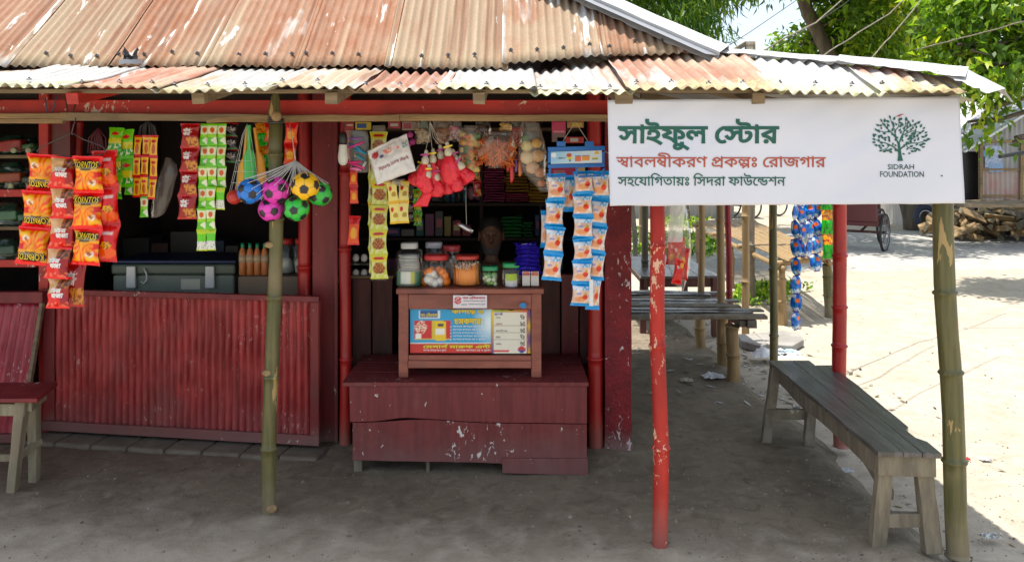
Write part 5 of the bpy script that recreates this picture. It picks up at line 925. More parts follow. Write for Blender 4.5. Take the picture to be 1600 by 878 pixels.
def p_price(u, v):
    if u > .92: return mixc(C(235, 190, 40), C(110, 70, 130), abs(sin(v*5)))
    if u < .06: return mixc(C(90, 50, 130), C(225, 190, 50), min(1, v*1.2))
    if v > .95: return mixc(C(150, 190, 60), C(215, 60, 50), u)
    if v > .87 and u < .3: return C(120, 110, 160) if nz(u*20, v*20) > -.1 else C(215, 205, 200)
    if ((u-.78)/.10)**2+((v-.09)/.075)**2 < 1: return C(200, 45, 50) if v > .075 else C(60, 60, 140)
    if .08 < u < .45 and .045 < v < .085: return C(215, 70, 70)
    if abs((v*6.4) % 1-.05) < .035 and .16 < v < .85: return C(190, 185, 165)
    if .93 > u > .9: return C(200, 60, 40)
    return C(226, 222, 205)
tx = []
for i, k in enumerate(('n1', 'n2', 'n3', 'n1', 'n3')):
    tx.append((bn_text(k, .01), (.74, .78-.15*i, .86, .89-.15*i), M['ink_black'], 0)); tx.append((bn_text('p2' if i % 2 else 'b1', .0), (.12, .80-.15*i, (.24, .28, .42, .24, .26)[i], .845-.15*i), (M['ink_olive'], M['ink_brown'], M['ink_black'], M['ink_deep'], M['ink_black'])[i], 0))
poster('price_list', 'cream price list with a coloured border', PX(767, 4.39), pz0-.001, PX(829, 4.39), pz1-.004, sy+.0265, p_price, 36, 44, tx, .004)
def p_card(u, v): return C(200, 45, 50) if ((u-.14)/.11)**2+((v-.6)/.3)**2 < 1 and nz(u*30, v*30) > -.15 else (C(60, 40, 50) if .24 < u < .42 and .24 < v < .33 else C(222, 216, 222))
poster('card', 'small white card tacked on the upper rail', PX(708, 4.37), PZ(481, 4.37), PX(761, 4.37), PZ(461, 4.37), 4.365, p_card, 40, 18, [(bn_text('st', .03), (.28, .70, .95, .93), M['ink_red'], 0), (bn_text('li', 0.), (.30, .48, .95, .60), M['ink_black'], 0), (bn_text('li', 0.), (.45, .22, .95, .34), M['ink_black'], 0)])
b = MB(); b.add([(PX(x, 4.365), 4.364, PZ(y, 4.365)) for x, y in ((812, 475), (818, 472), (823, 476), (821, 482), (815, 481), (811, 478))], [(0, 1, 2, 3, 4, 5)]); b.build('sticker', plain('blue_sticker', C(40, 130, 190), .5), SCS, solid=.001)
# ---------------------------------------------------------------- printed packets (flat print is stored per vertex as the packet's own colour)
def band(v, lo=.075, hi=.925): return v < lo or v > hi
def ell(u, v, a, b, ra, rb): return ((u-a)/ra)**2+((v-b)/rb)**2 < 1
def pk_corn(u, v):
    if band(v, .085, .91): return C(226, 26, 34)
    if v > .60:
        if v > .89: return C(214, 40, 28)
        if ell(u, v, .5, .77, .52, .125): return C(38, 28, 8) if not ell(u, v, .5, .69, .46, .03) else C(170, 165, 150)
        return C(232, 170, 20) if u < .2 or v < .66 else C(215, 60, 25)
    if ell(u, v, .73, .30, .15, .075): return C(150, 75, 40) if ell(u, v, .72, .31, .09, .045) else C(240, 220, 200)
    if .60 < u < .94 and .12 < v < .24: return C(240, 185, 30)
    a = atan2(v-.62, u-.45); s = sin(a*15+3*nz(u*4, v*4))+.7*nz(u*9, v*9); t = min(1, max(0, .5+s*.55))
    return mixc(C(232, 84, 10), C(255, 176, 40), t) if not (u > .78 and v > .45) else C(205, 40, 22)
def pk_jhal(u, v):
    if band(v): return C(222, 24, 40)
    if v > .52+.28*(u-.3) and u < .55: return C(212, 172, 132)
    if v > .62 and ell(u, v, .78, .82, .36, .2): return C(70, 50, 44) if nz(u*14, v*14) > .0 else C(158, 92, 60)
    if v < .22 and nz(u*8, v*8) > .05: return C(222, 120, 100)
    if u > .72: return C(150, 12, 26)
    return C(206, 24, 38) if v < .58 else C(215, 110, 84)
def pk_dark(u, v):
    if band(v): return C(190, 18, 24)
    if .3 < u < .8 and .72 < v < .78: return C(225, 200, 200)
    if ell(u, v, .55, .44, .26, .10): return C(225, 165, 25) if nz(u*20, v*20) > -.1 else C(40, 18, 12)
    if ell(u, v, .6, .24, .42, .14): return C(232, 106, 52)
    if u < .2 and ell(u, v, .05, .28, .2, .09): return C(235, 180, 20)
    return C(206, 18, 24)
def pk_dal(u, v):
    if band(v, .06, .94): return C(176, 16, 30)
    if v < .46 and u > .25+.6*(.46-v): return C(196, 134, 78) if nz(u*10, v*10) > -.1 else C(120, 62, 34)
    if .12 < u < .62 and .5 < v < .82: return C(225, 190, 190) if nz(u*13, v*21) > .12 else C(150, 18, 34)
    return C(142, 14, 30)
def pk_green(u, v):
    if band(v, .08, .90): return C(110, 190, 30)
    if ell(u, v, .5, .74, .30, .07): return C(190, 40, 30)
    if .33 < v < .55: return C(205, 196, 60)
    if v < .33: return C(60, 150, 40) if nz(u*9, v*9) > -.15 else C(225, 235, 190)
    return C(120, 188, 48)
def pk_stick(u, v):
    if band(v, .08, .90): return C(188, 24, 28)
    if ell(u, v, .5, .36, .26, .24): return C(176, 92, 40)
    if ell(u, v, .5, .72, .34, .08): return C(178, 26, 30)
    return C(226, 178, 46)
def pk_lime(u, v):
    if band(v, .07, .92): return C(120, 190, 60)
    if ell(u, v, .5, .70, .27, .13): return C(198, 98, 40)
    if v < .38: return C(96, 178, 40) if u < .55+.2*sin(v*20) else C(226, 232, 205)
    if v > .5: return C(222, 228, 190)
    return C(150, 205, 70)
def pk_limew(u, v):
    if band(v, .07, .92): return C(176, 190, 40)
    if v < .45: return C(222, 222, 214) if nz(u*10, v*10) > -.25 else C(150, 160, 140)
    return C(110, 196, 50) if v < .8 else C(176, 205, 60)
def pk_choc(u, v):
    if band(v, .1, .9): return C(24, 110, 50) if v < .5 else C(160, 24, 30)
    if ell(u, v, .5, .5, .4, .2): return C(210, 205, 200) if nz(u*12, v*20) > .1 else C(60, 24, 20)
    return C(30, 22, 28)
def pk_oran(u, v):
    if band(v, .07, .93): return C(206, 60, 20)
    if ell(u, v, .5, .4, .33, .2): return C(240, 170, 40)
    return C(222, 96, 26) if v < .7 else C(190, 36, 24)
def pk_blue(u, v):
    if v < .13 or v > .85: return C(52, 146, 208)
    if v > .70: return C(214, 220, 228) if nz(u*7, v*7) > -.15 else C(90, 165, 215)
    if ell(u, v, .70, .43, .17, .10): return C(206, 74, 34)
    if ell(u, v, .72, .56, .09, .06): return C(206, 160, 40)
    if ell(u, v, .42, .32, .32, .12): return C(216, 156, 118)
    if .2 < u < .5 and .52 < v < .60: return C(150, 150, 190)
    return C(220, 192, 176) if nz(u*6, v*5) > -.2 else C(226, 224, 224)
def pk_yell(u, v):
    if band(v, .04, .96): return C(190, 194, 96)
    if v > .72: return C(206, 192, 60) if not ell(u, v, .5, .84, .36, .07) else C(170, 40, 30)
    if ell(u, v, .5, .44, .40, .24): return C(120, 62, 34) if nz(u*12, v*12) > -.1 else C(176, 120, 60)
    return C(204, 208, 150) if nz(u*6, v*6) > -.1 else C(182, 188, 96)
def pk_tea(u, v):
    if band(v, .10, .95): return C(218, 176, 30)
    if ell(u, v, .3, .68, .17, .12): return C(180, 30, 34)
    if ell(u, v, .62, .4, .26, .13): return C(170, 140, 70)
    return C(226, 214, 140)
def pk_wash(u, v):
    if band(v, .05, .95): return C(70, 60, 150)
    if ell(u, v, .66, .66, .2, .12): return C(226, 116, 40)
    if v < .30 and nz(u*6, v*6) > -.2: return C(216, 224, 232)
    if v > .8: return C(206, 218, 228) if u < .5 else C(50, 110, 190)
    return C(24, 104, 186) if nz(u*5, v*5) > -.25 else C(50, 168, 210)
def pk_foil(u, v):
    if v > .55: return C(214, 156, 44) if nz(u*9, v*9) > -.12 else C(170, 60, 30)
    return C(36, 168, 44) if nz(u*7, v*7) > -.2 else C(16, 110, 30)
def pk_purple(u, v):
    if band(v, .07, .93): return C(52, 44, 140)
    if .25 < u < .75 and .42 < v < .62: return C(190, 190, 225) if nz(u*16, v*16) > 0 else C(56, 48, 150)
    return C(54, 46, 152) if nz(u*8, v*6) > -.15 else C(38, 32, 110)
PKM = {}; PINCH = [1.]
def shape_pk(w, h, D, u, v, seed, crimp):
    vv = min(1, max(0, (v-crimp)/(1-2*crimp))); e = sin(pi*vv)**.55 if 0 < vv < 1 else 0.; d = D*e*max(0, sin(pi*u))**.5
    d += D*.5*e*nz(u*3.2+seed, v*3.4+seed, 1.)+D*.26*(nz(u*9+seed, v*2.4, 3.)*(1-.8*e)+.4*nz(u*7, v*8+seed, 5.)*e)
    x = (u-.5)*w*(1-.13*e+.05*(1-e)); z = (v-.5)*h+.012*h*nz(u*4+seed, v*2.)*(1-e)
    x *= lerp(PINCH[0], 1, e)
    if v in (0, 1): z += .006*h*(1 if int(u*20) % 2 else -1)
    return Vector((x+.012*w*nz(v*4, seed), -max(d, -.004), z))
def packet_mesh(key, paint, w, h, D, seed, crimp=.07, nu=18, nv=26, texts=()):
    k = (key, seed)
    if k not in PKM:
        b = MB(); b.grid(lambda u, v: shape_pk(w, h, D, u, v, seed, crimp), nu, nv, col=paint)
        b.grid(lambda u, v: (lambda q: Vector((q.x, -q.y+.0012, q.z)))(shape_pk(w, h, D*.8, 1-u, v, seed+3, crimp)), nu//2, nv//2, col=lambda u, v: mixc(paint(.5, .04 if v < .9 else .96), (.3, .3, .3), .15))
        for i, c in b.c.items(): g = .3*c[0]+.5*c[1]+.2*c[2]; b.c[i] = tuple(max(.004, min(.92, g+(q-g)*1.22)) for q in c)
        me = b.mesh('packet', M['film']); tm = []
        for vf, box, mat, lay in texts:
            vs = fit(vf[0], box); t = MB(); t.add([shape_pk(w, h, D, u, v, seed, crimp)+Vector((0, -.0022-.0007*lay-.0001*z, 0)) for u, v, z in vs], vf[1]); tm.append(t.mesh('lettering', M[mat]))
        PKM[k] = (me, tm)
    return PKM[k]
S_ = 1/F
KINDS = {  # paint, depth, lettering
 'corn': (pk_corn, .020, [(latin('KORNTOS', .045), (.06, .675, .94, .875), 'ink_black', 0), (latin('KORNTOS', .015), (.08, .69, .92, .865), 'ink_yellow', 1)]),
 'jhal': (pk_jhal, .020, [(bn_text('b1', .05), (.20, .50, .72, .68), 'ink_white', 0), (bn_text('b2', .05), (.30, .33, .80, .49), 'ink_white', 0)]),
 'dark': (pk_dark, .020, []), 'dal': (pk_dal, .014, [(bn_text('b1', .04), (.14, .66, .56, .82), 'ink_white', 0), (bn_text('b2', .04), (.14, .50, .56, .64), 'ink_white', 0)]),
 'green': (pk_green, .010, []), 'stick': (pk_stick, .008, []), 'lime': (pk_lime, .007, []), 'limew': (pk_limew, .007, []), 'choc': (pk_choc, .010, []), 'oran': (pk_oran, .010, []),
 'blue': (pk_blue, .018, []), 'yell': (pk_yell, .004, []), 'tea': (pk_tea, .003, []), 'wash': (pk_wash, .018, []), 'foil': (pk_foil, .016, []), 'purple': (pk_purple, .016, [])}
SEQ = [0]
def strip(kind, label, cat, Y, x0, y0, x1, y1, n, wpx, group, flip=False, jit=.12, kinds=None, lean=0., overlap=1.03, lett=True, hang=None):
    """a hanging strip of n joined packets running from photo point (x0, y0) to (x1, y1) at distance Y"""
    a, c = P(x0, y0, Y), P(x1, y1, Y); t = thing('packet_strip', label, cat, tuple(a), group); L = (c-a).length; h = L/n*overlap; w = wpx/F*Y
    roll = atan2(a.x-c.x, a.z-c.z)
    SEQ[0] += 1; R = random.Random(SEQ[0])
    for i in range(n):
        kd = (kinds or [kind]*n)[i]; paint, D, tx = KINDS[kd]
        PINCH[0] = .42 if kd == 'wash' else 1.; me, tm = packet_mesh(kd+'%.3f%.3f' % (w, h), paint, w, h, D*1.35*min(1.3, w/.12), R.randrange(5), texts=tx if lett else [])
        q = a.lerp(c, (i+.5)/n); o = link('packet', me, t, q-a+Vector((R.uniform(-.04, .04)*w, R.uniform(-.012, .008), 0)), (R.uniform(-.16, .12), roll+R.uniform(-.6, .6)*jit+(pi if flip else 0), R.uniform(-1.6, 1.6)*jit+lean))
        for m in tm: link('lettering', m, o)
    if hang:
        b = MB(); p = P(hang[0], hang[1], Y); b.tube([p-a, Vector((0, .002, 0))+(p-a)*.5, Vector((0, .002, -h*.1))], .0012, 4); o = b.build('string', M['cord'], None); o.parent = t; o.location = (0, 0, 0)
    return t
# corn snack bags on the wire hanger, far left
Yc = 3.80
hg = thing('wire_hanger', 'bent grey wire hanger tied to the log above the corn snack bags', 'hanger', tuple(P(110, 190, Yc)))
b = MB()
for pts in ([(119, 184), (115, 196), (112, 208), (114, 211)], [(113, 208), (95, 216), (64, 230), (58, 236), (62, 243)], [(113, 208), (130, 218), (158, 228), (165, 234), (160, 243)], [(60, 241), (90, 244), (130, 245), (162, 241)]):
    b.tube([P(x, y, Yc) for x, y in pts], .0028, 6)
b.build('wire', M['wire'], hg)
gA = 'corn snack and crisp bags hanging from the wire hanger'
strip('corn', 'strip of three orange corn snack bags hung upside down on the left of the hanger', 'snack bags', Yc, 70, 242, 47, 413, 3, 47, gA, flip=True)
strip('jhal', 'long strip of five red crisp bags hanging lowest in front of the left post', 'snack bags', Yc-.03, 101, 246, 90, 481, 5, 38, gA)
strip('corn', 'strip of three orange corn snack bags hung upright in the middle of the hanger', 'snack bags', Yc-.03, 140, 245, 135, 413, 3, 45, gA, jit=.08)
strip('dark', 'strip of plain red bags at the right end of the hanger', 'snack bags', Yc+.02, 165, 236, 164, 408, 3, 36, gA, lean=.35)
strip('dal', 'pair of dark red bags with a brown window peeping out below the upright corn bags', 'snack bags', Yc+.03, 119, 412, 118, 478, 1, 31, gA)
strip('jhal', 'short red strip hidden behind the upside-down corn bags', 'snack bags', Yc+.05, 88, 262, 80, 378, 2, 40, gA)
gB = 'small snack strips hanging in the dark opening above the counter'
Yb = 3.99
strip('green', 'green sachet strip with yellow bands, leftmost behind the hanger', 'sachet strip', Yb, 180, 200, 180, 310, 3, 25, gB)
strip('green', 'second green sachet strip, just left of the yellow stick packets', 'sachet strip', Yb, 199, 203, 197, 292, 2, 24, gB)
strip('lime', 'narrow green strip hanging lower among the yellow stick packets', 'sachet strip', Yb+.03, 204, 240, 202, 304, 2, 14, gB)
for i, (x, y1, n, lab) in enumerate(((216, 308, 3, 'leftmost strip of slim yellow stick packets'), (228, 306, 3, 'middle strip of slim yellow stick packets'), (241, 311, 3, 'rightmost strip of slim yellow stick packets beside the grey bag'))): strip('stick', lab, 'sachet strip', Yb-.01*i, x, 212, x-3, y1, n, 12, gB, kinds=['stick']*n, jit=.05)
strip('lime', 'green end of a strip dangling below the yellow stick packets', 'sachet strip', Yb+.01, 227, 276, 224, 339, 2, 12, gB)
strip('dal', 'strip of four dark red bean packets left of the green and white sachets', 'snack bags', Yb-.05, 297, 194, 293, 342, 4, 29, gB, jit=.07)
strip('lime', 'leftmost strip of green and white sachets, reaching lowest', 'sachet strip', Yb-.04, 320, 194, 314, 392, 6, 15, gB, kinds=['lime']*5+['limew'], jit=.05)
strip('lime', 'middle strip of green and white sachets, beside the lowest one', 'sachet strip', Yb-.05, 333, 194, 328, 391, 6, 15, gB, kinds=['lime']*5+['limew'], jit=.05)
strip('lime', 'short right strip of green and white sachets', 'sachet strip', Yb-.04, 347, 194, 344, 327, 4, 15, gB, kinds=['lime']*3+['limew'], jit=.05)
strip('choc', 'strip of dark biscuit packets with green ends', 'sachet strip', Yb, 362, 192, 360, 254, 3, 20, gB)
strip('yell', 'yellow packet strip behind the toy bats', 'sachet strip', Yb+.05, 409, 193, 412, 262, 2, 20, gB, kinds=['foil', 'foil'])
strip('oran', 'orange packet strip just right of the green bamboo post', 'sachet strip', Yb+.02, 456, 192, 454, 256, 2, 20, gB)
strip('oran', 'orange packet strip mostly hidden by the green bamboo post', 'sachet strip', Yb+.05, 421, 192, 422, 250, 2, 14, gB)
gC = 'sachet strips hanging on the left of the middle opening'
strip('yell', 'long yellow strip of spice sachets hanging below the white bag', 'sachet strip', Yb+.16, 592, 206, 593, 436, 6, 27, gC, jit=.06, overlap=1.0)
strip('yell', 'faded yellow sachet strip just behind the long one', 'sachet strip', Yb+.22, 584, 240, 585, 425, 5, 18, gC, jit=.06)
strip('tea', 'left strip of pale yellow tea sachets', 'sachet strip', Yb+.10, 612, 284, 617, 350, 2, 16, gC, jit=.04, overlap=1.0)
strip('tea', 'right strip of pale yellow tea sachets', 'sachet strip', Yb+.10, 630, 283, 631, 349, 2, 17, gC, jit=.04, overlap=1.0)
gD = 'blue and peach cracker strips below the blue hanger'
Yd = 3.86
strip('blue', 'left cracker strip of four blue and peach bags', 'snack bags', Yd, 870, 272, 863, 437, 4, 30, gD)
strip('blue', 'middle cracker strip of blue and peach bags, the longest', 'snack bags', Yd-.03, 912, 268, 909, 478, 6, 31, gD)
strip('blue', 'right cracker strip of blue and peach bags in front of the red post', 'snack bags', Yd, 938, 268, 930, 437, 4, 30, gD)
strip('blue', 'shaded cracker strip hanging behind the left and middle ones', 'snack bags', Yd+.05, 891, 275, 886, 330, 1, 24, gD)
strip('blue', 'last small cracker bag at the foot of the right strip', 'snack bags', Yd+.01, 928, 432, 926, 483, 1, 22, gD)
strip('blue', 'brown and blue bag edge showing left of the cracker strips', 'snack bags', Yd+.12, 856, 330, 850, 386, 1, 16, gD)
gE = 'blue washing powder strips hanging by the right side of the veranda'
Yw = 5.6
for i, (xa, ya, xb, yb, n, w, lab) in enumerate(((1243, 318, 1244, 516, 7, 16, 'longest strip of blue washing powder packets'), (1251, 300, 1251, 402, 4, 14, 'strip of blue packets close behind the longest one'), (1263, 316, 1265, 402, 3, 17, 'middle strip of blue washing powder packets'), (1276, 316, 1276, 424, 4, 17, 'right strip of blue packets with orange flowers beside the red post'))):
    strip('wash', lab, 'sachet strip', Yw+.05*i, xa, ya-30, xb, yb, n+1, w+4, gE, jit=.6)
PINCH[0] = 1.
strip('foil', 'shiny green and orange foil bags hanging left of the red post', 'snack bags', Yw+.1, 1294, 290, 1296, 403, 3, 22, gE)
# the blue cracker hanger itself
hb = thing('display_hanger', 'blue plastic display hanger with a picture card above the cracker strips', 'hanger', tuple(P(902, 226, Yd-.04)))
Yh = Yd-.05
def rect3(b, x0, y0, x1, y1, Y, th=.006, sl=0., col=None): 
    vs = [P(x0, y0, Y), P(x1, y0+sl, Y), P(x1, y1+sl, Y), P(x0, y1, Y)]; b.add(vs+[v+Vector((0, th, 0)) for v in vs], [(3, 2, 1, 0), (4, 5, 6, 7), (0, 1, 5, 4), (1, 2, 6, 5), (2, 3, 7, 6), (3, 0, 4, 7)], col=col)
fb = MB()
for r in ((856, 230, 945, 237), (856, 257, 945, 263), (856, 238, 860.5, 256), (940.5, 238, 945, 256), (857, 264, 861, 277), (899, 264, 903, 277), (941, 264, 945, 277), (862, 275, 898, 278), (904, 275, 940, 278)): rect3(fb, *r, Yh, sl=-2)
for x in (877, 921): rect3(fb, x-7, 221, x+7, 229, Yh)
fb.build('frame', plain('blue_plastic', C(30, 105, 185), .35), hb, bevel=.002)
def p_card2(u, v):
    if ell(u, v, .06, .72, .05, .2): return C(225, 230, 235)
    if ell(u, v, .36, .68, .05, .17): return C(190, 70, 30)
    if .33 < u < .42 and .34 < v < .55: return C(215, 200, 40)
    if .36 < u < .40 and .18 < v < .34: return C(70, 80, 110)
    if .47 < u < .60 and .16 < v < .66: return C(214, 110, 70) if v < .6 else C(40, 120, 180)
    if .61 < u < .76 and .2 < v < .68: return C(226, 146, 50) if v < .6 else C(40, 120, 180)
    if .80 < u < .92 and .28 < v < .5: return C(50, 120, 90) if v > .46 or v < .32 else C(215, 190, 70)
    if ell(u, v, .90, .82, .04, .13): return C(225, 180, 50)
    if .13 < u < .30 and .42 < v < .52 and nz(u*40, v*20) > 0: return C(50, 60, 80)
    return mixc(C(120, 185, 225), C(205, 222, 230), min(1, u*1.2+.3*(1-v)))
cb = MB(); cb.grid(lambda u, v: P(lerp(860.5, 940.5, u), lerp(256.5, 237.5, v)-2*u, Yh+.002), 60, 16, col=p_card2, smooth=False); cb.build('picture_card', M['print'], hb)
for x in (877, 921): sb_ = MB(); sb_.tube([P(x, 225, Yh+.002), P(899+(x-899)*.15, 196, Yh+.04), P(899, 188, Yh+.05)], .0013, 4); sb_.build('string', M['cord'], hb)
# ---------------------------------------------------------------- footballs in net bags
def ball_mesh(name, colr):
    bm = bmesh.new(); bmesh.ops.create_icosphere(bm, subdivisions=5, radius=1.); b = MB()
    ph = (1+sqrt(5))/2; pent = [Vector(v).normalized() for s in (-1, 1) for q in (-1, 1) for v in ((0, s, q*ph), (s, q*ph, 0), (q*ph, 0, s))]
    hexa = []
    for i in range(12):
        for j in range(i+1, 12):
            for k in range(j+1, 12):
                if all(pent[x].dot(pent[y]) > .4 for x, y in ((i, j), (j, k), (i, k))): hexa.append((pent[i]+pent[j]+pent[k]).normalized())
    cs = [(p, 0) for p in pent]+[(h, 1) for h in hexa]
    cols, vs = [], []
    for v in bm.verts:
        n = v.co.normalized(); d = sorted(((n-c).length*(1.13 if t == 0 else 1.), t) for c, t in cs)[:2]; gap = d[1][0]-d[0][0]
        if d[0][1] == 0: cols.append(C(38, 36, 42))
        else: cols.append(colr if gap > .035 else tuple(x*.45 for x in colr))
        vs.append(n*(1-.022*max(0, 1-gap/.06)))
    b.add(vs, [tuple(x.index for x in f.verts) for f in bm.faces], 0, True, cols); bm.free(); return b.mesh(name, M['matte'])
YB = 3.70
for i, (px, py, r, col, lab) in enumerate(((391, 299, 20, C(30, 120, 215), 'blue toy football, leftmost of the netted balls'), (431, 297, 22, C(226, 60, 180), 'larger pink toy football beside the blue one, in front of the post'), (423, 327, 19.5, C(226, 66, 184), 'lower pink toy football tucked under the other pink one'), (477, 291, 22, C(246, 190, 24), 'yellow toy football at the top of the bunch'), (463, 326, 20, C(50, 190, 66), 'green toy football below the yellow one'), (500, 303, 19.5, C(44, 178, 60), 'green toy football at the right end of the bunch'))):
    t = thing('football', lab, 'ball', tuple(P(px, py, YB+.03*(i % 3))), 'toy footballs in net bags'); R = r/F*YB
    o = link('ball', ball_mesh('ball', col), t, (0, 0, 0), (i*1.3, .5+i*.7, i*2.1), (R, R, R))
nb = MB()
for i, (px, py, r) in enumerate(((391, 299, 20), (431, 297, 22), (477, 291, 22), (500, 303, 20))):
    c = P(px, py, YB+.03*(0, 1, 0, 2)[i]); kn = P(462, 252, YB+.05); R = r/F*YB*1.03
    rings = []
    for t in range(9):
        u = t/8; q = kn.lerp(c+Vector((0, 0, R*.9)), u); rr = lerp(.006, R*.62, u**1.5); rings.append((q, rr))
    d = (c-kn).normalized(); a = d.orthogonal().normalized(); bb = d.cross(a)
    for k in range(11):
        an = 2*pi*k/11; pts = []
        for t in range(7): u = t/6; q = kn.lerp(c-d*R*.25, u); rr = lerp(.004, R*1.0, u**1.3)*(1+.08*nz(k*3., t*1.)); pts.append(q+a*cos(an+.3*u)*rr+bb*sin(an+.3*u)*rr)
        nb.tube(pts, .0017, 4)
nb.tube([P(462, 254, YB+.05), P(458, 225, YB+.10), P(452, 192, 3.88)], .0022, 5)
setp(nb.build('net_bag', M['net'], None, P(462, 254, YB+.05)), 'white string nets gathered in a knot above the toy footballs', 'net')
# toy bats in a net
for i, (px, top, bot, w, col, lab, rl) in enumerate(((381, 200, 316, 17, (.70, .36, .02), 'yellow toy bat on the left of the hanging set', .10), (389, 196, 288, 19, (.06, .50, .10), 'green toy bat in the middle of the hanging set', -.02), (402, 200, 292, 16, (.78, .33, .02), 'orange yellow toy bat on the right of the hanging set', -.13))):
    Y = 3.93+.02*(i != 1); L = (bot-top)/F*Y; ww = w/F*Y/2; b = MB()
    b.grid(lambda u, v: (lambda vv: Vector((cos(2*pi*u)*(ww*(1 if vv > .52 else lerp(.36, 1, max(0, (vv-.40)/.12)))*(1-.75*max(0, vv-.93)/.07)), sin(2*pi*u)*.011*(1 if vv < .95 else .5), -vv*L)))(v), 14, 30, col=None)
    o = b.build('bat', plain('bat_plastic', col, .35, var=.06), None, None); o.location = P(px+(6 if i == 0 else -4 if i == 2 else 0), top, Y); o.rotation_euler = (0, rl, .05*i); setp(o, lab, 'toy bat', 'plastic toy bats')
b = MB(); b.lathe((0, 0, 0), [(.0001, -.036)]+[(.036*cos(a), .036*sin(a)) for a in [(-80+16*k)*pi/180 for k in range(11)]]+[(.0001, .036)], 16); setp(b.build('toy_ball', plain('red_toy_ball', (.55, .04, .03), .35), None, None), 'plain red ball at the foot of the toy bats', 'ball').location = P(366, 308, 3.90)
b = MB(); c = P(386, 194, 3.92)
for k in range(9):
    an = 2*pi*k/9; pts = [c+Vector((0, 0, .0))]+[P(386-4*u, lerp(200, 314, u), 3.92)+Vector((cos(an)*lerp(.012, .085, u), sin(an)*.035, 0)) for u in (.1, .35, .6, .85, .97)]; b.tube(pts, .001, 4)
for u in (.45, .6, .75, .9): b.tube([P(386-4*u, lerp(200, 314, u), 3.92)+Vector((cos(a)*lerp(.012, .085, u), sin(a)*.035, 0)) for a in [q*pi/8 for q in range(17)]], .001, 4)
setp(b.build('net_bag', M['net'], None, c), 'net holding the toy bats and the plain red ball', 'net')
# bulb
bt_ = thing('light_bulb', 'white light bulb in a dark holder hanging by the red post', 'light bulb', tuple(P(537, 208, 3.98)))
b = MB(); c = P(536, 240, 3.98); s = 1/F*3.98
b.lathe(c, [(.0001, -19*s), (4*s, -18*s), (7*s, -14*s), (8.2*s, -8*s), (8*s, -2*s), (7*s, 4*s), (6.4*s, 12*s), (6*s, 14*s)], 18); b.build('bulb', plain('bulb_white', (.72, .70, .62), .3, var=.03), bt_)
b = MB(); b.lathe(c, [(5*s, 14*s), (5.5*s, 16*s), (6.5*s, 18*s), (6.5*s, 28*s), (4*s, 33*s), (.0001, 34*s)], 14); b.build('holder', M['ink_black'], bt_)
b = MB(); b.tube([c+Vector((0, 0, 33*s)), P(538, 196, 3.97), P(537, 186, 3.95)], .003, 6); b.build('flex', M['ink_black'], bt_)
# bags --------------------------------------------------------------
def bag(name, label, cat, Y, prof, mat, content=None, wr=.14, seed=0., dep=.55, group=None, tie=None):
    """prof: (px, py, half width px) from top to bottom; content: list of (px, py, r px, colour)"""
    t = thing(name, label, cat, tuple(P(prof[0][0], prof[0][1], Y)), group); b = MB(); s = Y/F; rings = []
    for i in range(len(prof)-1):
        for k in range(4): u = k/4; x, y, w = (lerp(prof[i][j], prof[i+1][j], u) for j in range(3)); q = P(x, y, Y); rings.append((q.x, Y, q.z, max(.004, w*s), max(.004, w*s*dep)))
    q = P(prof[-1][0], prof[-1][1], Y); rings.append((q.x, Y, q.z, max(.003, prof[-1][2]*s), max(.003, prof[-1][2]*s*dep)))
    b.loft(rings, 26, 0, wr, seed); b.build('bag_film', mat, t)
    return t
def heap(t, name, items, mat, kind='stuff'):
    b = MB()
    for it in items: it(b)
    o = b.build(name, mat, t)
    if kind: o['kind'] = kind
    return o
def rod(px, py, Y, L, r, col, ang): 
    c = P(px, py, Y); d = Vector((sin(ang), random.uniform(-.3, .3), cos(ang)))*L/2; bend = Vector((random.uniform(-1, 1), 0, random.uniform(-1, 1)))*L*.08
    return lambda b: b.tube([c-d, c+bend, c+d], [r*.8, r, r*.8], 5, col=col)
def blob(px, py, Y, r, col, sx=1.):
    c = P(px, py, Y); s = r/F*Y; sd = random.random()*9
    return lambda b: b.loft([(c.x, c.y, c.z+s*q, s*sx*sqrt(max(.02, 1-q*q)), s*.7*sqrt(max(.02, 1-q*q))) for q in (-.98, -.8, -.4, 0, .4, .8, .98)], 10, 0, .25, sd, col=col)
RR = random.Random(3)
# bag of brown noodle snacks, with a smaller tied one beside it
t = bag('snack_bag', 'clear bag of brown fried noodle snacks hanging right of the red packets', 'snack bag', 4.02, [(778, 206, 22), (780, 218, 27), (779, 236, 27), (776, 252, 20), (772, 263, 9)], M['bagclear'], seed=2.)
heap(t, 'snacks', [rod(RR.uniform(756, 801), RR.uniform(224, 254), 4.02+RR.uniform(-.03, .03), .075, .0035, mixc(C(224, 112, 18), C(176, 78, 14), RR.random()), RR.uniform(-1.2, 1.6)) for k in range(170)], M['matte'])
t = bag('snack_bag', 'small twisted bag of brown noodle snacks beside the bigger one', 'snack bag', 4.0, [(768, 213, 3), (763, 222, 7), (756, 234, 10), (751, 246, 5)], M['bagclear'], seed=5.)
heap(t, 'snacks', [rod(lerp(764, 752, u)+RR.uniform(-6, 6), lerp(222, 244, u), 4.0, .04, .003, C(184, 96, 36), .5) for u in [RR.random() for k in range(45)]], M['matte'])
# orange wrapped puffs behind the red cluster
t = bag('snack_bag', 'bag of orange and yellow wrapped snacks behind the red packets', 'snack bag', 4.05, [(735, 196, 10), (736, 208, 15), (733, 226, 16), (731, 250, 15), (724, 272, 12), (716, 286, 5)], M['bagclear'], seed=8.)
heap(t, 'snacks', [blob(RR.uniform(722, 747), RR.uniform(210, 276), 4.05, RR.uniform(3.5, 5.5), RR.choice([C(206, 116, 34), C(216, 156, 50), C(186, 90, 34), C(210, 190, 120), C(70, 120, 50)]), 1.3) for k in range(60)], M['matte'])
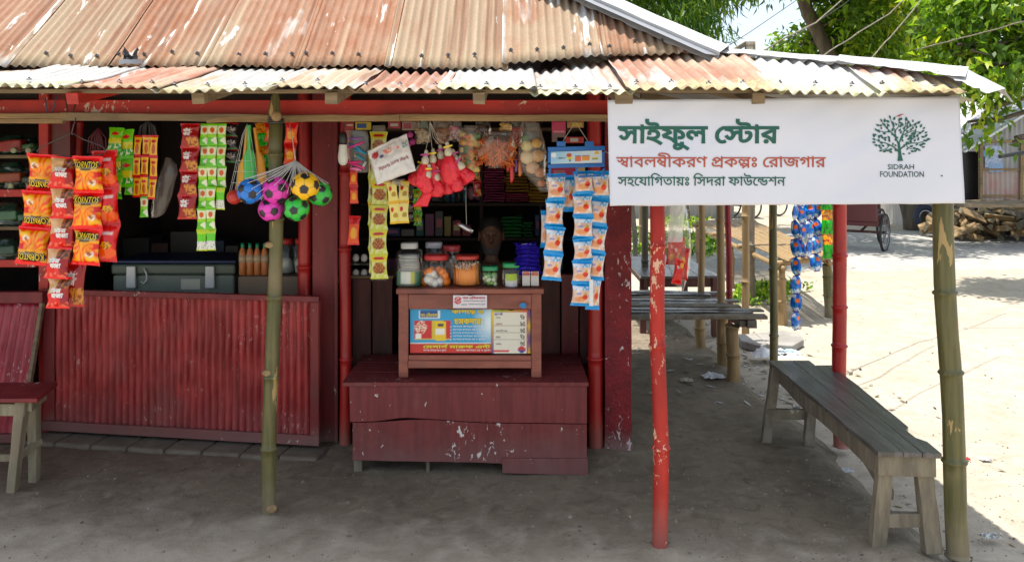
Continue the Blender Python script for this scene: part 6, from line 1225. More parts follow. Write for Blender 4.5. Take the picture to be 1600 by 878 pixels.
# large bag of buns
t = bag('bread_bag', 'large clear bag of buns hanging left of the blue display hanger', 'bread bag', 4.02, [(828, 190, 13), (829, 206, 17), (831, 226, 21), (832, 246, 22), (834, 266, 19), (842, 282, 14), (850, 300, 6)], M['bagclear'], seed=11.)
heap(t, 'buns', [blob(x, y, 4.03, r, c, 1.1) for x, y, r, c in ((823, 228, 9, C(206, 190, 120)), (838, 224, 8, C(196, 150, 60)), (824, 246, 11, C(212, 190, 150)), (840, 244, 10, C(204, 160, 110)), (832, 262, 10, C(204, 164, 130)), (844, 270, 8, C(190, 132, 90)), (846, 286, 6, C(190, 116, 70)), (821, 216, 6, C(70, 110, 60)))], M['matte'], None)
# hanging red ice-lolly pouches
def pouch(px, py, w, h, roll, label, i):
    Y = 3.92+.03*(i % 3); s = Y/F; t = thing('jelly_pouch', label, 'jelly pouch', tuple(P(px, py, Y)), 'shiny red jelly pouches in a bunch', (0, roll, RR.uniform(-.5, .5)), True)
    b = MB(); b.loft([(0, 0, -q*h*s, w*s*k, w*s*k*.6) for q, k in ((0, .30), (.12, .55), (.3, .86), (.5, 1.), (.7, 1.02), (.86, .9), (.95, .72), (1., .55))], 26, 0, .42, i*2.2, freq=2.2); b.build('pouch', M['redfilm'], t)
    b = MB(); b.loft([(0, 0, q*s, k*s, k*s*.9) for q, k in ((-3, 5), (1, 6.5), (6, 6), (9, 4), (11, 2.), (13, 3.2), (17, 3.4), (20, 1.5))], 12, 0, .10, i*1.1); b.build('cap', M['ivory'], t)
    b = MB(); b.beam((-7*s, -.012, 11*s), (7*s, -.014, 13*s), 3*s, 2.5*s, (0, 0, 1), 2, .002, seed=i); b.build('ribbon', M['ink_yellow'] if i % 2 else M['magenta'], t)
    return t
M['redfilm'] = weathered('shiny_red_film', (.95, .024, .055), (.84, .014, .034), .22, 22., bump=.8, bdist=.012, coat=.5, grain=.12); M['ivory'] = plain('ivory_cap', (.60, .55, .42), .4); M['magenta'] = plain('magenta_plastic', (.48, .04, .24), .4)
for i, (x, y, w, h, rl, lb) in enumerate(((664, 254, 12, 40, .12, 'leftmost red jelly pouch of the hanging bunch'), (676, 252, 9, 44, .04, 'narrow red jelly pouch, second from the left of the bunch'), (689, 246, 12, 48, -.06, 'tall red jelly pouch in the middle of the bunch'), (701, 241, 15, 48, -.14, 'biggest red jelly pouch, right of the middle of the bunch'), (712, 252, 15, 40, -.28, 'red jelly pouch at the right end of the bunch'), (656, 266, 11, 26, .45, 'short red jelly pouch tilted out at the lower left of the bunch'), (722, 262, 11, 26, -.55, 'red jelly pouch tilted out at the far right of the bunch'))): pouch(x, y, w, h, rl, lb, i)
for i, (x, y, w, h, rl, lb) in enumerate(((668, 276, 10, 26, .15, 'small red jelly pouch low at the left of the bunch'), (682, 280, 11, 28, .0, 'small red jelly pouch low in the middle of the bunch'), (697, 276, 11, 28, -.1, 'small red jelly pouch low right of the middle of the bunch'), (711, 274, 11, 26, -.2, 'small red jelly pouch low at the right of the bunch'))): pouch(x, y, w, h, rl, lb, i+9)
b = MB()
for x, y in ((664, 240), (676, 238), (689, 230), (701, 228), (712, 238)): b.tube([P(x, y, 3.93), P(lerp(x, 672, .7), 216, 3.94), P(672, 190, 3.92)], .0012, 4)
setp(b.build('string', M['cord'], None, P(672, 190, 3.92)), 'thin strings holding the red jelly pouches to the log', 'string')
b = MB(); b.grid(lambda u, v: (lambda w: P(lerp(664, 676, v)*1+lerp(-1, 1, u)*w-v*-0-14*v*.0, lerp(290, 323, 1-v), 3.95)+Vector((-.025*(1-v), -.012*sin(pi*u)*sin(pi*v), 0)))(12-3*sin(pi*v)), 10, 12)
setp(b.build('red_packet', M['redfilm'], None, P(670, 290, 3.95), solid=.002), 'flat red packet dangling under the jelly pouches', 'packet')
# white carrier bag printed in maroon
Yp = 3.885; qs = [P(589, 289, Yp), P(650, 267, Yp-.01), P(635, 209, Yp), P(574, 236, Yp)]
cbag = thing('carrier_bag', 'crumpled white printed plastic bag hanging at a tilt', 'plastic bag', tuple(P(605, 212, Yp)))
def cb_pt(u, v, o=0.):
    p = qs[0].lerp(qs[1], u).lerp(qs[3].lerp(qs[2], u), v); return p+Vector((0, -.022*sin(pi*u)**.6*sin(pi*min(1, v*1.1))**.6-.007*nz(u*4, v*4, 2.)-.004*nz(u*12, v*9, 5.)-o, .006*nz(u*4, v, 8.)))
def p_cb(u, v):
    if v > .62 and ell(u, v, .16, .80, .09, .09): return C(176, 40, 50)
    if ell(u, v, .30, .70, .06, .04): return C(90, 80, 120)
    if .36 < u < .56 and .72 < v < .86 and nz(u*20, v*20) > -.1: return C(214, 110, 80)
    if .60 < u < .80 and .70 < v < .80: return C(220, 140, 130) if nz(u*30, v*10) > .1 else C(220, 205, 200)
    if .84 < u < .97 and .68 < v < .86 and nz(u*25, v*25) > 0: return C(90, 140, 150)
    return C(206, 202, 198) if v > .55 else C(214, 212, 210)
b = MB(); b.grid(cb_pt, 40, 36, col=p_cb); b.build('bag_film', M['print'], cbag, solid=.004)
t_ = MB(); vs = fit(latin('thpurta lorre shark', .01)[0], (.16, .33, .92, .47)); t_.add([cb_pt(u, v, .003) for u, v, z in vs], latin('thpurta lorre shark', .01)[1]); t_.build('lettering', plain('maroon_ink', C(150, 50, 70)), cbag)
bs = MB()
for k in range(10): bs.loft([(p.x, p.y, p.z, .012*w, .008*w) for p, w in ((P(622+RR.uniform(-14, 16), 288+RR.uniform(-4, 8), Yp+.04), 1), (P(620+RR.uniform(-14, 18), 280, Yp+.04), .8))], 6, 0, .3, k)
bs.build('crumple', M['bagclear'], cbag)
# pack of hair clips
hc = bag('hair_clip_pack', 'clear pack of pink, blue and purple hair clips right of the bulb', 'hair clips', 4.04, [(556, 203, 17), (560, 215, 17), (560, 240, 17), (563, 262, 15), (566, 270, 8)], M['bagclear'], dep=.2, wr=.06, seed=3.)
for i, (x, y, L, an, c) in enumerate(((556, 216, 20, 1.5, C(140, 90, 170)), (557, 226, 26, 1.2, C(226, 60, 150)), (556, 231, 26, 2.1, C(40, 140, 190)), (563, 237, 20, 1.9, C(40, 150, 190)), (555, 242, 6, 0, C(236, 160, 40)), (562, 246, 18, 2.2, C(60, 150, 170)), (554, 253, 22, 1.5, C(228, 40, 130)), (559, 260, 22, 1.9, C(230, 50, 140)), (556, 265, 18, 1.7, C(240, 130, 190)), (569, 258, 12, .5, C(200, 200, 200)))):
    b = MB(); rod(x, y, 4.03, L/F*4.03, .0075, None, an)(b); b.build('hair_clip', plain('clip_plastic', c, .35, var=.04), hc)
def flatpack(name, label, cat, x0, y0, x1, y1, Y, col, th=.008, group=None, stripe=None, yaw=0.):
    b = MB(); p, q = P(x0, y1, Y), P(x1, y0, Y); t = thing(name, label, cat, (p.x, Y, p.z), group)
    b.box((p.x, Y, p.z), (q.x, Y+th, q.z)); b.build('pack_body', plain('pack_card', col, .5, var=.1), t, bevel=min(.004, th*.3))
    if stripe:
        b = MB(); b.box((lerp(p.x, q.x, stripe[0]), Y-.0012, lerp(p.z, q.z, stripe[1])), (lerp(p.x, q.x, stripe[2]), Y-.0002, lerp(p.z, q.z, stripe[3]))); b.build('pack_label', plain('pack_label', stripe[4], .5, var=.2), t)
    return t
gF = 'small boxes and cards hung along the top of the middle opening'
for a in ((539, 191, 553, 203, (.40, .03, .03), 'red card hung above the hair clips', (.2, .5, .9, .7, (.6, .5, .45))), (555, 191, 580, 203, (.60, .45, .02), 'yellow and blue card hung above the hair clips', (.1, .2, .7, .8, (.03, .10, .3))), (582, 196, 602, 209, (.22, .20, .16), 'dull grey box above the spice sachets', (.1, .2, .9, .6, (.3, .28, .24))), (581, 211, 600, 222, (.62, .52, .02), 'yellow card at the top of the spice sachets', (.15, .2, .85, .5, (.45, .12, .02))), (606, 190, 626, 201, (.36, .03, .05), 'red and white card above the white bag', (.2, .3, .8, .7, (.55, .48, .45))), (628, 190, 656, 204, (.34, .24, .20), 'pale patterned box above the white bag', (.1, .2, .5, .8, (.4, .06, .08))), (656, 188, 670, 212, (.015, .11, .09), 'dark teal bottle-shaped card beside the strings', None), (676, 188, 706, 206, (.28, .22, .18), 'greyish clear pack above the red pouches', (.2, .2, .8, .6, (.4, .34, .3))), (862, 190, 884, 209, (.55, .05, .12), 'bright pink box above the blue display hanger', (.1, .1, .9, .22, (.6, .3, .35))), (886, 190, 912, 200, (.40, .20, .08), 'brown and yellow card above the blue display hanger', (.3, .2, .9, .8, (.55, .42, .05))), (862, 208, 884, 222, (.20, .12, .11), 'dull brown pack under the pink box', None), (870, 214, 912, 224, (.42, .03, .03), 'red tray behind the display hanger', (.5, .2, .8, .8, (.5, .45, .4))), (861, 262, 898, 276, (.42, .03, .09), 'dark pink card seen through the display hanger', (.1, .3, .6, .7, (.5, .16, .2))), (899, 254, 914, 276, (.50, .37, .22), 'tan card with small print behind the display hanger', (.2, .2, .8, .3, (.2, .12, .08)))):
    flatpack('card_pack', a[5], 'card pack', a[0], a[1], a[2], a[3], 4.10 if a[0] > 850 else 4.2, a[4], .01, gF, a[6])
# pink things beside the white bag
for i, (x, y, r) in enumerate(((641, 211, 5), (645, 222, 5), (639, 226, 4))):
    b = MB(); blob(x, y, 4.1, r, None)(b); setp(b.build('pink_toy', M['magenta'], None, P(x, y, 4.1)), 'small shiny magenta toy hanging behind the right edge of the white bag', 'toy', 'magenta toys beside the white bag')
for i, (x, y0, y1, c) in enumerate(((793, 236, 268, (.5, .02, .03)), (799, 244, 286, (.55, .02, .03)), (806, 240, 270, (.10, .03, .16)), (812, 248, 276, (.55, .16, .03)))):
    b = MB(); b.loft([(p.x, p.y, p.z, w, w*.5) for p, w in ((P(x, y0, 4.06), .004), (P(x, lerp(y0, y1, .3), 4.06), .010), (P(x+1, lerp(y0, y1, .8), 4.06), .011), (P(x, y1, 4.06), .005))], 8, 0, .25, i)
    setp(b.build('small_pouch', plain('small_pouch', c, .3, coat=.3), None, P(x, y0, 4.06)), ('dark red slim pouch nearest the noodle snacks', 'longest slim red pouch below the noodle snacks', 'slim purple pouch beside the longest red one', 'slim orange pouch left of the bun bag')[i], 'pouch', 'slim pouches hanging by the bun bag')
# grey bag of cables, dark bundles
bag('grey_bag', 'smoky grey plastic bag hanging between the stick packets and the red bean packets', 'plastic bag', 4.05, [(262, 246, 4), (266, 256, 9), (264, 272, 14), (258, 292, 14), (252, 316, 14), (246, 334, 10), (242, 340, 6)], M['greybag'], seed=4., wr=.2)
b = MB()
for k in range(14): x = RR.uniform(213, 247); b.tube([P(231, 190, 4.08), P(lerp(231, x, .8), 198, 4.07), P(x, 212, 4.06)], .0045, 5)
setp(b.build('twine_bundle', plain('grey_twine', (.07, .065, .065), .8), None, P(231, 190, 4.08)), 'grey bundle of strings gathered above the yellow stick packets', 'string')
b = MB()
for k in range(16): x = RR.uniform(138, 168); b.tube([P(154, 200, 4.1), P(x, 216, 4.1), P(x+RR.uniform(-5, 5), 240, 4.1)], .004, 5)
setp(b.build('cord_bundle', plain('maroon_cord', (.12, .012, .02), .6), None, P(154, 200, 4.1)), 'dark maroon bundle of cords behind the right arm of the wire hanger', 'cord')
# ---------------------------------------------------------------- jars and packs on the show case
def jar(label, px, w, y0, y1, Y, lid, lidc, sq=.0, content=None, cname='sweets', lab=None, shoulder=.16, lw=.8):
    s = Y/F; h = (y1-y0)*s; r = w/2*s; c = P(px, y1, Y); c.z = .994 if Y < 4.9 else c.z
    t = thing('jar', label, 'jar', tuple(c), 'jars on top of the show case'); lh = lid*s; b = MB(); hb = h-lh
    b.lathe(c, [(r*.86, 0), (r*.97, .006), (r, .02), (r*1.0, hb*.5), (r*.98, hb*(1-shoulder)-.004), (r*.92, hb*(1-shoulder*.5)), (r*lw*.95, hb-.004), (r*lw*.95, hb)], 26, sq=sq); b.build('glass', M['clear'], t)
    b = MB(); b.lathe(c+Vector((0, 0, hb-.002)), [(r*lw, 0), (r*lw*1.03, .002), (r*lw*1.03, lh*.8), (r*lw*.97, lh), (.0001, lh)], 26, sq=sq*.6); b.build('lid', plain('jar_lid', lidc, .32, var=.05), t)
    if content:
        b = MB(); 
        for it in content(c, r, hb): it(b)
        b.build(cname, M['matte'], t)['kind'] = 'stuff'
    if lab:
        b = MB(); u0, u1, v0, v1, pf = lab
        b.grid(lambda u, v: c+Vector((cos(lerp(u0, u1, u))*r*1.012, sin(lerp(u0, u1, u))*r*1.012, lerp(v0, v1, v)*hb)), 14, 10, col=pf); b.build('label', M['print'], t)
    return t
def balls_in(col_f, rr, n, hi):
    def f(c, r, h):
        out = []
        for k in range(n):
            a, q = RR.uniform(0, 2*pi), r*.78*sqrt(RR.random()); p = c+Vector((cos(a)*q, sin(a)*q, .012+RR.random()*h*hi)); s = rr*RR.uniform(.8, 1.2); cl = col_f(p, c)
            out.append(lambda b, p=p, s=s, cl=cl: b.lathe(p, [(.0001, -s)]+[(s*cos(x), s*sin(x)) for x in (-1., -.4, .2, .8)]+[(.0001, s)], 9, col=cl))
        return out
    return f
def sticks_in(c, r, h):
    out = [lambda b: b.lathe(c+Vector((0, 0, .008)), [(r*.78, 0), (r*.80, h*.5), (r*.7, h*.62)], 16, col=C(236, 138, 14))]
    for k in range(110):
        a, q = RR.uniform(0, 2*pi), r*.85*sqrt(RR.random()); p = c+Vector((cos(a)*q, sin(a)*q, .01)); e = p+Vector((RR.uniform(-.012, .012), RR.uniform(-.012, .012), h*RR.uniform(.62, .84)))
        out.append(lambda b, p=p, e=e: (b.tube([p, p.lerp(e, .9)], .0042, 5, col=mixc(C(250, 160, 14), C(240, 124, 8), RR.random())), b.tube([p.lerp(e, .9), e], .0044, 5, col=C(220, 200, 170))))
    return out
def discs_in(c, r, h): return [(lambda b, k=k: b.lathe(c+Vector((RR.uniform(-.01, .01), RR.uniform(-.01, .01), h*(.42+.045*k))), [(r*.75, 0), (r*.78, .004), (r*.70, .008)], 14, col=C(190, 190, 186))) for k in range(9)]+[(lambda b: b.lathe(c+Vector((0, 0, .006)), [(r*.85, 0), (r*.9, h*.3), (r*.85, h*.38)], 14, col=C(205, 205, 200)))]
jar('tall clear jar with a green and white label, leftmost on the show case', 640, 41, 380, 447, 4.50, 9, (.55, .56, .55), .4, discs_in, 'biscuits', (-2.7, -.5, .02, .40, lambda u, v: C(20, 110, 80) if u < .28 or u > .78 else (C(190, 190, 60) if .62 < u else C(216, 220, 214)) if v > .16 else C(90, 100, 90)), .14, .62)
jar('red-lidded jar of orange and white eggs and sweets', 682, 45, 398, 447, 4.49, 8, (.55, .03, .03), .12, balls_in(lambda p, c: C(226, 226, 220) if abs(p.x-c.x) < .045 and p.z < c.z+.07 else C(250, 136, 10), .024, 44, .5), 'sweets', None, .20, .82)
jar('red-lidded jar packed with orange stick sweets', 730, 45, 399, 447, 4.49, 6, (.55, .05, .035), .12, sticks_in, 'sticks', None, .20, .80)
jar('small green-lidded jar of green sweets', 766, 27, 415, 447, 4.47, 7, (.02, .28, .11), .5, balls_in(lambda p, c: C(110, 180, 60) if RR.random() < .6 else C(206, 216, 190), .011, 60, .62), 'sweets', None, .12, .9)
jar('square green-lidded jar with a lime and white label', 799, 29, 410, 447, 4.47, 7, (.02, .34, .10), .7, balls_in(lambda p, c: C(60, 60, 70), .010, 30, .5), 'sweets', (-2.25, -.9, .02, .68, lambda u, v: C(166, 192, 30) if v > .45+.35*(u-.5)**2 else C(206, 206, 214)), .12, .92)
jar('clear-lidded jar standing behind the orange and white one', 678, 30, 379, 440, 4.66, 9, (.50, .50, .56), .1, balls_in(lambda p, c: C(120, 116, 110), .014, 14, .6), 'sweets', None, .2, .85)
jar('jar with a large red lid standing behind the stick sweets', 706, 27, 384, 440, 4.66, 9, (.46, .04, .05), .1, balls_in(lambda p, c: C(200, 204, 200), .014, 40, .7), 'sweets', None, .2, .98)
for i, x in enumerate((816, 829.5)): flatpack('milk_box', ('left one of the two small white boxes at the right end of the show case', 'right one of the two small white boxes, at the very corner of the show case')[i], 'box', x, 424, x+12.5, 447, 4.42, (.60, .58, .56), .05, 'small white boxes on the show case', (.1, .70, .9, .98, (.62, .18, .10)))
for i in range(7):
    w, h = 37/F*4.46, .052; me, tm = packet_mesh('purple', pk_purple, w, .075, .014, i % 3, nu=16, nv=14); y = 422-6.3*i
    o = link('purple_packet', me, None, P(825+RR.uniform(-3, 3), y, 4.45), (-1.15+.1*RR.random(), RR.uniform(-.08, .08), RR.uniform(-.2, .2))); setp(o, 'purple blue foil packet in the stack on the two white boxes', 'packet', 'stack of purple blue packets')
# ---------------------------------------------------------------- left shelf with wrapped toys
for y, m in ((245, 'shelf'), (302, 'beam_red'), (357, 'shelf'), (412, 'beam_red')):
    b = MB(); z = PZ(y, 4.97); b.beam((-4.5, 5.15, z), (PX(60, 4.99)-.004, 5.15, z), .36, .022 if m == 'shelf' else .045, n=6, jit=.002, seed=y); b.build('shelf_board', M[m], SHOP, bevel=.003)
gG = 'toys in green wrapping on the left shelves'
for i, (x, y0, y1, w, lab) in enumerate(((20, 212, 243, 26, 'green wrapped toy with a red car body on the top left shelf'), (-40, 208, 243, 28, 'green wrapped toy at the left end of the top shelf'), (48, 214, 243, 13, 'narrow green wrapped toy at the right end of the top shelf'), (20, 254, 298, 24, 'green wrapped toy box on the second shelf'), (48, 262, 298, 14, 'flat green wrapped toys at the right end of the second shelf'), (-40, 256, 298, 26, 'green wrapped toy at the left end of the second shelf'), (14, 316, 355, 24, 'bright green crinkled bag on the third shelf'), (44, 322, 355, 16, 'green crinkled bag at the right end of the third shelf'), (12, 372, 408, 22, 'dark green bag on the lowest shelf'), (44, 368, 408, 15, 'clear green bag with a pale card on the lowest shelf'))):
    t = bag('wrapped_toy', lab, 'wrapped toy', 5.05+.03*(i % 2), [(x, y0, w*.5), (x-1, lerp(y0, y1, .2), w*.8), (x+1, lerp(y0, y1, .5), w), (x, lerp(y0, y1, .85), w*.98), (x, y1, w*.8)], M['greenwrap'], wr=.30, seed=i*3.3, group=gG)
    c = [(.32, .03, .02), (.04, .12, .05), (.05, .15, .06), (.30, .06, .02), (.04, .06, .05), (.2, .05, .03), (.06, .16, .08), (.05, .14, .08), (.03, .08, .05), (.3, .3, .28)][i]
    b = MB(); q = P(x, lerp(y0, y1, .55), 4.97); s = w/F*5; b.beam(q+Vector((-s*.7, 0, 0)), q+Vector((s*.7, 0, .01)), .08, s*.62, n=4, jit=.008, seed=i); b.build('toy', plain('toy_plastic', c, .4), t, bevel=.01)
    if i in (0, 2, 3):
        b = MB(); k = P(x+(2 if i == 0 else -3), y1-8, 4.90); b.lathe((0, 0, 0), [(.018, -.01), (.018, .01), (.008, .012), (.0001, .012)], 12); b.xf(Matrix.Translation(k)@Matrix.Rotation(pi/2, 4, 'X')); b.build('wheel', plain('pale_wheel', (.35, .36, .22), .5), t)
# ---------------------------------------------------------------- cool box, drinks and jars behind the counter
cx0, cx1, cy = PX(176, 5.15), PX(366, 5.15), 5.15
cl_ = thing('cool_box', 'long grey insulated box with a dark blue lid and two white latches', 'cool box', ((cx0+cx1)/2, 5.35, .6))
b = MB(); b.box((cx0, cy, .55), (cx1, cy+.45, PZ(430, 5.15))); b.build('box_body', plain('grey_box', (.19, .225, .185), .4), cl_, bevel=.012)
b = MB(); b.box((cx0-.008, cy-.008, PZ(429, 5.15)), (cx1+.008, cy+.46, PZ(413, 5.15))); b.build('lid', plain('green_grey_lid', (.085, .115, .085), .35), cl_, bevel=.012)
b = MB(); b.box((cx0-.01, cy+.005, PZ(412.6, 5.15)), (cx1+.01, cy+.465, PZ(407, 5.15))); b.build('lid_top', plain('navy_lid', (.016, .03, .085), .4), cl_, bevel=.01)
for px in (205, 328): b = MB(); b.beam(P(px, 416, cy-.022), P(px, 450, cy-.022), .056, .02, (0, 1, 0), 4, .0, taper=1.1); b.build('latch', M['white'], cl_, bevel=.006)
b = MB(); b.tube([P(225, 420, cy-.02), P(229, 428, cy-.03), P(229, 438, cy-.03), P(224, 443, cy-.025), P(220, 440, cy-.02)], .005, 6); b.build('hook', M['white'], cl_)
b = MB(); b.box((PX(283, cy), cy-.003, PZ(452, cy)), (PX(313, cy), cy-.0005, PZ(436, cy))); b.build('sticker', plain('cream_sticker', (.55, .55, .45), .5), cl_)
bx_ = MB(); bx_.box((PX(372, 5.0), 5.0, .62), (PX(470, 5.0), 5.35, PZ(432, 5.0))); setp(bx_.build('carton', plain('brown_carton', (.22, .16, .11), .8), None, (PX(420, 5.0), 5.1, .62), bevel=.006), 'brown carton under the orange drink bottles', 'carton')
for i in range(8):
    r, k = i//4, i % 4; c = P(379+11.5*k, 432, 5.06+.07*r); c.z = PZ(432, 5.0)+.001; s = 5.05/F
    t = thing('drink_bottle', 'small orange drink bottle with a green cap behind the post', 'bottle', tuple(c), 'orange drink bottles in a shrink-wrapped pack'); b = MB()
    b.lathe(c, [(5*s, 0), (5.6*s, 2*s), (5.2*s, 13*s), (5.7*s, 16*s), (5.7*s, 30*s), (4.6*s, 37*s), (2.2*s, 42*s), (2.2*s, 43*s)], 12); b.build('bottle', plain('orange_drink', (.50, .17, .05), .25), t)
    b = MB(); b.lathe(c, [(2.7*s, 42.5*s), (2.7*s, 48*s), (.0001, 48.3*s)], 12); b.build('cap', plain('green_cap', (.02, .30, .14), .4), t)
    b = MB(); b.lathe(c, [(5.85*s, 20*s), (5.85*s, 31*s)], 12); b.build('label', plain('pale_label', (.50, .36, .22), .5), t)
for px, w, lab in ((447, 27, 'big clear jar with a red lid half hidden by the green bamboo post'), (470, 22, 'second big clear jar with a red lid behind the red bamboo post')):
    c = P(px, 431, 5.12); c.z = PZ(432, 5.0)+.001; s = 5.12/F; t = thing('big_jar', lab, 'jar', tuple(c), 'big jars behind the counter'); b = MB(); r = w/2*s
    b.lathe(c, [(r*.9, 0), (r, .02), (r, 38*s), (r*.75, 45*s), (r*.75, 47*s)], 22, sq=.2); b.build('glass', M['clear'], t)
    b = MB(); b.lathe(c+Vector((0, 0, 46*s)), [(r*.82, 0), (r*.82, 9*s), (.0001, 9.3*s)], 22); b.build('lid', plain('red_lid', (.42, .03, .03), .4), t)
    b = MB(); b.lathe(c+Vector((0, 0, .01)), [(r*.8, 0), (r*.82, 16*s), (r*.5, 22*s)], 12); b.build('sweets', plain('pale_sweets', (.4, .42, .4), .6), t)
# ---------------------------------------------------------------- egg tray shelf on the left, back shelves
b = MB(); b.beam((PX(548, 5.0), 5.14, .966), (PX(615, 5.0), 5.14, .966), .32, .018); b.build('shelf_board', M['shelf'], SHOP, bevel=.002)
for r in range(2):
    for k in range(4):
        c = P(556+13*k, 427-24*r, 5.04); b = MB(); b.lathe(c, [(.0001, -.024), (.016, -.02), (.022, -.004), (.019, .014), (.010, .024), (.0001, .027)], 10); setp(b.build('egg', plain('egg_shell', (.82, .80, .76), .5, var=.05), None, c), 'white egg in the clear tray at the left of the middle opening', 'egg', 'white eggs in trays')
    c = P(576, 434-24*r, 5.04); b = MB(); b.box((PX(549, 5.04), 4.995, c.z-.014), (PX(606, 5.04), 5.10, c.z+.0)); setp(b.build('egg_tray', M['bagclear'], None, c, bevel=.003), ('lower clear egg tray on the small shelf', 'upper clear egg tray above the other one')[r], 'egg tray')
for i, (x, y0, y1) in enumerate(((553, 262, 318), (553, 338, 382))):
    strip('oran', ('pinkish narrow packet strip right of the red post, upper one', 'packet of small orange snacks below the narrow strip')[i], 'sachet strip', 4.3, x, y0, x, y1, 2-i, 13+5*i, 'narrow packets by the red post', jit=.1)
YS = 5.92
for y in (200, 317, 371, 425):
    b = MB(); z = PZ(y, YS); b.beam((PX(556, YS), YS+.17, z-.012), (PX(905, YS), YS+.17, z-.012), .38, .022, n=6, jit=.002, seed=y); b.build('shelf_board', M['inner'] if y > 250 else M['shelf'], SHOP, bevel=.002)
for x in (598, 752, 845): b = MB(); b.box((PX(x, YS)-.012, YS-.01, .5), (PX(x, YS)+.012, YS+.33, 2.1)); b.build('shelf_upright', M['inner'], SHOP)
def stack(x0, x1, ytop, ybot, n, col, lab, grp, wav=.006):
    for i in range(n):
        y = lerp(ybot, ytop, (i+.5)/n); q = P((x0+x1)/2, y, YS+.02); hw = (x1-x0)/2/F*YS; hh = (ybot-ytop)/n/F*YS*.5; b = MB(); sd = RR.random()*50
        b.grid(lambda u, v: Vector((lerp(-hw, hw, u), -.05+.01*nz(u*3, sd)+.1*abs(v-.5)*0-(.035*cos(pi*(v-.5))), hh*(v-.5)*1.9+wav*nz(u*2.5+sd, v))), 8, 6); b.grid(lambda u, v: Vector((lerp(-hw, hw, u), lerp(-.05, .12, v), hh*.9+wav*nz(u*2.5+sd, 1.))), 8, 2)
        o = b.build('shelf_packet', plain('packet_'+lab[:4], mixc(col, tuple(c*.5 for c in col), RR.random()*.6), .35, var=.3) if i % 3 == 0 else stack.m, None, q); stack.m = o.data.materials[0]; o.location = q+Vector((RR.uniform(-.01, .01), RR.uniform(-.01, .01), 0)); 
        bb = MB(); o.data.transform(Matrix.Translation(q)); setp(o, lab, 'packet', grp)
stack(757, 789, 262, 315, 13, (.42, .05, .16), 'flat magenta packet in the neat stack on the upper back shelf', 'stack of magenta packets')
stack(789, 824, 256, 300, 9, (.48, .25, .03), 'yellow brown packet in the stack right of the magenta packets', 'middle stack of yellow packets')
stack(789, 824, 301, 315, 4, (.45, .05, .12), 'dark pink packet under the middle stack of yellow packets', 'pink packets under the yellow stack')
stack(826, 866, 258, 316, 12, (.52, .30, .02), 'yellow and red packet in the stack by the bun bag', 'right stack of yellow packets')
stack(784, 815, 336, 370, 6, (.02, .26, .05), 'bright green packet on the middle back shelf', 'stack of green packets', .003)
stack(817, 832, 345, 370, 5, (.02, .18, .05), 'darker green packet right of the bright green ones', 'stack of darker green packets', .003)
for r in range(2):
    for k in range(3):
        q = P(725+11*k, 302-26*r, YS+.05); b = MB(); b.lathe((0, 0, 0), [(.055, 0), (.05, .006), (.03, .012), (.0001, .012)], 18, sy=1.); b.xf(Matrix.Translation(q)@Matrix.Rotation(pi/2, 4, 'X')@Matrix.Scale(.62, 4, (1, 0, 0))); setp(b.build('plate', plain('pink_plate', (.32, .13, .20), .35), None, q), ('pinkish plate in the lower row standing on the back shelf', 'pinkish plate in the upper row on the back shelf')[r], 'plate', ('lower row of plates', 'upper row of plates')[r])
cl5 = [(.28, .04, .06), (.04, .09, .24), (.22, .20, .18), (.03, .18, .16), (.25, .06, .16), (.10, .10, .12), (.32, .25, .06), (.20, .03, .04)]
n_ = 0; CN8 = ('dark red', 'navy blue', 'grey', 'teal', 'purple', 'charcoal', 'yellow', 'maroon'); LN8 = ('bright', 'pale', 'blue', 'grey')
for y0, row in ((316, ((604, 15, 30), (620, 12, 22), (634, 14, 26), (650, 11, 34), (663, 10, 30), (675, 12, 24), (689, 9, 20), (700, 10, 30), (710, 9, 26))), (370, ((603, 22, 14), (627, 20, 12), (650, 12, 28), (664, 14, 36), (680, 12, 40), (694, 11, 32), (707, 13, 26), (722, 14, 18), (836, 15, 34), (853, 14, 40), (770, 12, 22))), (424, ((604, 30, 20), (640, 26, 10), (672, 30, 9), (706, 30, 10), (780, 26, 16), (812, 20, 22), (838, 22, 26), (864, 16, 30)))):
    for x, w, h in row:
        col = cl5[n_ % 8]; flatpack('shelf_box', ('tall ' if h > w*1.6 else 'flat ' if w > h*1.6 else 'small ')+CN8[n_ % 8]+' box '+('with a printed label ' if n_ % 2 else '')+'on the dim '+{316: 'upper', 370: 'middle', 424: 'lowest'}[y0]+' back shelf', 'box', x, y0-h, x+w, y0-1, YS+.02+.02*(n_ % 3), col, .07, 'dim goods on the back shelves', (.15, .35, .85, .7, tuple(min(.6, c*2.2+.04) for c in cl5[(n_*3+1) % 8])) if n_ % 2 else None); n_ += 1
# row of bottles on the upper shelf behind the red packet
for k in range(5):
    c = P(690+9*k, 316, YS-.02); s = YS/F; t = thing('small_bottle', 'small dark bottle on the back shelf under the jelly pouches', 'bottle', tuple(c), 'small bottles on the back shelf'); b = MB(); b.lathe(c, [(3.6*s, 0), (3.6*s, 14*s), (1.5*s, 18*s), (1.5*s, 20*s)], 10); b.build('bottle', plain('dark_bottle', ((.05, .06, .05), (.02, .12, .22), (.02, .10, .22))[k % 3], .3), t)
    b = MB(); b.lathe(c, [(1.9*s, 19*s), (1.9*s, 23*s), (.0001, 23.2*s)], 10); b.build('cap', M['white'], t)
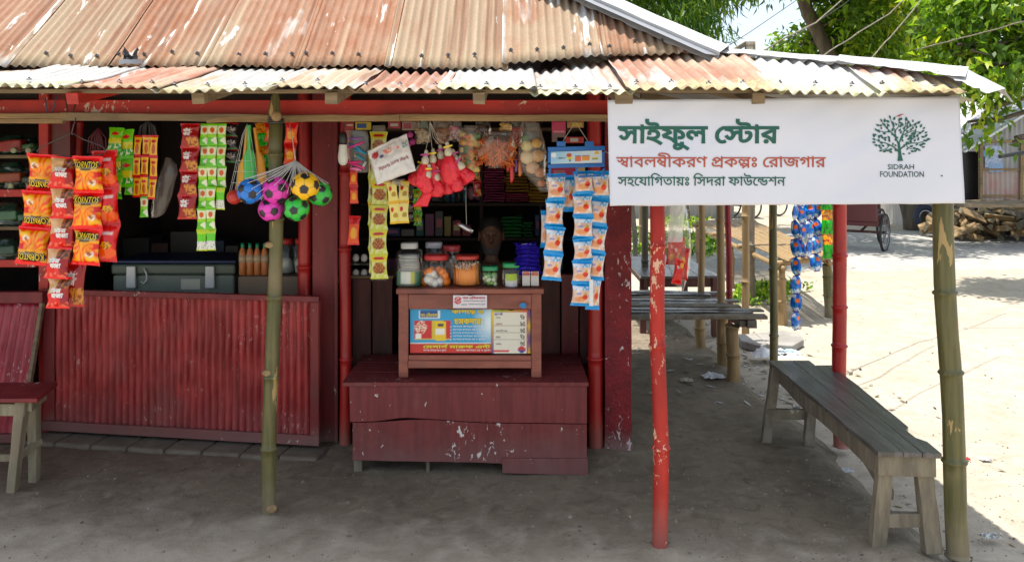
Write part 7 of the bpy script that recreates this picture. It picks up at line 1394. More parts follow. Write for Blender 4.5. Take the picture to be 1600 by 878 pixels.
# lighter on a string
lt = thing('lighter', 'silver lighter dangling on a long white string in the middle opening', 'lighter', tuple(P(727, 352, 4.2)))
b = MB(); b.tube([P(728, 290, 4.2), P(728, 318, 4.205), P(729, 351, 4.2)], .0013, 4); b.build('string', M['cord'], lt)
b = MB(); b.tube([P(716, 350, 4.2), P(722, 353, 4.2), P(730, 358, 4.2), P(739, 362, 4.2)], [.010, .0125, .0125, .010], 10); b.build('barrel', plain('silver', (.5, .5, .52), .25, .8), lt)
b = MB(); b.tube([P(714, 349, 4.2), P(717.5, 350.5, 4.2)], .011, 10); b.build('cap', plain('dark_red_cap', (.2, .02, .03), .4), lt)
# tiny pieces of tape etc on the panel at the blue hanger's foot: pale price strip between the cracker strips
b = MB(); rect3(b, 921, 437, 927, 478, Yd-.06, .002); setp(b.build('price_strip', M['white'], None, P(924, 437, Yd-.06)), 'narrow white paper strip hanging between the last cracker bags', 'paper strip')

# dim boxes on a low rack behind the cool box
gK = 'dim boxes behind the cool box'
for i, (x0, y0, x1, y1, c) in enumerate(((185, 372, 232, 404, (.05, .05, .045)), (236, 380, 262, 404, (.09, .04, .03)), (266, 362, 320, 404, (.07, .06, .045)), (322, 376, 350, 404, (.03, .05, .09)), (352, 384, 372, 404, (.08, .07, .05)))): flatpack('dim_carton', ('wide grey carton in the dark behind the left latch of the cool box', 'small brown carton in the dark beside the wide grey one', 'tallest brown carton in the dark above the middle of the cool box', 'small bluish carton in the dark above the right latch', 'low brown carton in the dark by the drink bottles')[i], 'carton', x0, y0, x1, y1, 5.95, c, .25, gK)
b = MB(); b.beam((PX(150, 5.95), 6.1, PZ(406, 5.95)), (PX(480, 5.95), 6.1, PZ(406, 5.95)), .4, .03, n=4); b.build('shelf_board', M['inner'], SHOP)

# more bags crowded along the log and deeper inside the middle opening
for i, (x, y0, y1, w, lab, cols, Y) in enumerate(((660, 192, 226, 12, 'clear bag of pale puffs hanging behind the strings of the jelly pouches', (C(200, 180, 140), C(180, 150, 110)), 4.15), (692, 194, 226, 13, 'clear bag of brown biscuits behind the jelly pouches', (C(150, 96, 60), C(176, 120, 70)), 4.18), (712, 190, 222, 10, 'clear bag of pink and white sweets near the orange wrapped snacks', (C(200, 110, 130), C(205, 195, 185)), 4.12), (754, 190, 214, 13, 'clear bag of dark dates hanging above the noodle snacks', (C(90, 50, 34), C(70, 40, 30)), 4.2), (806, 192, 230, 10, 'narrow clear bag of red sweets beside the bun bag', (C(170, 40, 40), C(190, 80, 60)), 4.14), (790, 190, 206, 9, 'small clear bag of yellow crisps above the noodle snacks', (C(206, 160, 60), C(220, 180, 90)), 4.1))):
    t = bag('snack_bag', lab, 'snack bag', Y, [(x, y0-4, w*.5), (x, y0, w*.8), (x+1, lerp(y0, y1, .4), w), (x, lerp(y0, y1, .8), w*.95), (x-1, y1, w*.4)], M['bagclear'], seed=20.+i, wr=.18)
    heap(t, 'snacks', [blob(RR.uniform(x-w*.75, x+w*.75), RR.uniform(lerp(y0, y1, .25), y1-3), Y, RR.uniform(2., 3.4), RR.choice(cols), 1.2) for k in range(40)], M['matte'])
gL = 'packet strips in the dim inside of the middle opening'
for i, (kd, x, y0, y1, n, w, lab) in enumerate((('oran', 604, 226, 290, 3, 15, 'orange strip deep inside, left of the pale yellow tea sachets'), ('green', 652, 296, 352, 3, 14, 'green strip deep inside, right of the pale yellow tea sachets'), ('dal', 744, 262, 306, 2, 13, 'dark red strip deep inside below the noodle snacks'), ('purple', 868, 286, 330, 3, 15, 'purple strip deep inside beside the cracker strips'), ('choc', 640, 300, 346, 3, 12, 'dark strip deep inside beside the tea sachets'))):
    strip(kd, lab, 'sachet strip', 5.2, x, y0, x+2, y1, n, w, gL, lett=False)
# ---------------------------------------------------------------- the shopkeeper in the dark
M['skin'] = weathered('dark_brown_skin', (.17, .085, .055), (.13, .065, .042), .5, 6., bump=.08, grain=.1)
PX0, PY0, PZ0 = PX(768, 5.25), 5.25, .44
PN = thing('person', 'man sitting in the dark behind the jars, facing out, short black hair and beard', 'person', (PX0, PY0, PZ0))
def skinned(name, joints, bones, mat, parent, root=0, sub=2):
    me = bpy.data.meshes.new(name); me.from_pydata([j[:3] for j in joints], bones, []); me.materials.append(mat)
    o = bpy.data.objects.new(name, me); COL.objects.link(o); o.parent = parent
    sk = o.modifiers.new('skin', 'SKIN'); sk.use_smooth_shade = True
    for i, j in enumerate(joints): me.skin_vertices[0].data[i].radius = (j[3], j[4] if len(j) > 4 else j[3]); me.skin_vertices[0].data[i].use_root = (i == root)
    o.modifiers.new('sub', 'SUBSURF').levels = sub; o.modifiers['sub'].render_levels = sub
    dg = bpy.context.evaluated_depsgraph_get(); m2 = bpy.data.meshes.new_from_object(o.evaluated_get(dg)); bpy.data.objects.remove(o); m2.name = name; return m2
J = [(0, 0, .10, .15, .11), (0, -.01, .26, .135, .10), (0, -.02, .42, .155, .105), (0, -.02, .53, .13, .08), (0, -.02, .59, .052, .05), (0, -.025, .65, .046, .048), (0, -.03, .71, .045, .05), (0, -.03, .79, .05, .06)]
Bn = [(0, 1), (1, 2), (2, 3), (3, 4), (4, 5), (5, 6), (6, 7)]
for s in (-1, 1):
    k = len(J); J += [(s*.18, -.02, .52, .055, .055), (s*.215, -.03, .36, .048, .048), (s*.24, -.09, .23, .040, .040), (s*.19, -.23, .17, .030, .030), (s*.17, -.29, .15, .032, .022), (s*.165, -.33, .14, .036, .014)]
    Bn += [(3, k), (k, k+1), (k+1, k+2), (k+2, k+3), (k+3, k+4), (k+4, k+5)]
    for f in range(4):
        q = len(J); x = s*.165+(f-1.5)*.018; L = (.045, .055, .058, .048)[f]; J += [(x, -.345, .138, .009), (x+s*.002, -.345-L*.55, .136, .0085), (x+s*.003, -.345-L, .122, .0065)]; Bn += [(k+5, q), (q, q+1), (q+1, q+2)]
    q = len(J); J += [(s*.165-s*.034, -.31, .142, .010), (s*.165-s*.055, -.335, .136, .009), (s*.165-s*.062, -.36, .13, .007)]; Bn += [(k+4, q), (q, q+1), (q+1, q+2)]
    k = len(J); J += [(s*.11, -.04, .07, .085, .085), (s*.27, -.27, .10, .065, .065), (s*.10, -.36, .05, .045, .045), (-s*.02, -.38, .035, .04, .03)]; Bn += [(0, k), (k, k+1), (k+1, k+2), (k+2, k+3)]
bm_ = skinned('body', J, Bn, M['skin'], PN)
# the face worked onto the head: brow, nose, lips, eye sockets, jaw
hc_ = Vector((0, -.05, .765))
fb = bmesh.new(); fb.from_mesh(bm_)
rings_ = MB(); 
def head_pt(u, v):
    th = 2*pi*u; z = lerp(-.125, .115, v); w = .074*sqrt(max(.0, 1-((z-.015)/.108)**2)) if z > .015 else .074*(1-.42*((.015-z)/.14)**1.6)
    if v in (0, 1): w = .004 if v == 1 else .025
    x = cos(th)*w; y = sin(th)*w*1.22; fr = max(0, -sin(th))**3
    nose = .034*exp(-((x)/.012)**2)*exp(-((z+.022)/.022)**2)+.012*exp(-(x/.009)**2)*exp(-((z-.005)/.03)**2)
    brow = .012*exp(-((z-.028)/.010)**2)*exp(-((abs(x)-.028)/.022)**2); eye = -.016*exp(-((z-.010)/.011)**2)*exp(-((abs(x)-.030)/.014)**2)
    lip = .009*exp(-((z+.058)/.008)**2)*exp(-(x/.022)**2)+.006*exp(-((z+.070)/.006)**2)*exp(-(x/.020)**2)-.005*exp(-((z+.064)/.003)**2)*exp(-(x/.022)**2)
    chin = .010*exp(-((z+.100)/.018)**2)*exp(-(x/.022)**2)
    return hc_+Vector((x, y-fr*(nose+brow+eye+lip+chin), z))
rings_.grid(head_pt, 64, 56)
for s in (-1, 1):
    rings_.loft([(s*.077, -.04+.008*q, .765+z, .010, .020*w) for z, w, q in ((-.034, .4, 0), (-.02, .8, 0), (.0, 1, 1), (.018, 1.1, 1), (.03, .6, 1))], 10)
off = len(fb.verts); nv_ = [fb.verts.new(v) for v in rings_.v]; fb.verts.ensure_lookup_table()
for f in rings_.f:
    try: ff = fb.faces.new([nv_[i] for i in f]); ff.smooth = True
    except ValueError: pass
fb.to_mesh(bm_); fb.free(); link('body', bm_, PN)
hb_ = MB()
def hair_pt(u, v):
    th = 2*pi*u; q = head_pt(u, lerp(.56+.22*max(0, -sin(th))**2, 1., v)); return hc_+(q-hc_)*1.07+Vector((0, .004, .004+.003*nz(th*4, v*6)))
hb_.grid(hair_pt, 40, 12); hb_.build('hair', plain('black_hair', (.012, .011, .011), .7), None).parent = PN
eb_ = MB()
for s in (-1, 1): eb_.lathe((0, 0, 0), [(.0001, -.011), (.008, -.008), (.011, 0), (.008, .008), (.0001, .011)], 12); eb_.v[-60:] = [v+Vector((s*.030, -.118, .775)) for v in eb_.v[-60:]]
eb_.build('eyes', plain('dark_eyes', (.05, .04, .035), .15), None).parent = PN
bd = MB(); bd.grid(lambda u, v: (lambda q: hc_+(q-hc_)*1.03+Vector((0, -.003, 0)))(head_pt(.55+.40*u, lerp(.04, .21+.28*(abs(u-.5)*2)**2.5, v))), 24, 8); bd.build('beard', plain('grizzled_beard', (.09, .085, .08), .8, var=.3), None).parent = PN
sh = MB(); sh.loft([(0, -.005, .02, .20, .15), (0, -.01, .20, .178, .135), (0, -.018, .40, .198, .135), (0, -.018, .50, .205, .120), (0, -.02, .55, .14, .095), (0, -.02, .585, .08, .07)], 26, 0, .05, 2.); sh.build('vest', plain('dark_maroon_vest', (.12, .03, .035), .8), None).parent = PN
# ---------------------------------------------------------------- tables and rack on the right
TB = thing('slat_table', 'low table of long loose grey slats on thick bamboo legs', 'table', (1.45, 6.5, 0))
zt = .515
for i in range(9):
    y = 6.02+i*.135; b = MB(); x1 = (1.92, 1.86, 1.98, 1.84, 1.78, 1.9, 1.80, 1.74, 1.84)[i]; b.beam((.55, y, zt+.008*(i % 2)), (x1, y+.03*nz(i*3.1), zt+.012*nz(i*7.)), .085 if i != 1 else .05, .022, n=8, jit=.014, seed=i*1.3); b.build('slat', M['bench_top'] if i % 3 else M['timber'], TB, bevel=.003)
for y, x in ((6.12, 1.80), (7.0, 1.72)): 
    b = MB(); b.beam((x, y-.16, zt-.045), (x, y+.18, zt-.045), .07, .06, n=3, jit=.004, seed=y); b.build('cross_piece', M['bench_top'], TB, bevel=.004)
b = MB(); b.beam((1.74, 6.0, zt-.05), (1.68, 7.2, zt-.05), .05, .05, n=5, jit=.004); b.build('cross_piece', M['timber'], TB, bevel=.004)
for px, py, w in ((1146, 598, 21), (1130, 572, 19), (1094, 545, 16)):
    Y = GY(py); bamboo('leg', (PX(px, Y), Y, -.03), (PX(px-1, Y), Y, zt-.075 if Y < 6.3 else zt-.025), w/2/F*Y, w/2/F*Y*.95, M['bamboo_tan'], TB, .22, px*.1)
for x, y in ((.75, 6.1), (.75, 7.0)): bamboo('leg', (x, y, -.03), (x, y, zt-.02), .05, .05, M['bamboo_tan'], TB, .22, x+y)
T2 = thing('plank_table', 'dark plank table standing behind the slat table', 'table', (1.9, 8.6, 0))
a0, a1, a2, a3 = P(1058, 446, 7.9), P(1120, 446, 7.9), P(1062, 405, 9.6), P(1005, 408, 9.6); z2 = .555
a0, a1, a2, a3 = Vector((1.25, 7.75, z2)), Vector((2.02, 7.75, z2)), Vector((2.05, 9.35, z2)), Vector((1.30, 9.35, z2))
for i in range(4): b = MB(); b.beam(a0.lerp(a1, (i+.5)/4)+Vector((0, .01*i, 0)), a3.lerp(a2, (i+.5)/4), .185, .024, n=6, jit=.003, seed=i); b.build('plank', M['bench_top'], T2, bevel=.003)
for p, q in ((a0, a1), (a1, a2), (a3, a2), (a0, a3)): b = MB(); d = ((a0+a2)/2-(p+q)/2).normalized()*.05; b.beam(p+d+Vector((0, 0, -.055)), q+d+Vector((0, 0, -.055)), .025, .085, n=3, jit=.003); b.build('apron', M['dark_wood'], T2, bevel=.003)
for p in (a0, a1, a2, a3): q = p.lerp((a0+a2)/2, .09); b = MB(); b.beam((q.x, q.y, -.03), (q.x, q.y, z2-.10), .06, .06, (0, 1, 0), 3, .003); b.build('leg', M['dark_wood'], T2, bevel=.004)
RK = thing('bamboo_rack', 'long sunlit bench rack of thin bamboo rods along the road', 'bamboo bench', (3.9, 10, 0))
zr = .66; rA, rB, rC, rD = Vector((PX(1088, 13.4), 13.4, zr)), Vector((PX(1222, 8.35), 8.30, zr)), Vector((PX(1306, 8.6), 8.75, zr)), Vector((PX(1172, 14), 14.0, zr))
for i in range(22):
    u = (i+.5)/22; p, q = rA.lerp(rD, u), rB.lerp(rC, u); e = (q-p).normalized(); p = p-e*.15*RR.random(); q = q+e*.18*RR.random(); w = RR.uniform(.010, .017)
    b = MB(); pts = [p.lerp(q, k/10)+Vector((.012*nz(k*.9, i*3.), .012*nz(k*.9, i*5., 2.), .010*nz(k*.7, i*7.))) for k in range(11)]; b.tube(pts, [w*(1+.08*(k % 2)) for k in range(11)], 6); b.build('rod', M['bamboo_tan'], RK)
for k, u in enumerate((.02, .34, .66, .985)):
    p, q = rA.lerp(rB, u), rD.lerp(rC, u); d = (q-p).normalized()*.10; b = MB(); b.tube([p-d-Vector((0, 0, .045)), q+d-Vector((0, 0, .045))], .032, 9); b.build('cross_pole', M['bamboo_tan'], RK)
for s, (p0, p1) in enumerate(((rA, rB), (rD, rC))): b = MB(); b.tube([p0.lerp(p1, k/8)-Vector((0, 0, .095)) for k in range(9)], .03, 9); b.build('side_pole', M['bamboo_tan'], RK)
for k, u in enumerate((.03, .5, .975)):
    for s, (p0, p1) in enumerate(((rA, rB), (rD, rC))):
        q = p0.lerp(p1, u); bamboo('leg', (q.x+.02, q.y, -.08), (q.x, q.y, zr-.125), .055 if s == 0 else .048, .052, M['bamboo_tan'] if s == 0 else M['bamboo_green'], RK, .25, k+s*3.)
for i, (px, py, px1, w) in enumerate(((993, 398, 984, 8), (1002, 388, 1000, 6), (1078, 352, 1062, 6))):
    Y = GY(py); bamboo('bamboo_stake', (PX(px, Y), Y, -.06), P(px1, 250, Y), w/2/F*Y, w/2/F*Y*.9, M['bamboo_tan'] if i == 1 else M['timber'], None, .5, i); o = bpy.context.scene.objects[-1]
for o, lab in zip([x for x in SC.objects if x.name.startswith('bamboo_stake')], ('leaning grey stake seen between the column and the red post', 'upright tan stake beside the leaning grey one', 'slanting stake behind the hanging red bag')): setp(o, lab, 'stake')
# hanging red bag beside the chipped red post
hbag = bag('hanging_bag', 'clear bag of red and yellow packets hanging beside the chipped red post', 'plastic bag', 4.4, [(1056, 296, 4), (1057, 310, 12), (1057, 335, 18), (1058, 360, 20), (1060, 395, 20), (1062, 425, 15), (1063, 444, 8), (1064, 456, 3)], M['bagclear'], seed=6., wr=.16, dep=.5)
b = MB(); b.tube([P(1056, 297, 4.4), P(1055, 250, 4.4), P(1054, 180, 4.4)], .002, 5); b.build('string', M['cord'], hbag)
for i, (x, y, w, h, col, yw, rl) in enumerate(((1050, 392, 20, 44, C(186, 34, 34), .5, .12), (1062, 398, 22, 52, C(196, 36, 40), -.3, -.15), (1067, 412, 18, 50, C(186, 44, 50), -.7, .1), (1060, 424, 16, 40, C(200, 40, 44), .2, .2))):
    def pf(u, v, col=col, i=i): return C(214, 160, 34) if ell(u, v, .4+.1*i, .30+.15*i % .5, .24, .12) else (C(220, 200, 190) if ell(u, v, .3, .66, .1, .07) else col)
    me, tm = packet_mesh('redbag%d' % i, pf, w/F*4.4, h/F*4.4, .016, i); link('packet', me, hbag, P(x, y, 4.4-.02*i+.03)-P(1056, 296, 4.4), (0, rl, yw))
b = MB(); b.grid(lambda u, v: P(lerp(1043, 1066, u)+5*v, lerp(378, 318, v), 4.36)+Vector((0, -.02*sin(pi*u)-.008*nz(u*6, v*6), 0)), 14, 16); b.build('inner_film', M['net'], hbag)
# ---------------------------------------------------------------- litter and slabs
def slab(label, pts, z, th, mat, name='broken_slab'):
    b = MB(); q = [Vector((PX(x, GY(y, z)), GY(y, z), z)) for x, y in pts]; n = len(q); b.add(q+[v-Vector((0, 0, th)) for v in q], [tuple(range(n)), tuple(range(2*n-1, n-1, -1))]+[(i, n+i, n+(i+1) % n, (i+1) % n) for i in range(n)]); c = sum(q, Vector())/n
    if b.f and (q[1]-q[0]).cross(q[2]-q[1]).z < 0: b.f = [f[::-1] for f in b.f]
    return setp(b.build(name, mat, None, (c.x, c.y, z-th), bevel=.008), label, 'slab')
M['slab'] = weathered('worn_concrete', (.33, .31, .28), (.24, .225, .20), .9, 4., bump=.6)
slab('flat broken concrete slab behind the slim green post, reaching into the sun', ((1180, 520), (1225, 516), (1250, 522), (1256, 530), (1238, 540), (1200, 537)), .03, .06, M['slab'])
slab('left broken concrete slab lying between the tan post and the slim green post', ((1152, 522), (1180, 521), (1200, 536), (1188, 540), (1158, 532)), .035, .07, M['slab'])
def crumple(label, px, py, w, h, mat, seed, z0=-.02, cat='paper', name='crumpled_paper', hz=.06):
    Y = GY(py); c = Vector((PX(px, Y), Y, z0)); b = MB(); s = Y/F
    b.grid(lambda u, v: c+Vector(((u-.5)*w*s+.012*nz(u*5+seed, v*5), (v-.5)*h*s*4.0+.02*nz(u*4, v*6+seed), .022+hz*max(-.1, nz(u*2.4+seed, v*2.4, 3.)+.25)*sin(pi*u)**.5*sin(pi*v)**.5+.012*nz(u*8+seed, v*8, 1.))), 14, 10, smooth=False)
    return setp(b.build(name, mat, None, tuple(c), solid=.0015), label, cat)
M['paper'] = plain('white_paper', (.62, .62, .64), .7, var=.1); M['film_white'] = plain('white_sack_film', (.66, .66, .68), .35, var=.2); M['sack_blue'] = weathered('faded_blue_print', (.60, .64, .66), (.16, .34, .44), .45, 9., bump=.3)
crumple('crumpled white plastic lying by the slim green post', 1192, 558, 34, 9, M['film_white'], 1., 0, 'litter', 'crumpled_plastic', .16)
crumple('pale blue printed sack lying flat beyond the slim green post', 1226, 548, 46, 7, M['sack_blue'], 2., -.03, 'litter', 'flat_sack', .05)
crumple('white torn sack edge lying in the sun beside the blue printed sack', 1232, 557, 52, 5, M['film_white'], 3., -.03, 'litter', 'torn_sack', .05)
crumple('folded white sheet of paper on the mud near the tan table leg', 1115, 592, 34, 6, M['paper'], 4., .0)
crumple('small pale scrap of paper left of the folded white sheet', 1073, 598, 18, 3.5, plain('cream_paper', (.5, .46, .38), .8), 5., 0., hz=.03)
crumple('small bluish white scrap under the middle of the bench', 1324, 740, 15, 3, M['paper'], 6., 0., hz=.01)
crumple('white scrap lying on the sand beyond the green corner post', 1540, 709, 14, 2.5, M['paper'], 7., -.05, hz=.01)
crumple('red scrap on the sand just right of the green corner post', 1509, 708, 7, 3, M['ink_red'], 8., -.05, hz=.01)
crumple('shiny silver wrapper near the foot of the green corner post', 1548, 834, 24, 4, plain('silver_wrap', (.5, .52, .5), .25, .3), 9., -.03, 'litter', 'wrapper', .02)
crumple('small white scrap on the sunlit ground under the rack', 1222, 574, 14, 4, M['paper'], 10., -.04, hz=.03)
b = MB()
for k in range(260):
    if k < 140: px, py = RR.uniform(1150, 1640), RR.uniform(410, 860); Y = GY(py, -.05); x = PX(px, Y)
    else: x, Y = RR.uniform(1.0, 2.4), RR.uniform(6.4, 9.5)
    if floor_edge(x, Y) > .1 and k < 140: continue
    z = max(gz(x, Y), mfz(x, Y) if floor_edge(x, Y) > 0 else -9)+.004; r = RR.uniform(.008, .028); a = RR.uniform(0, pi); e = Vector((cos(a), sin(a), RR.uniform(-.1, .25)))*r; f = Vector((-sin(a), cos(a), 0))*r*RR.uniform(.2, .5)
    cc = RR.choice([C(96, 74, 50), C(120, 96, 66), C(70, 60, 48), C(150, 130, 100), C(190, 186, 180), C(84, 80, 40)])
    b.add([Vector((x, Y, z))-e, Vector((x, Y, z+.004))+f, Vector((x, Y, z+.003))+e, Vector((x, Y, z+.002))-f], [(0, 1, 2, 3)], 0, False, cc)
for k in range(60):
    x, Y = RR.uniform(-2.6, 1.9), RR.uniform(3.4, 4.6); z = mfz(x, Y)+.003; r = RR.uniform(.004, .012); a = RR.uniform(0, pi); e = Vector((cos(a), sin(a), .1))*r; f = Vector((-sin(a), cos(a), 0))*r*.5; b.add([Vector((x, Y, z))-e, Vector((x, Y, z+.002))+f, Vector((x, Y, z+.003))+e, Vector((x, Y, z+.001))-f], [(0, 1, 2, 3)], 0, False, C(176, 170, 158) if k % 7 == 0 else C(92, 82, 62))
setp(b.build('dry_leaf_litter', M['matte']), 'dry leaves and scraps scattered over the ground', 'litter', kind='stuff')
# ---------------------------------------------------------------- across the road: tin house, wood pile, platform, rickshaws
HS = thing('tin_house', 'grey and pink corrugated tin house with a dark doorway beyond the road', 'house', (PX(1600, 19), 19, 0))
hy = 19.; hx0 = PX(1529, hy); hx1 = hx0+6.2; zb = PZ(222, hy)
M['tin_grey'] = weathered('grey_house_tin', (.40, .39, .38), (.33, .31, .30), .5, 2., (6, 6, .5), bump=.1); M['tin_pinkish'] = weathered('pink_house_tin', (.52, .30, .26), (.48, .38, .33), .55, 1.6, (3, 3, 2), dirt=(.42, .40, .38), dirt_t=.5, bump=.1)
b = ribbed((hx0, hy, zb+.05), (hx1, hy, zb+.05), (hx1, hy, zb+2.1), (hx0, hy, zb+.05+.0), 52, .014, 3., 10, .004)
b = MB(); n_c = 52
def gable(u, v): x = lerp(hx0, hx1, u); top = zb+.06+min(x-hx0, hx1-x)*.62; return Vector((x, hy+.014*cos(2*pi*u*n_c), lerp(zb+.05, top, v)))
b.grid(gable, n_c*5, 6); b.build('gable_tin', M['tin_grey'], HS)
for k, (za, zc, mt) in enumerate(((PZ(264, hy), zb, 'tin_grey'), (PZ(305, hy), PZ(266, hy), 'tin_pinkish'), (.0, PZ(307, hy), 'tin_pinkish'))):
    b = MB(); b.grid(lambda u, v: Vector((lerp(hx0+.02, hx1, u), hy+.014*cos(2*pi*u*n_c)+.004, lerp(za, zc, v))), n_c*5, 4); b.build('wall_tin', M[mt], HS)
for zz in (zb+.01, PZ(265, hy), PZ(306, hy)): b = MB(); b.beam((hx0, hy-.03, zz), (hx1, hy-.03, zz), .03, .05); b.build('batten', M['log'], HS)
for px in (1531, 1592, 1648): x = PX(px, hy); b = MB(); b.beam((x, hy-.055, 0), (x+(.05 if px == 1592 else 0), hy-.05, zb), .07, .03, (0, 1, 0), 3, .004); b.build('upright', M['log'], HS)
b = MB(); b.box((hx0-.76, hy+.22, -.05), (hx0+.12, hy+.24, zb+.1)); b.build('doorway', M['ink_black'], HS)  # black sheet standing in for the shade inside the house
b = MB(); b.box((PX(1504, hy)-.03, hy-.02, PZ(237, hy)), (hx0+.02, hy+.02, PZ(222, hy))); b.build('lintel', M['tin_grey'], HS)
b = MB(); b.box((hx0-.8, hy+.05, -.05), (hx0-.76, hy+5, zb)); b.build('side_wall', M['tin_grey'], HS)
b = MB(); b.box((hx1, hy, -.05), (hx1+.04, hy+5, zb)); b.build('side_wall', M['tin_grey'], HS)
for s in (0, 1):
    b = MB(); xe, xr = (hx0-.55, (hx0+hx1)/2) if s == 0 else (hx1+.55, (hx0+hx1)/2); ze = zb+.06-.55*.62+.06; zr_ = zb+.12+(hx1-hx0)/2*.62
    b.grid(lambda u, v: Vector((lerp(xe, xr, v), lerp(hy-.35, hy+5.2, u), lerp(ze, zr_, v)+.014*cos(2*pi*u*44))), 220, 4); b.build('roof_tin', M['cap'], HS)
    b = MB(); b.beam((xe, hy-.37, ze-.02), (xr, hy-.37, zr_-.02), .04, .09, (0, 1, 0)); b.build('barge_board', M['white'], HS)
for px, py, w, h, c in ((1552, 245, 26, 34, (.45, .50, .62)), (1541, 240, 10, 10, (.10, .30, .55)), (1561, 240, 18, 9, (.52, .46, .52)), (1556, 262, 22, 14, (.28, .42, .62))):
    q = P(px, py, hy-.03); b = MB(); hw, hh = w/2/F*hy, h/2/F*hy; b.grid(lambda u, v: q+Vector(((u-.5)*2*hw, -.004*(c[0] < .4)-.004*nz(u*4, v*4), (v-.5)*2*hh)), 16, 12, col=lambda u, v: mixc(c, (.14, .24, .45), .7 if nz(u*13+px, v*11) > .12 else 0)); b.build('poster', M['print'], HS)
WP = thing('wood_platform', 'grey plank platform on posts in front of the firewood', 'platform', (PX(1570, 16.2), 16.2, 0))
for i in range(5): b = MB(); b.beam((PX(1487, 15.6), 15.3+i*.28, PZ(321, 15.4)+.015*(i % 2)), (PX(1680, 15.6), 15.35+i*.28, PZ(319, 15.4)+.02*(i % 2)), .24, .06, n=8, jit=.02, seed=i*2.); b.build('plank', M['batten'], WP, bevel=.005)
for px, py, w in ((1502, 362, 7), (1519, 370, 6), (1565, 371, 10), (1573, 366, 8), (1640, 370, 9)): Y = GY(py); bamboo('leg', (PX(px, Y), Y, -.05), (PX(px-1, Y), Y, PZ(322, 15.4)), w/2/F*Y, w/2/F*Y*.95, M['timber'], WP, .6, px*.3)
b = MB(); b.beam(P(1562, 245, 15.8), P(1660, 228, 16.2), .07, .07, n=4, jit=.01); b.build('loose_pole', M['ink_black'], WP)
log_ms = []
for k in range(5):
    b = MB(); r = .06+.015*k; n = 7; L = .55+.08*(k % 3); vs = []
    for e in (-L/2, 0, L/2):
        for q in range(n): a = pi*1.1*q/(n-1); vs.append((e, cos(a)*r*(1+.2*nz(q*1., k, e)), sin(a)*r*(1+.2*nz(q*2., k, e))+.02*nz(e*3, k)))
    fs = [(j*n+q, j*n+q+1, (j+1)*n+q+1, (j+1)*n+q) for j in range(2) for q in range(n-1)]+[(j*n+n-1, j*n, (j+1)*n, (j+1)*n+n-1) for j in range(2)]
    b.add(vs, fs, 0); b.add(vs, [tuple(range(n))[::-1], tuple(2*n+q for q in range(n))], 1); log_ms.append(b.mesh('firewood_log', [M['bark'] if k % 2 else M['log'], M['stool_leg']]))
for k in range(130):
    x = PX(RR.uniform(1478, 1670), 17.3); y = 17.3+RR.uniform(-.55, .9); zmax = .60*max(.1, 1-((x-PX(1575, 17.3))/2.6)**2)*(1-.35*max(0, 17.3-y)); z = RR.random()**.8*zmax
    o = link('firewood_log', RR.choice(log_ms), None, (x, y, z+.03), (RR.uniform(-3, 3), RR.uniform(-.5, .5), RR.uniform(-1.6, 1.6)), None); s = RR.uniform(.7, 1.15); o.scale = (s, s, s); setp(o, 'split log in the jumbled firewood pile under the plank platform', 'firewood', 'jumbled firewood pile')
def wheel(b_t, b_r, b_s, c, R, ax):
    ax = Vector(ax).normalized(); a = ax.orthogonal().normalized(); bb = ax.cross(a); c = Vector(c); ring = [c+a*cos(q*pi/20)*R+bb*sin(q*pi/20)*R for q in range(41)]
    b_t.tube(ring, .024, 7, caps=False); b_r.tube([c+(p-c)*.93 for p in ring], .012, 6, caps=False)
    for q in range(20): an = 2*pi*q/20; b_s.tube([c+ax*(.03 if q % 2 else -.03), c+(a*cos(an)+bb*sin(an))*R*.93], .0028, 4)
    b_s.tube([c-ax*.06, c+ax*.06], .025, 8)
def rickshaw(label, loc, rz, hood):
    t = thing('rickshaw', label, 'rickshaw', loc, 'cycle rickshaws parked across the road', (0, 0, rz), True)
    for c, ax in (((.0, -.42, .34), (0, 1, 0)), ((.0, .42, .34), (0, 1, 0)), ((1.55, 0, .34), (0, 1, 0))):
        a, r_, s_ = MB(), MB(), MB(); wheel(a, r_, s_, c, .345, ax); w = a.build('wheel', plain('tyre', (.025, .025, .026), .8), t); r_.build('rim', plain('rim', (.35, .35, .36), .35, .7), w); s_.build('spokes', plain('spokes', (.4, .4, .4), .4, .7), w)
    b = MB(); b.tube([(0, -.46, .34), (0, .46, .34)], .025, 8); b.tube([(0, 0, .36), (.55, 0, .45), (1.05, 0, .42), (1.35, 0, .85)], .022, 8); b.tube([(1.55, 0, .34), (1.42, 0, .72), (1.33, 0, 1.0)], .02, 8); b.tube([(.95, 0, .40), (.85, 0, .92)], .02, 8); b.tube([(.85, 0, .82), (1.38, 0, .84)], .02, 8); b.tube([(1.28, -.26, 1.02), (1.34, 0, 1.03), (1.28, .26, 1.02)], .014, 8); b.build('frame', plain('frame_paint', (.10, .03, .03), .4), t)
    b = MB(); b.beam((-.32, 0, .52), (.40, 0, .52), .78, .10, n=2); b.beam((-.34, 0, .56), (-.42, 0, 1.0), .76, .08, (1, 0, 0), 2); b.build('body', plain('red_body', (.12, .025, .028), .45, var=.3), t, bevel=.02)
    b = MB(); b.beam((-.26, 0, .63), (.26, 0, .63), .70, .12); b.build('seat', plain('seat_vinyl', (.08, .015, .025), .4), t, bevel=.03)
    b = MB(); b.grid(lambda u, v: Vector((-.42-.18*sin(pi*u*.9)+.70*u*hood, lerp(-.4, .4, v), .95+.55*sin(pi*min(1, u*1.05))**.7+.1*(1-u))), 14, 6); b.build('hood', plain('hood_cloth', (.05, .07, .14), .7, var=.3), t, solid=.006)
    b = MB(); b.lathe((.87, 0, .92), [(.05, 0), (.10, .03), (.09, .06), (.0001, .065)], 12); b.build('saddle', M['ink_black'], t, )
    return t
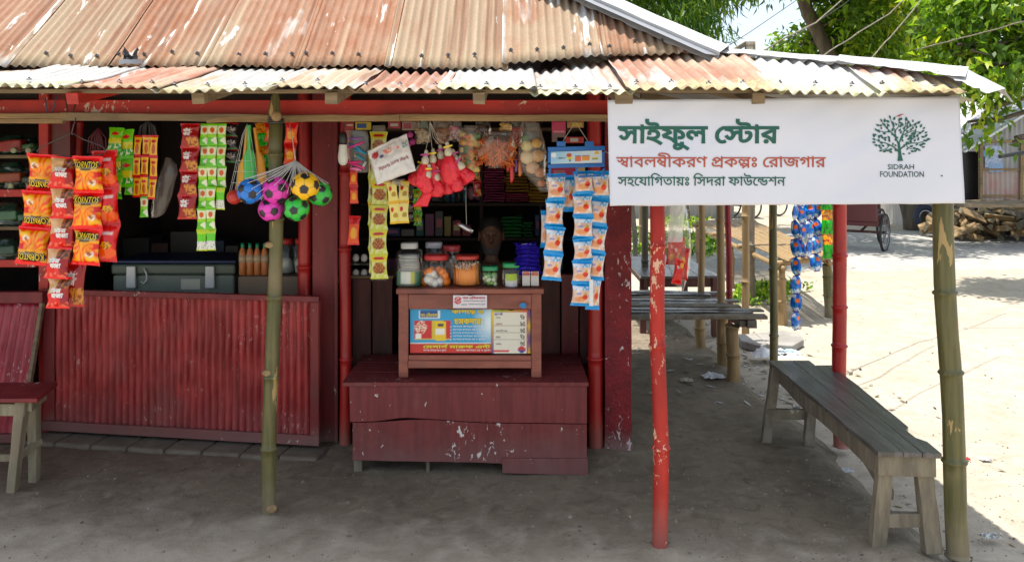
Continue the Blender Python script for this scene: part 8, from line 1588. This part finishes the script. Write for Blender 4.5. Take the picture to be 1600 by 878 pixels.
rickshaw('cycle rickshaw with a red body parked left of the grey tree trunk', (6.74, 15.36, -.02), radians(52), .9)
rickshaw('second cycle rickshaw parked further along the far side of the road', (PX(1160, 24), 24, -.02), .5, .8)
TY = thing('tyre', 'dark tyre leaning near the foot of the leaning tree', 'tyre', (PX(1449, 19.2), 19.2, 0)); b = MB(); c = Vector((PX(1449, 19.2), 19.25, .30)); ring = [c+Vector((cos(a)*.24, .08*sin(a), sin(a)*.24)) for a in [q*pi/16 for q in range(33)]]; b.tube(ring, .075, 10, caps=False); b.build('rubber', plain('navy_tyre', (.02, .025, .05), .6), TY)
b = MB(); b.tube([c+(p-c)*.72+Vector((0, -.02, 0)) for p in ring], .012, 6, caps=False); b.build('rim', M['white'], TY)
# more things along the far side, half hidden by the banner from here
for i, (px, Y, col) in enumerate(((1020, 22, (.35, .33, .30)), )):
    b = MB(); q = Vector((PX(px, Y)+.6, Y+2, 0))
    b.box((q.x-2, q.y, -.05), (q.x+2.2, q.y+3, 2.1)); t = thing('hut', 'small grey tin hut beyond the road behind the posts', 'hut', tuple(q)); b.build('wall', M['tin_grey'], t)
    b = MB(); b.grid(lambda u, v: Vector((lerp(q.x-2.4, q.x+2.6, u), lerp(q.y-.5, q.y+1.5, v), lerp(2.0, 2.9, v)+.014*cos(2*pi*u*50))), 250, 2); b.grid(lambda u, v: Vector((lerp(q.x-2.4, q.x+2.6, u), lerp(q.y+1.5, q.y+3.4, v), lerp(2.9, 2.0, v)+.014*cos(2*pi*u*50))), 250, 2); b.build('roof', M['cap'], t)
# post and wires above the veranda roof
sp = bamboo('wooden_post', (PX(1172, 9.6), 9.6, -.05), P(1172, 66, 9.6), 9/F*9.6, 8.5/F*9.6, M['timber'], None, .8, 44.); sp.location = (0, 0, 0); setp(sp, 'weathered wooden post top sticking up behind the veranda roof', 'post')
b = MB(); b.beam(P(1148, 79, 9.55), P(1166, 68, 9.6), .05, .05); setp(b.build('short_pole', M['timber'], None, P(1148, 79, 9.55)), 'short slanting stick leaning on the wooden post top', 'stick')
for i, (pts, r, lab) in enumerate((([(1085, 146, 5.2), (1140, 110, 5.4), (1188, 82, 5.6), (1230, 58, 6.), (1275, 36, 6.3), (1316, 0, 6.8), (1360, -45, 7.4)], .0065, 'thickest grey cable rising from the veranda roof across the leaning trunk'), ([(1166, 168, 5.0), (1230, 126, 5.2), (1286, 88, 5.4), (1340, 52, 5.9), (1390, 22, 6.3), (1412, 0, 6.5), (1460, -50, 7.0)], .0055, 'second grey cable rising over the dark crown, right of the thickest one'), ([(1209, 194, 6.1), (1290, 144, 6.8), (1356, 96, 7.5), (1390, 60, 7.8), (1422, 22, 8.1), (1445, -8, 8.4), (1480, -60, 9.)], .007, 'third cable before the pale distant tree'), ([(1430, 78, 8.2), (1480, 66, 8.2), (1540, 50, 8.2), (1600, 34, 8.2), (1700, 6, 8.2)], .007, 'twisted cable running to the right in front of the large bright leaves'), ([(1120, 84, 11), (1180, 45, 11.6), (1240, 4, 12.2), (1290, -35, 12.8)], .006, 'thin wire across the open sky left of the trunk'), ([(1196, 84, 12), (1250, 52, 12.5), (1320, 6, 13.3), (1360, -24, 14)], .005, 'faint wire across the trunk above the thick cable'))):
    q = [P(*p) for p in pts]; f = []
    for k in range(len(q)-1):
        for s in range(5): f.append(q[k].lerp(q[k+1], s/5)+Vector((0, 0, .012*nz(k*2.+s*.4, i*3.))))
    f.append(q[-1]); b = MB(); b.tube(f, r, 6); setp(b.build('cable', M['timber'] if i < 4 else M['wire'], None, q[0]), lab, 'cable')

# grit and pebbles lying on the trodden floor and the sand
b = MB()
for k in range(1500):
    if k < 700: px, py = RR.uniform(0, 1640), RR.uniform(700, 885)
    else: px, py = RR.uniform(1000, 1640), RR.uniform(430, 880)
    Y = GY(py); x = PX(px, Y); z = max(gz(x, Y), mfz(x, Y) if floor_edge(x, Y) > 0 else -9); r = RR.uniform(.0025, .009)*(1 if k % 9 else 1.8); a = RR.uniform(0, 3)
    cc = mixc((.11, .09, .065), (.24, .20, .15), RR.random()); q = Vector((x, Y, z)); n_ = [q+Vector((cos(a+t)*r*RR.uniform(.7, 1.2), sin(a+t)*r*RR.uniform(.7, 1.2), -.001)) for t in (0, 1.26, 2.5, 3.77, 5.03)]
    b.add(n_+[q+Vector((r*.1, 0, r*RR.uniform(.4, .8)))], [(0, 1, 5), (1, 2, 5), (2, 3, 5), (3, 4, 5), (4, 0, 5)], 0, False, cc)
setp(b.build('grit', M['matte']), 'grit and small pebbles on the trodden ground', 'pebbles', kind='stuff')

# scraps, sticks and leaf mould trodden in under the tables and along the edge of the mud floor
b = MB()
for k in range(420):
    Y = RR.uniform(5.4, 9.0); x = RR.uniform(.95, 2.9) if k % 2 else 2.02+.14*nz(Y*.9, 3.1)+RR.gauss(.12, .16)
    z = max(gz(x, Y), mfz(x, Y) if floor_edge(x, Y) > 0 else -9)+.005; r = RR.uniform(.010, .045); a = RR.uniform(0, pi); e = Vector((cos(a), sin(a), RR.uniform(-.1, .2)))*r; f = Vector((-sin(a), cos(a), RR.uniform(-.2, .2)))*r*RR.uniform(.12, .5)
    cc = RR.choice([C(70, 58, 44), C(88, 74, 56), C(54, 46, 38), C(120, 104, 80), C(150, 140, 124), C(176, 176, 176)])
    b.add([Vector((x, Y, z))-e, Vector((x, Y, z+.003))+f, Vector((x, Y, z+.008))+e, Vector((x, Y, z+.003))-f], [(0, 1, 2, 3)], 0, False, cc)
setp(b.build('trodden_litter', M['matte']), 'scraps and leaf bits trodden in under the slat table', 'litter', kind='stuff')
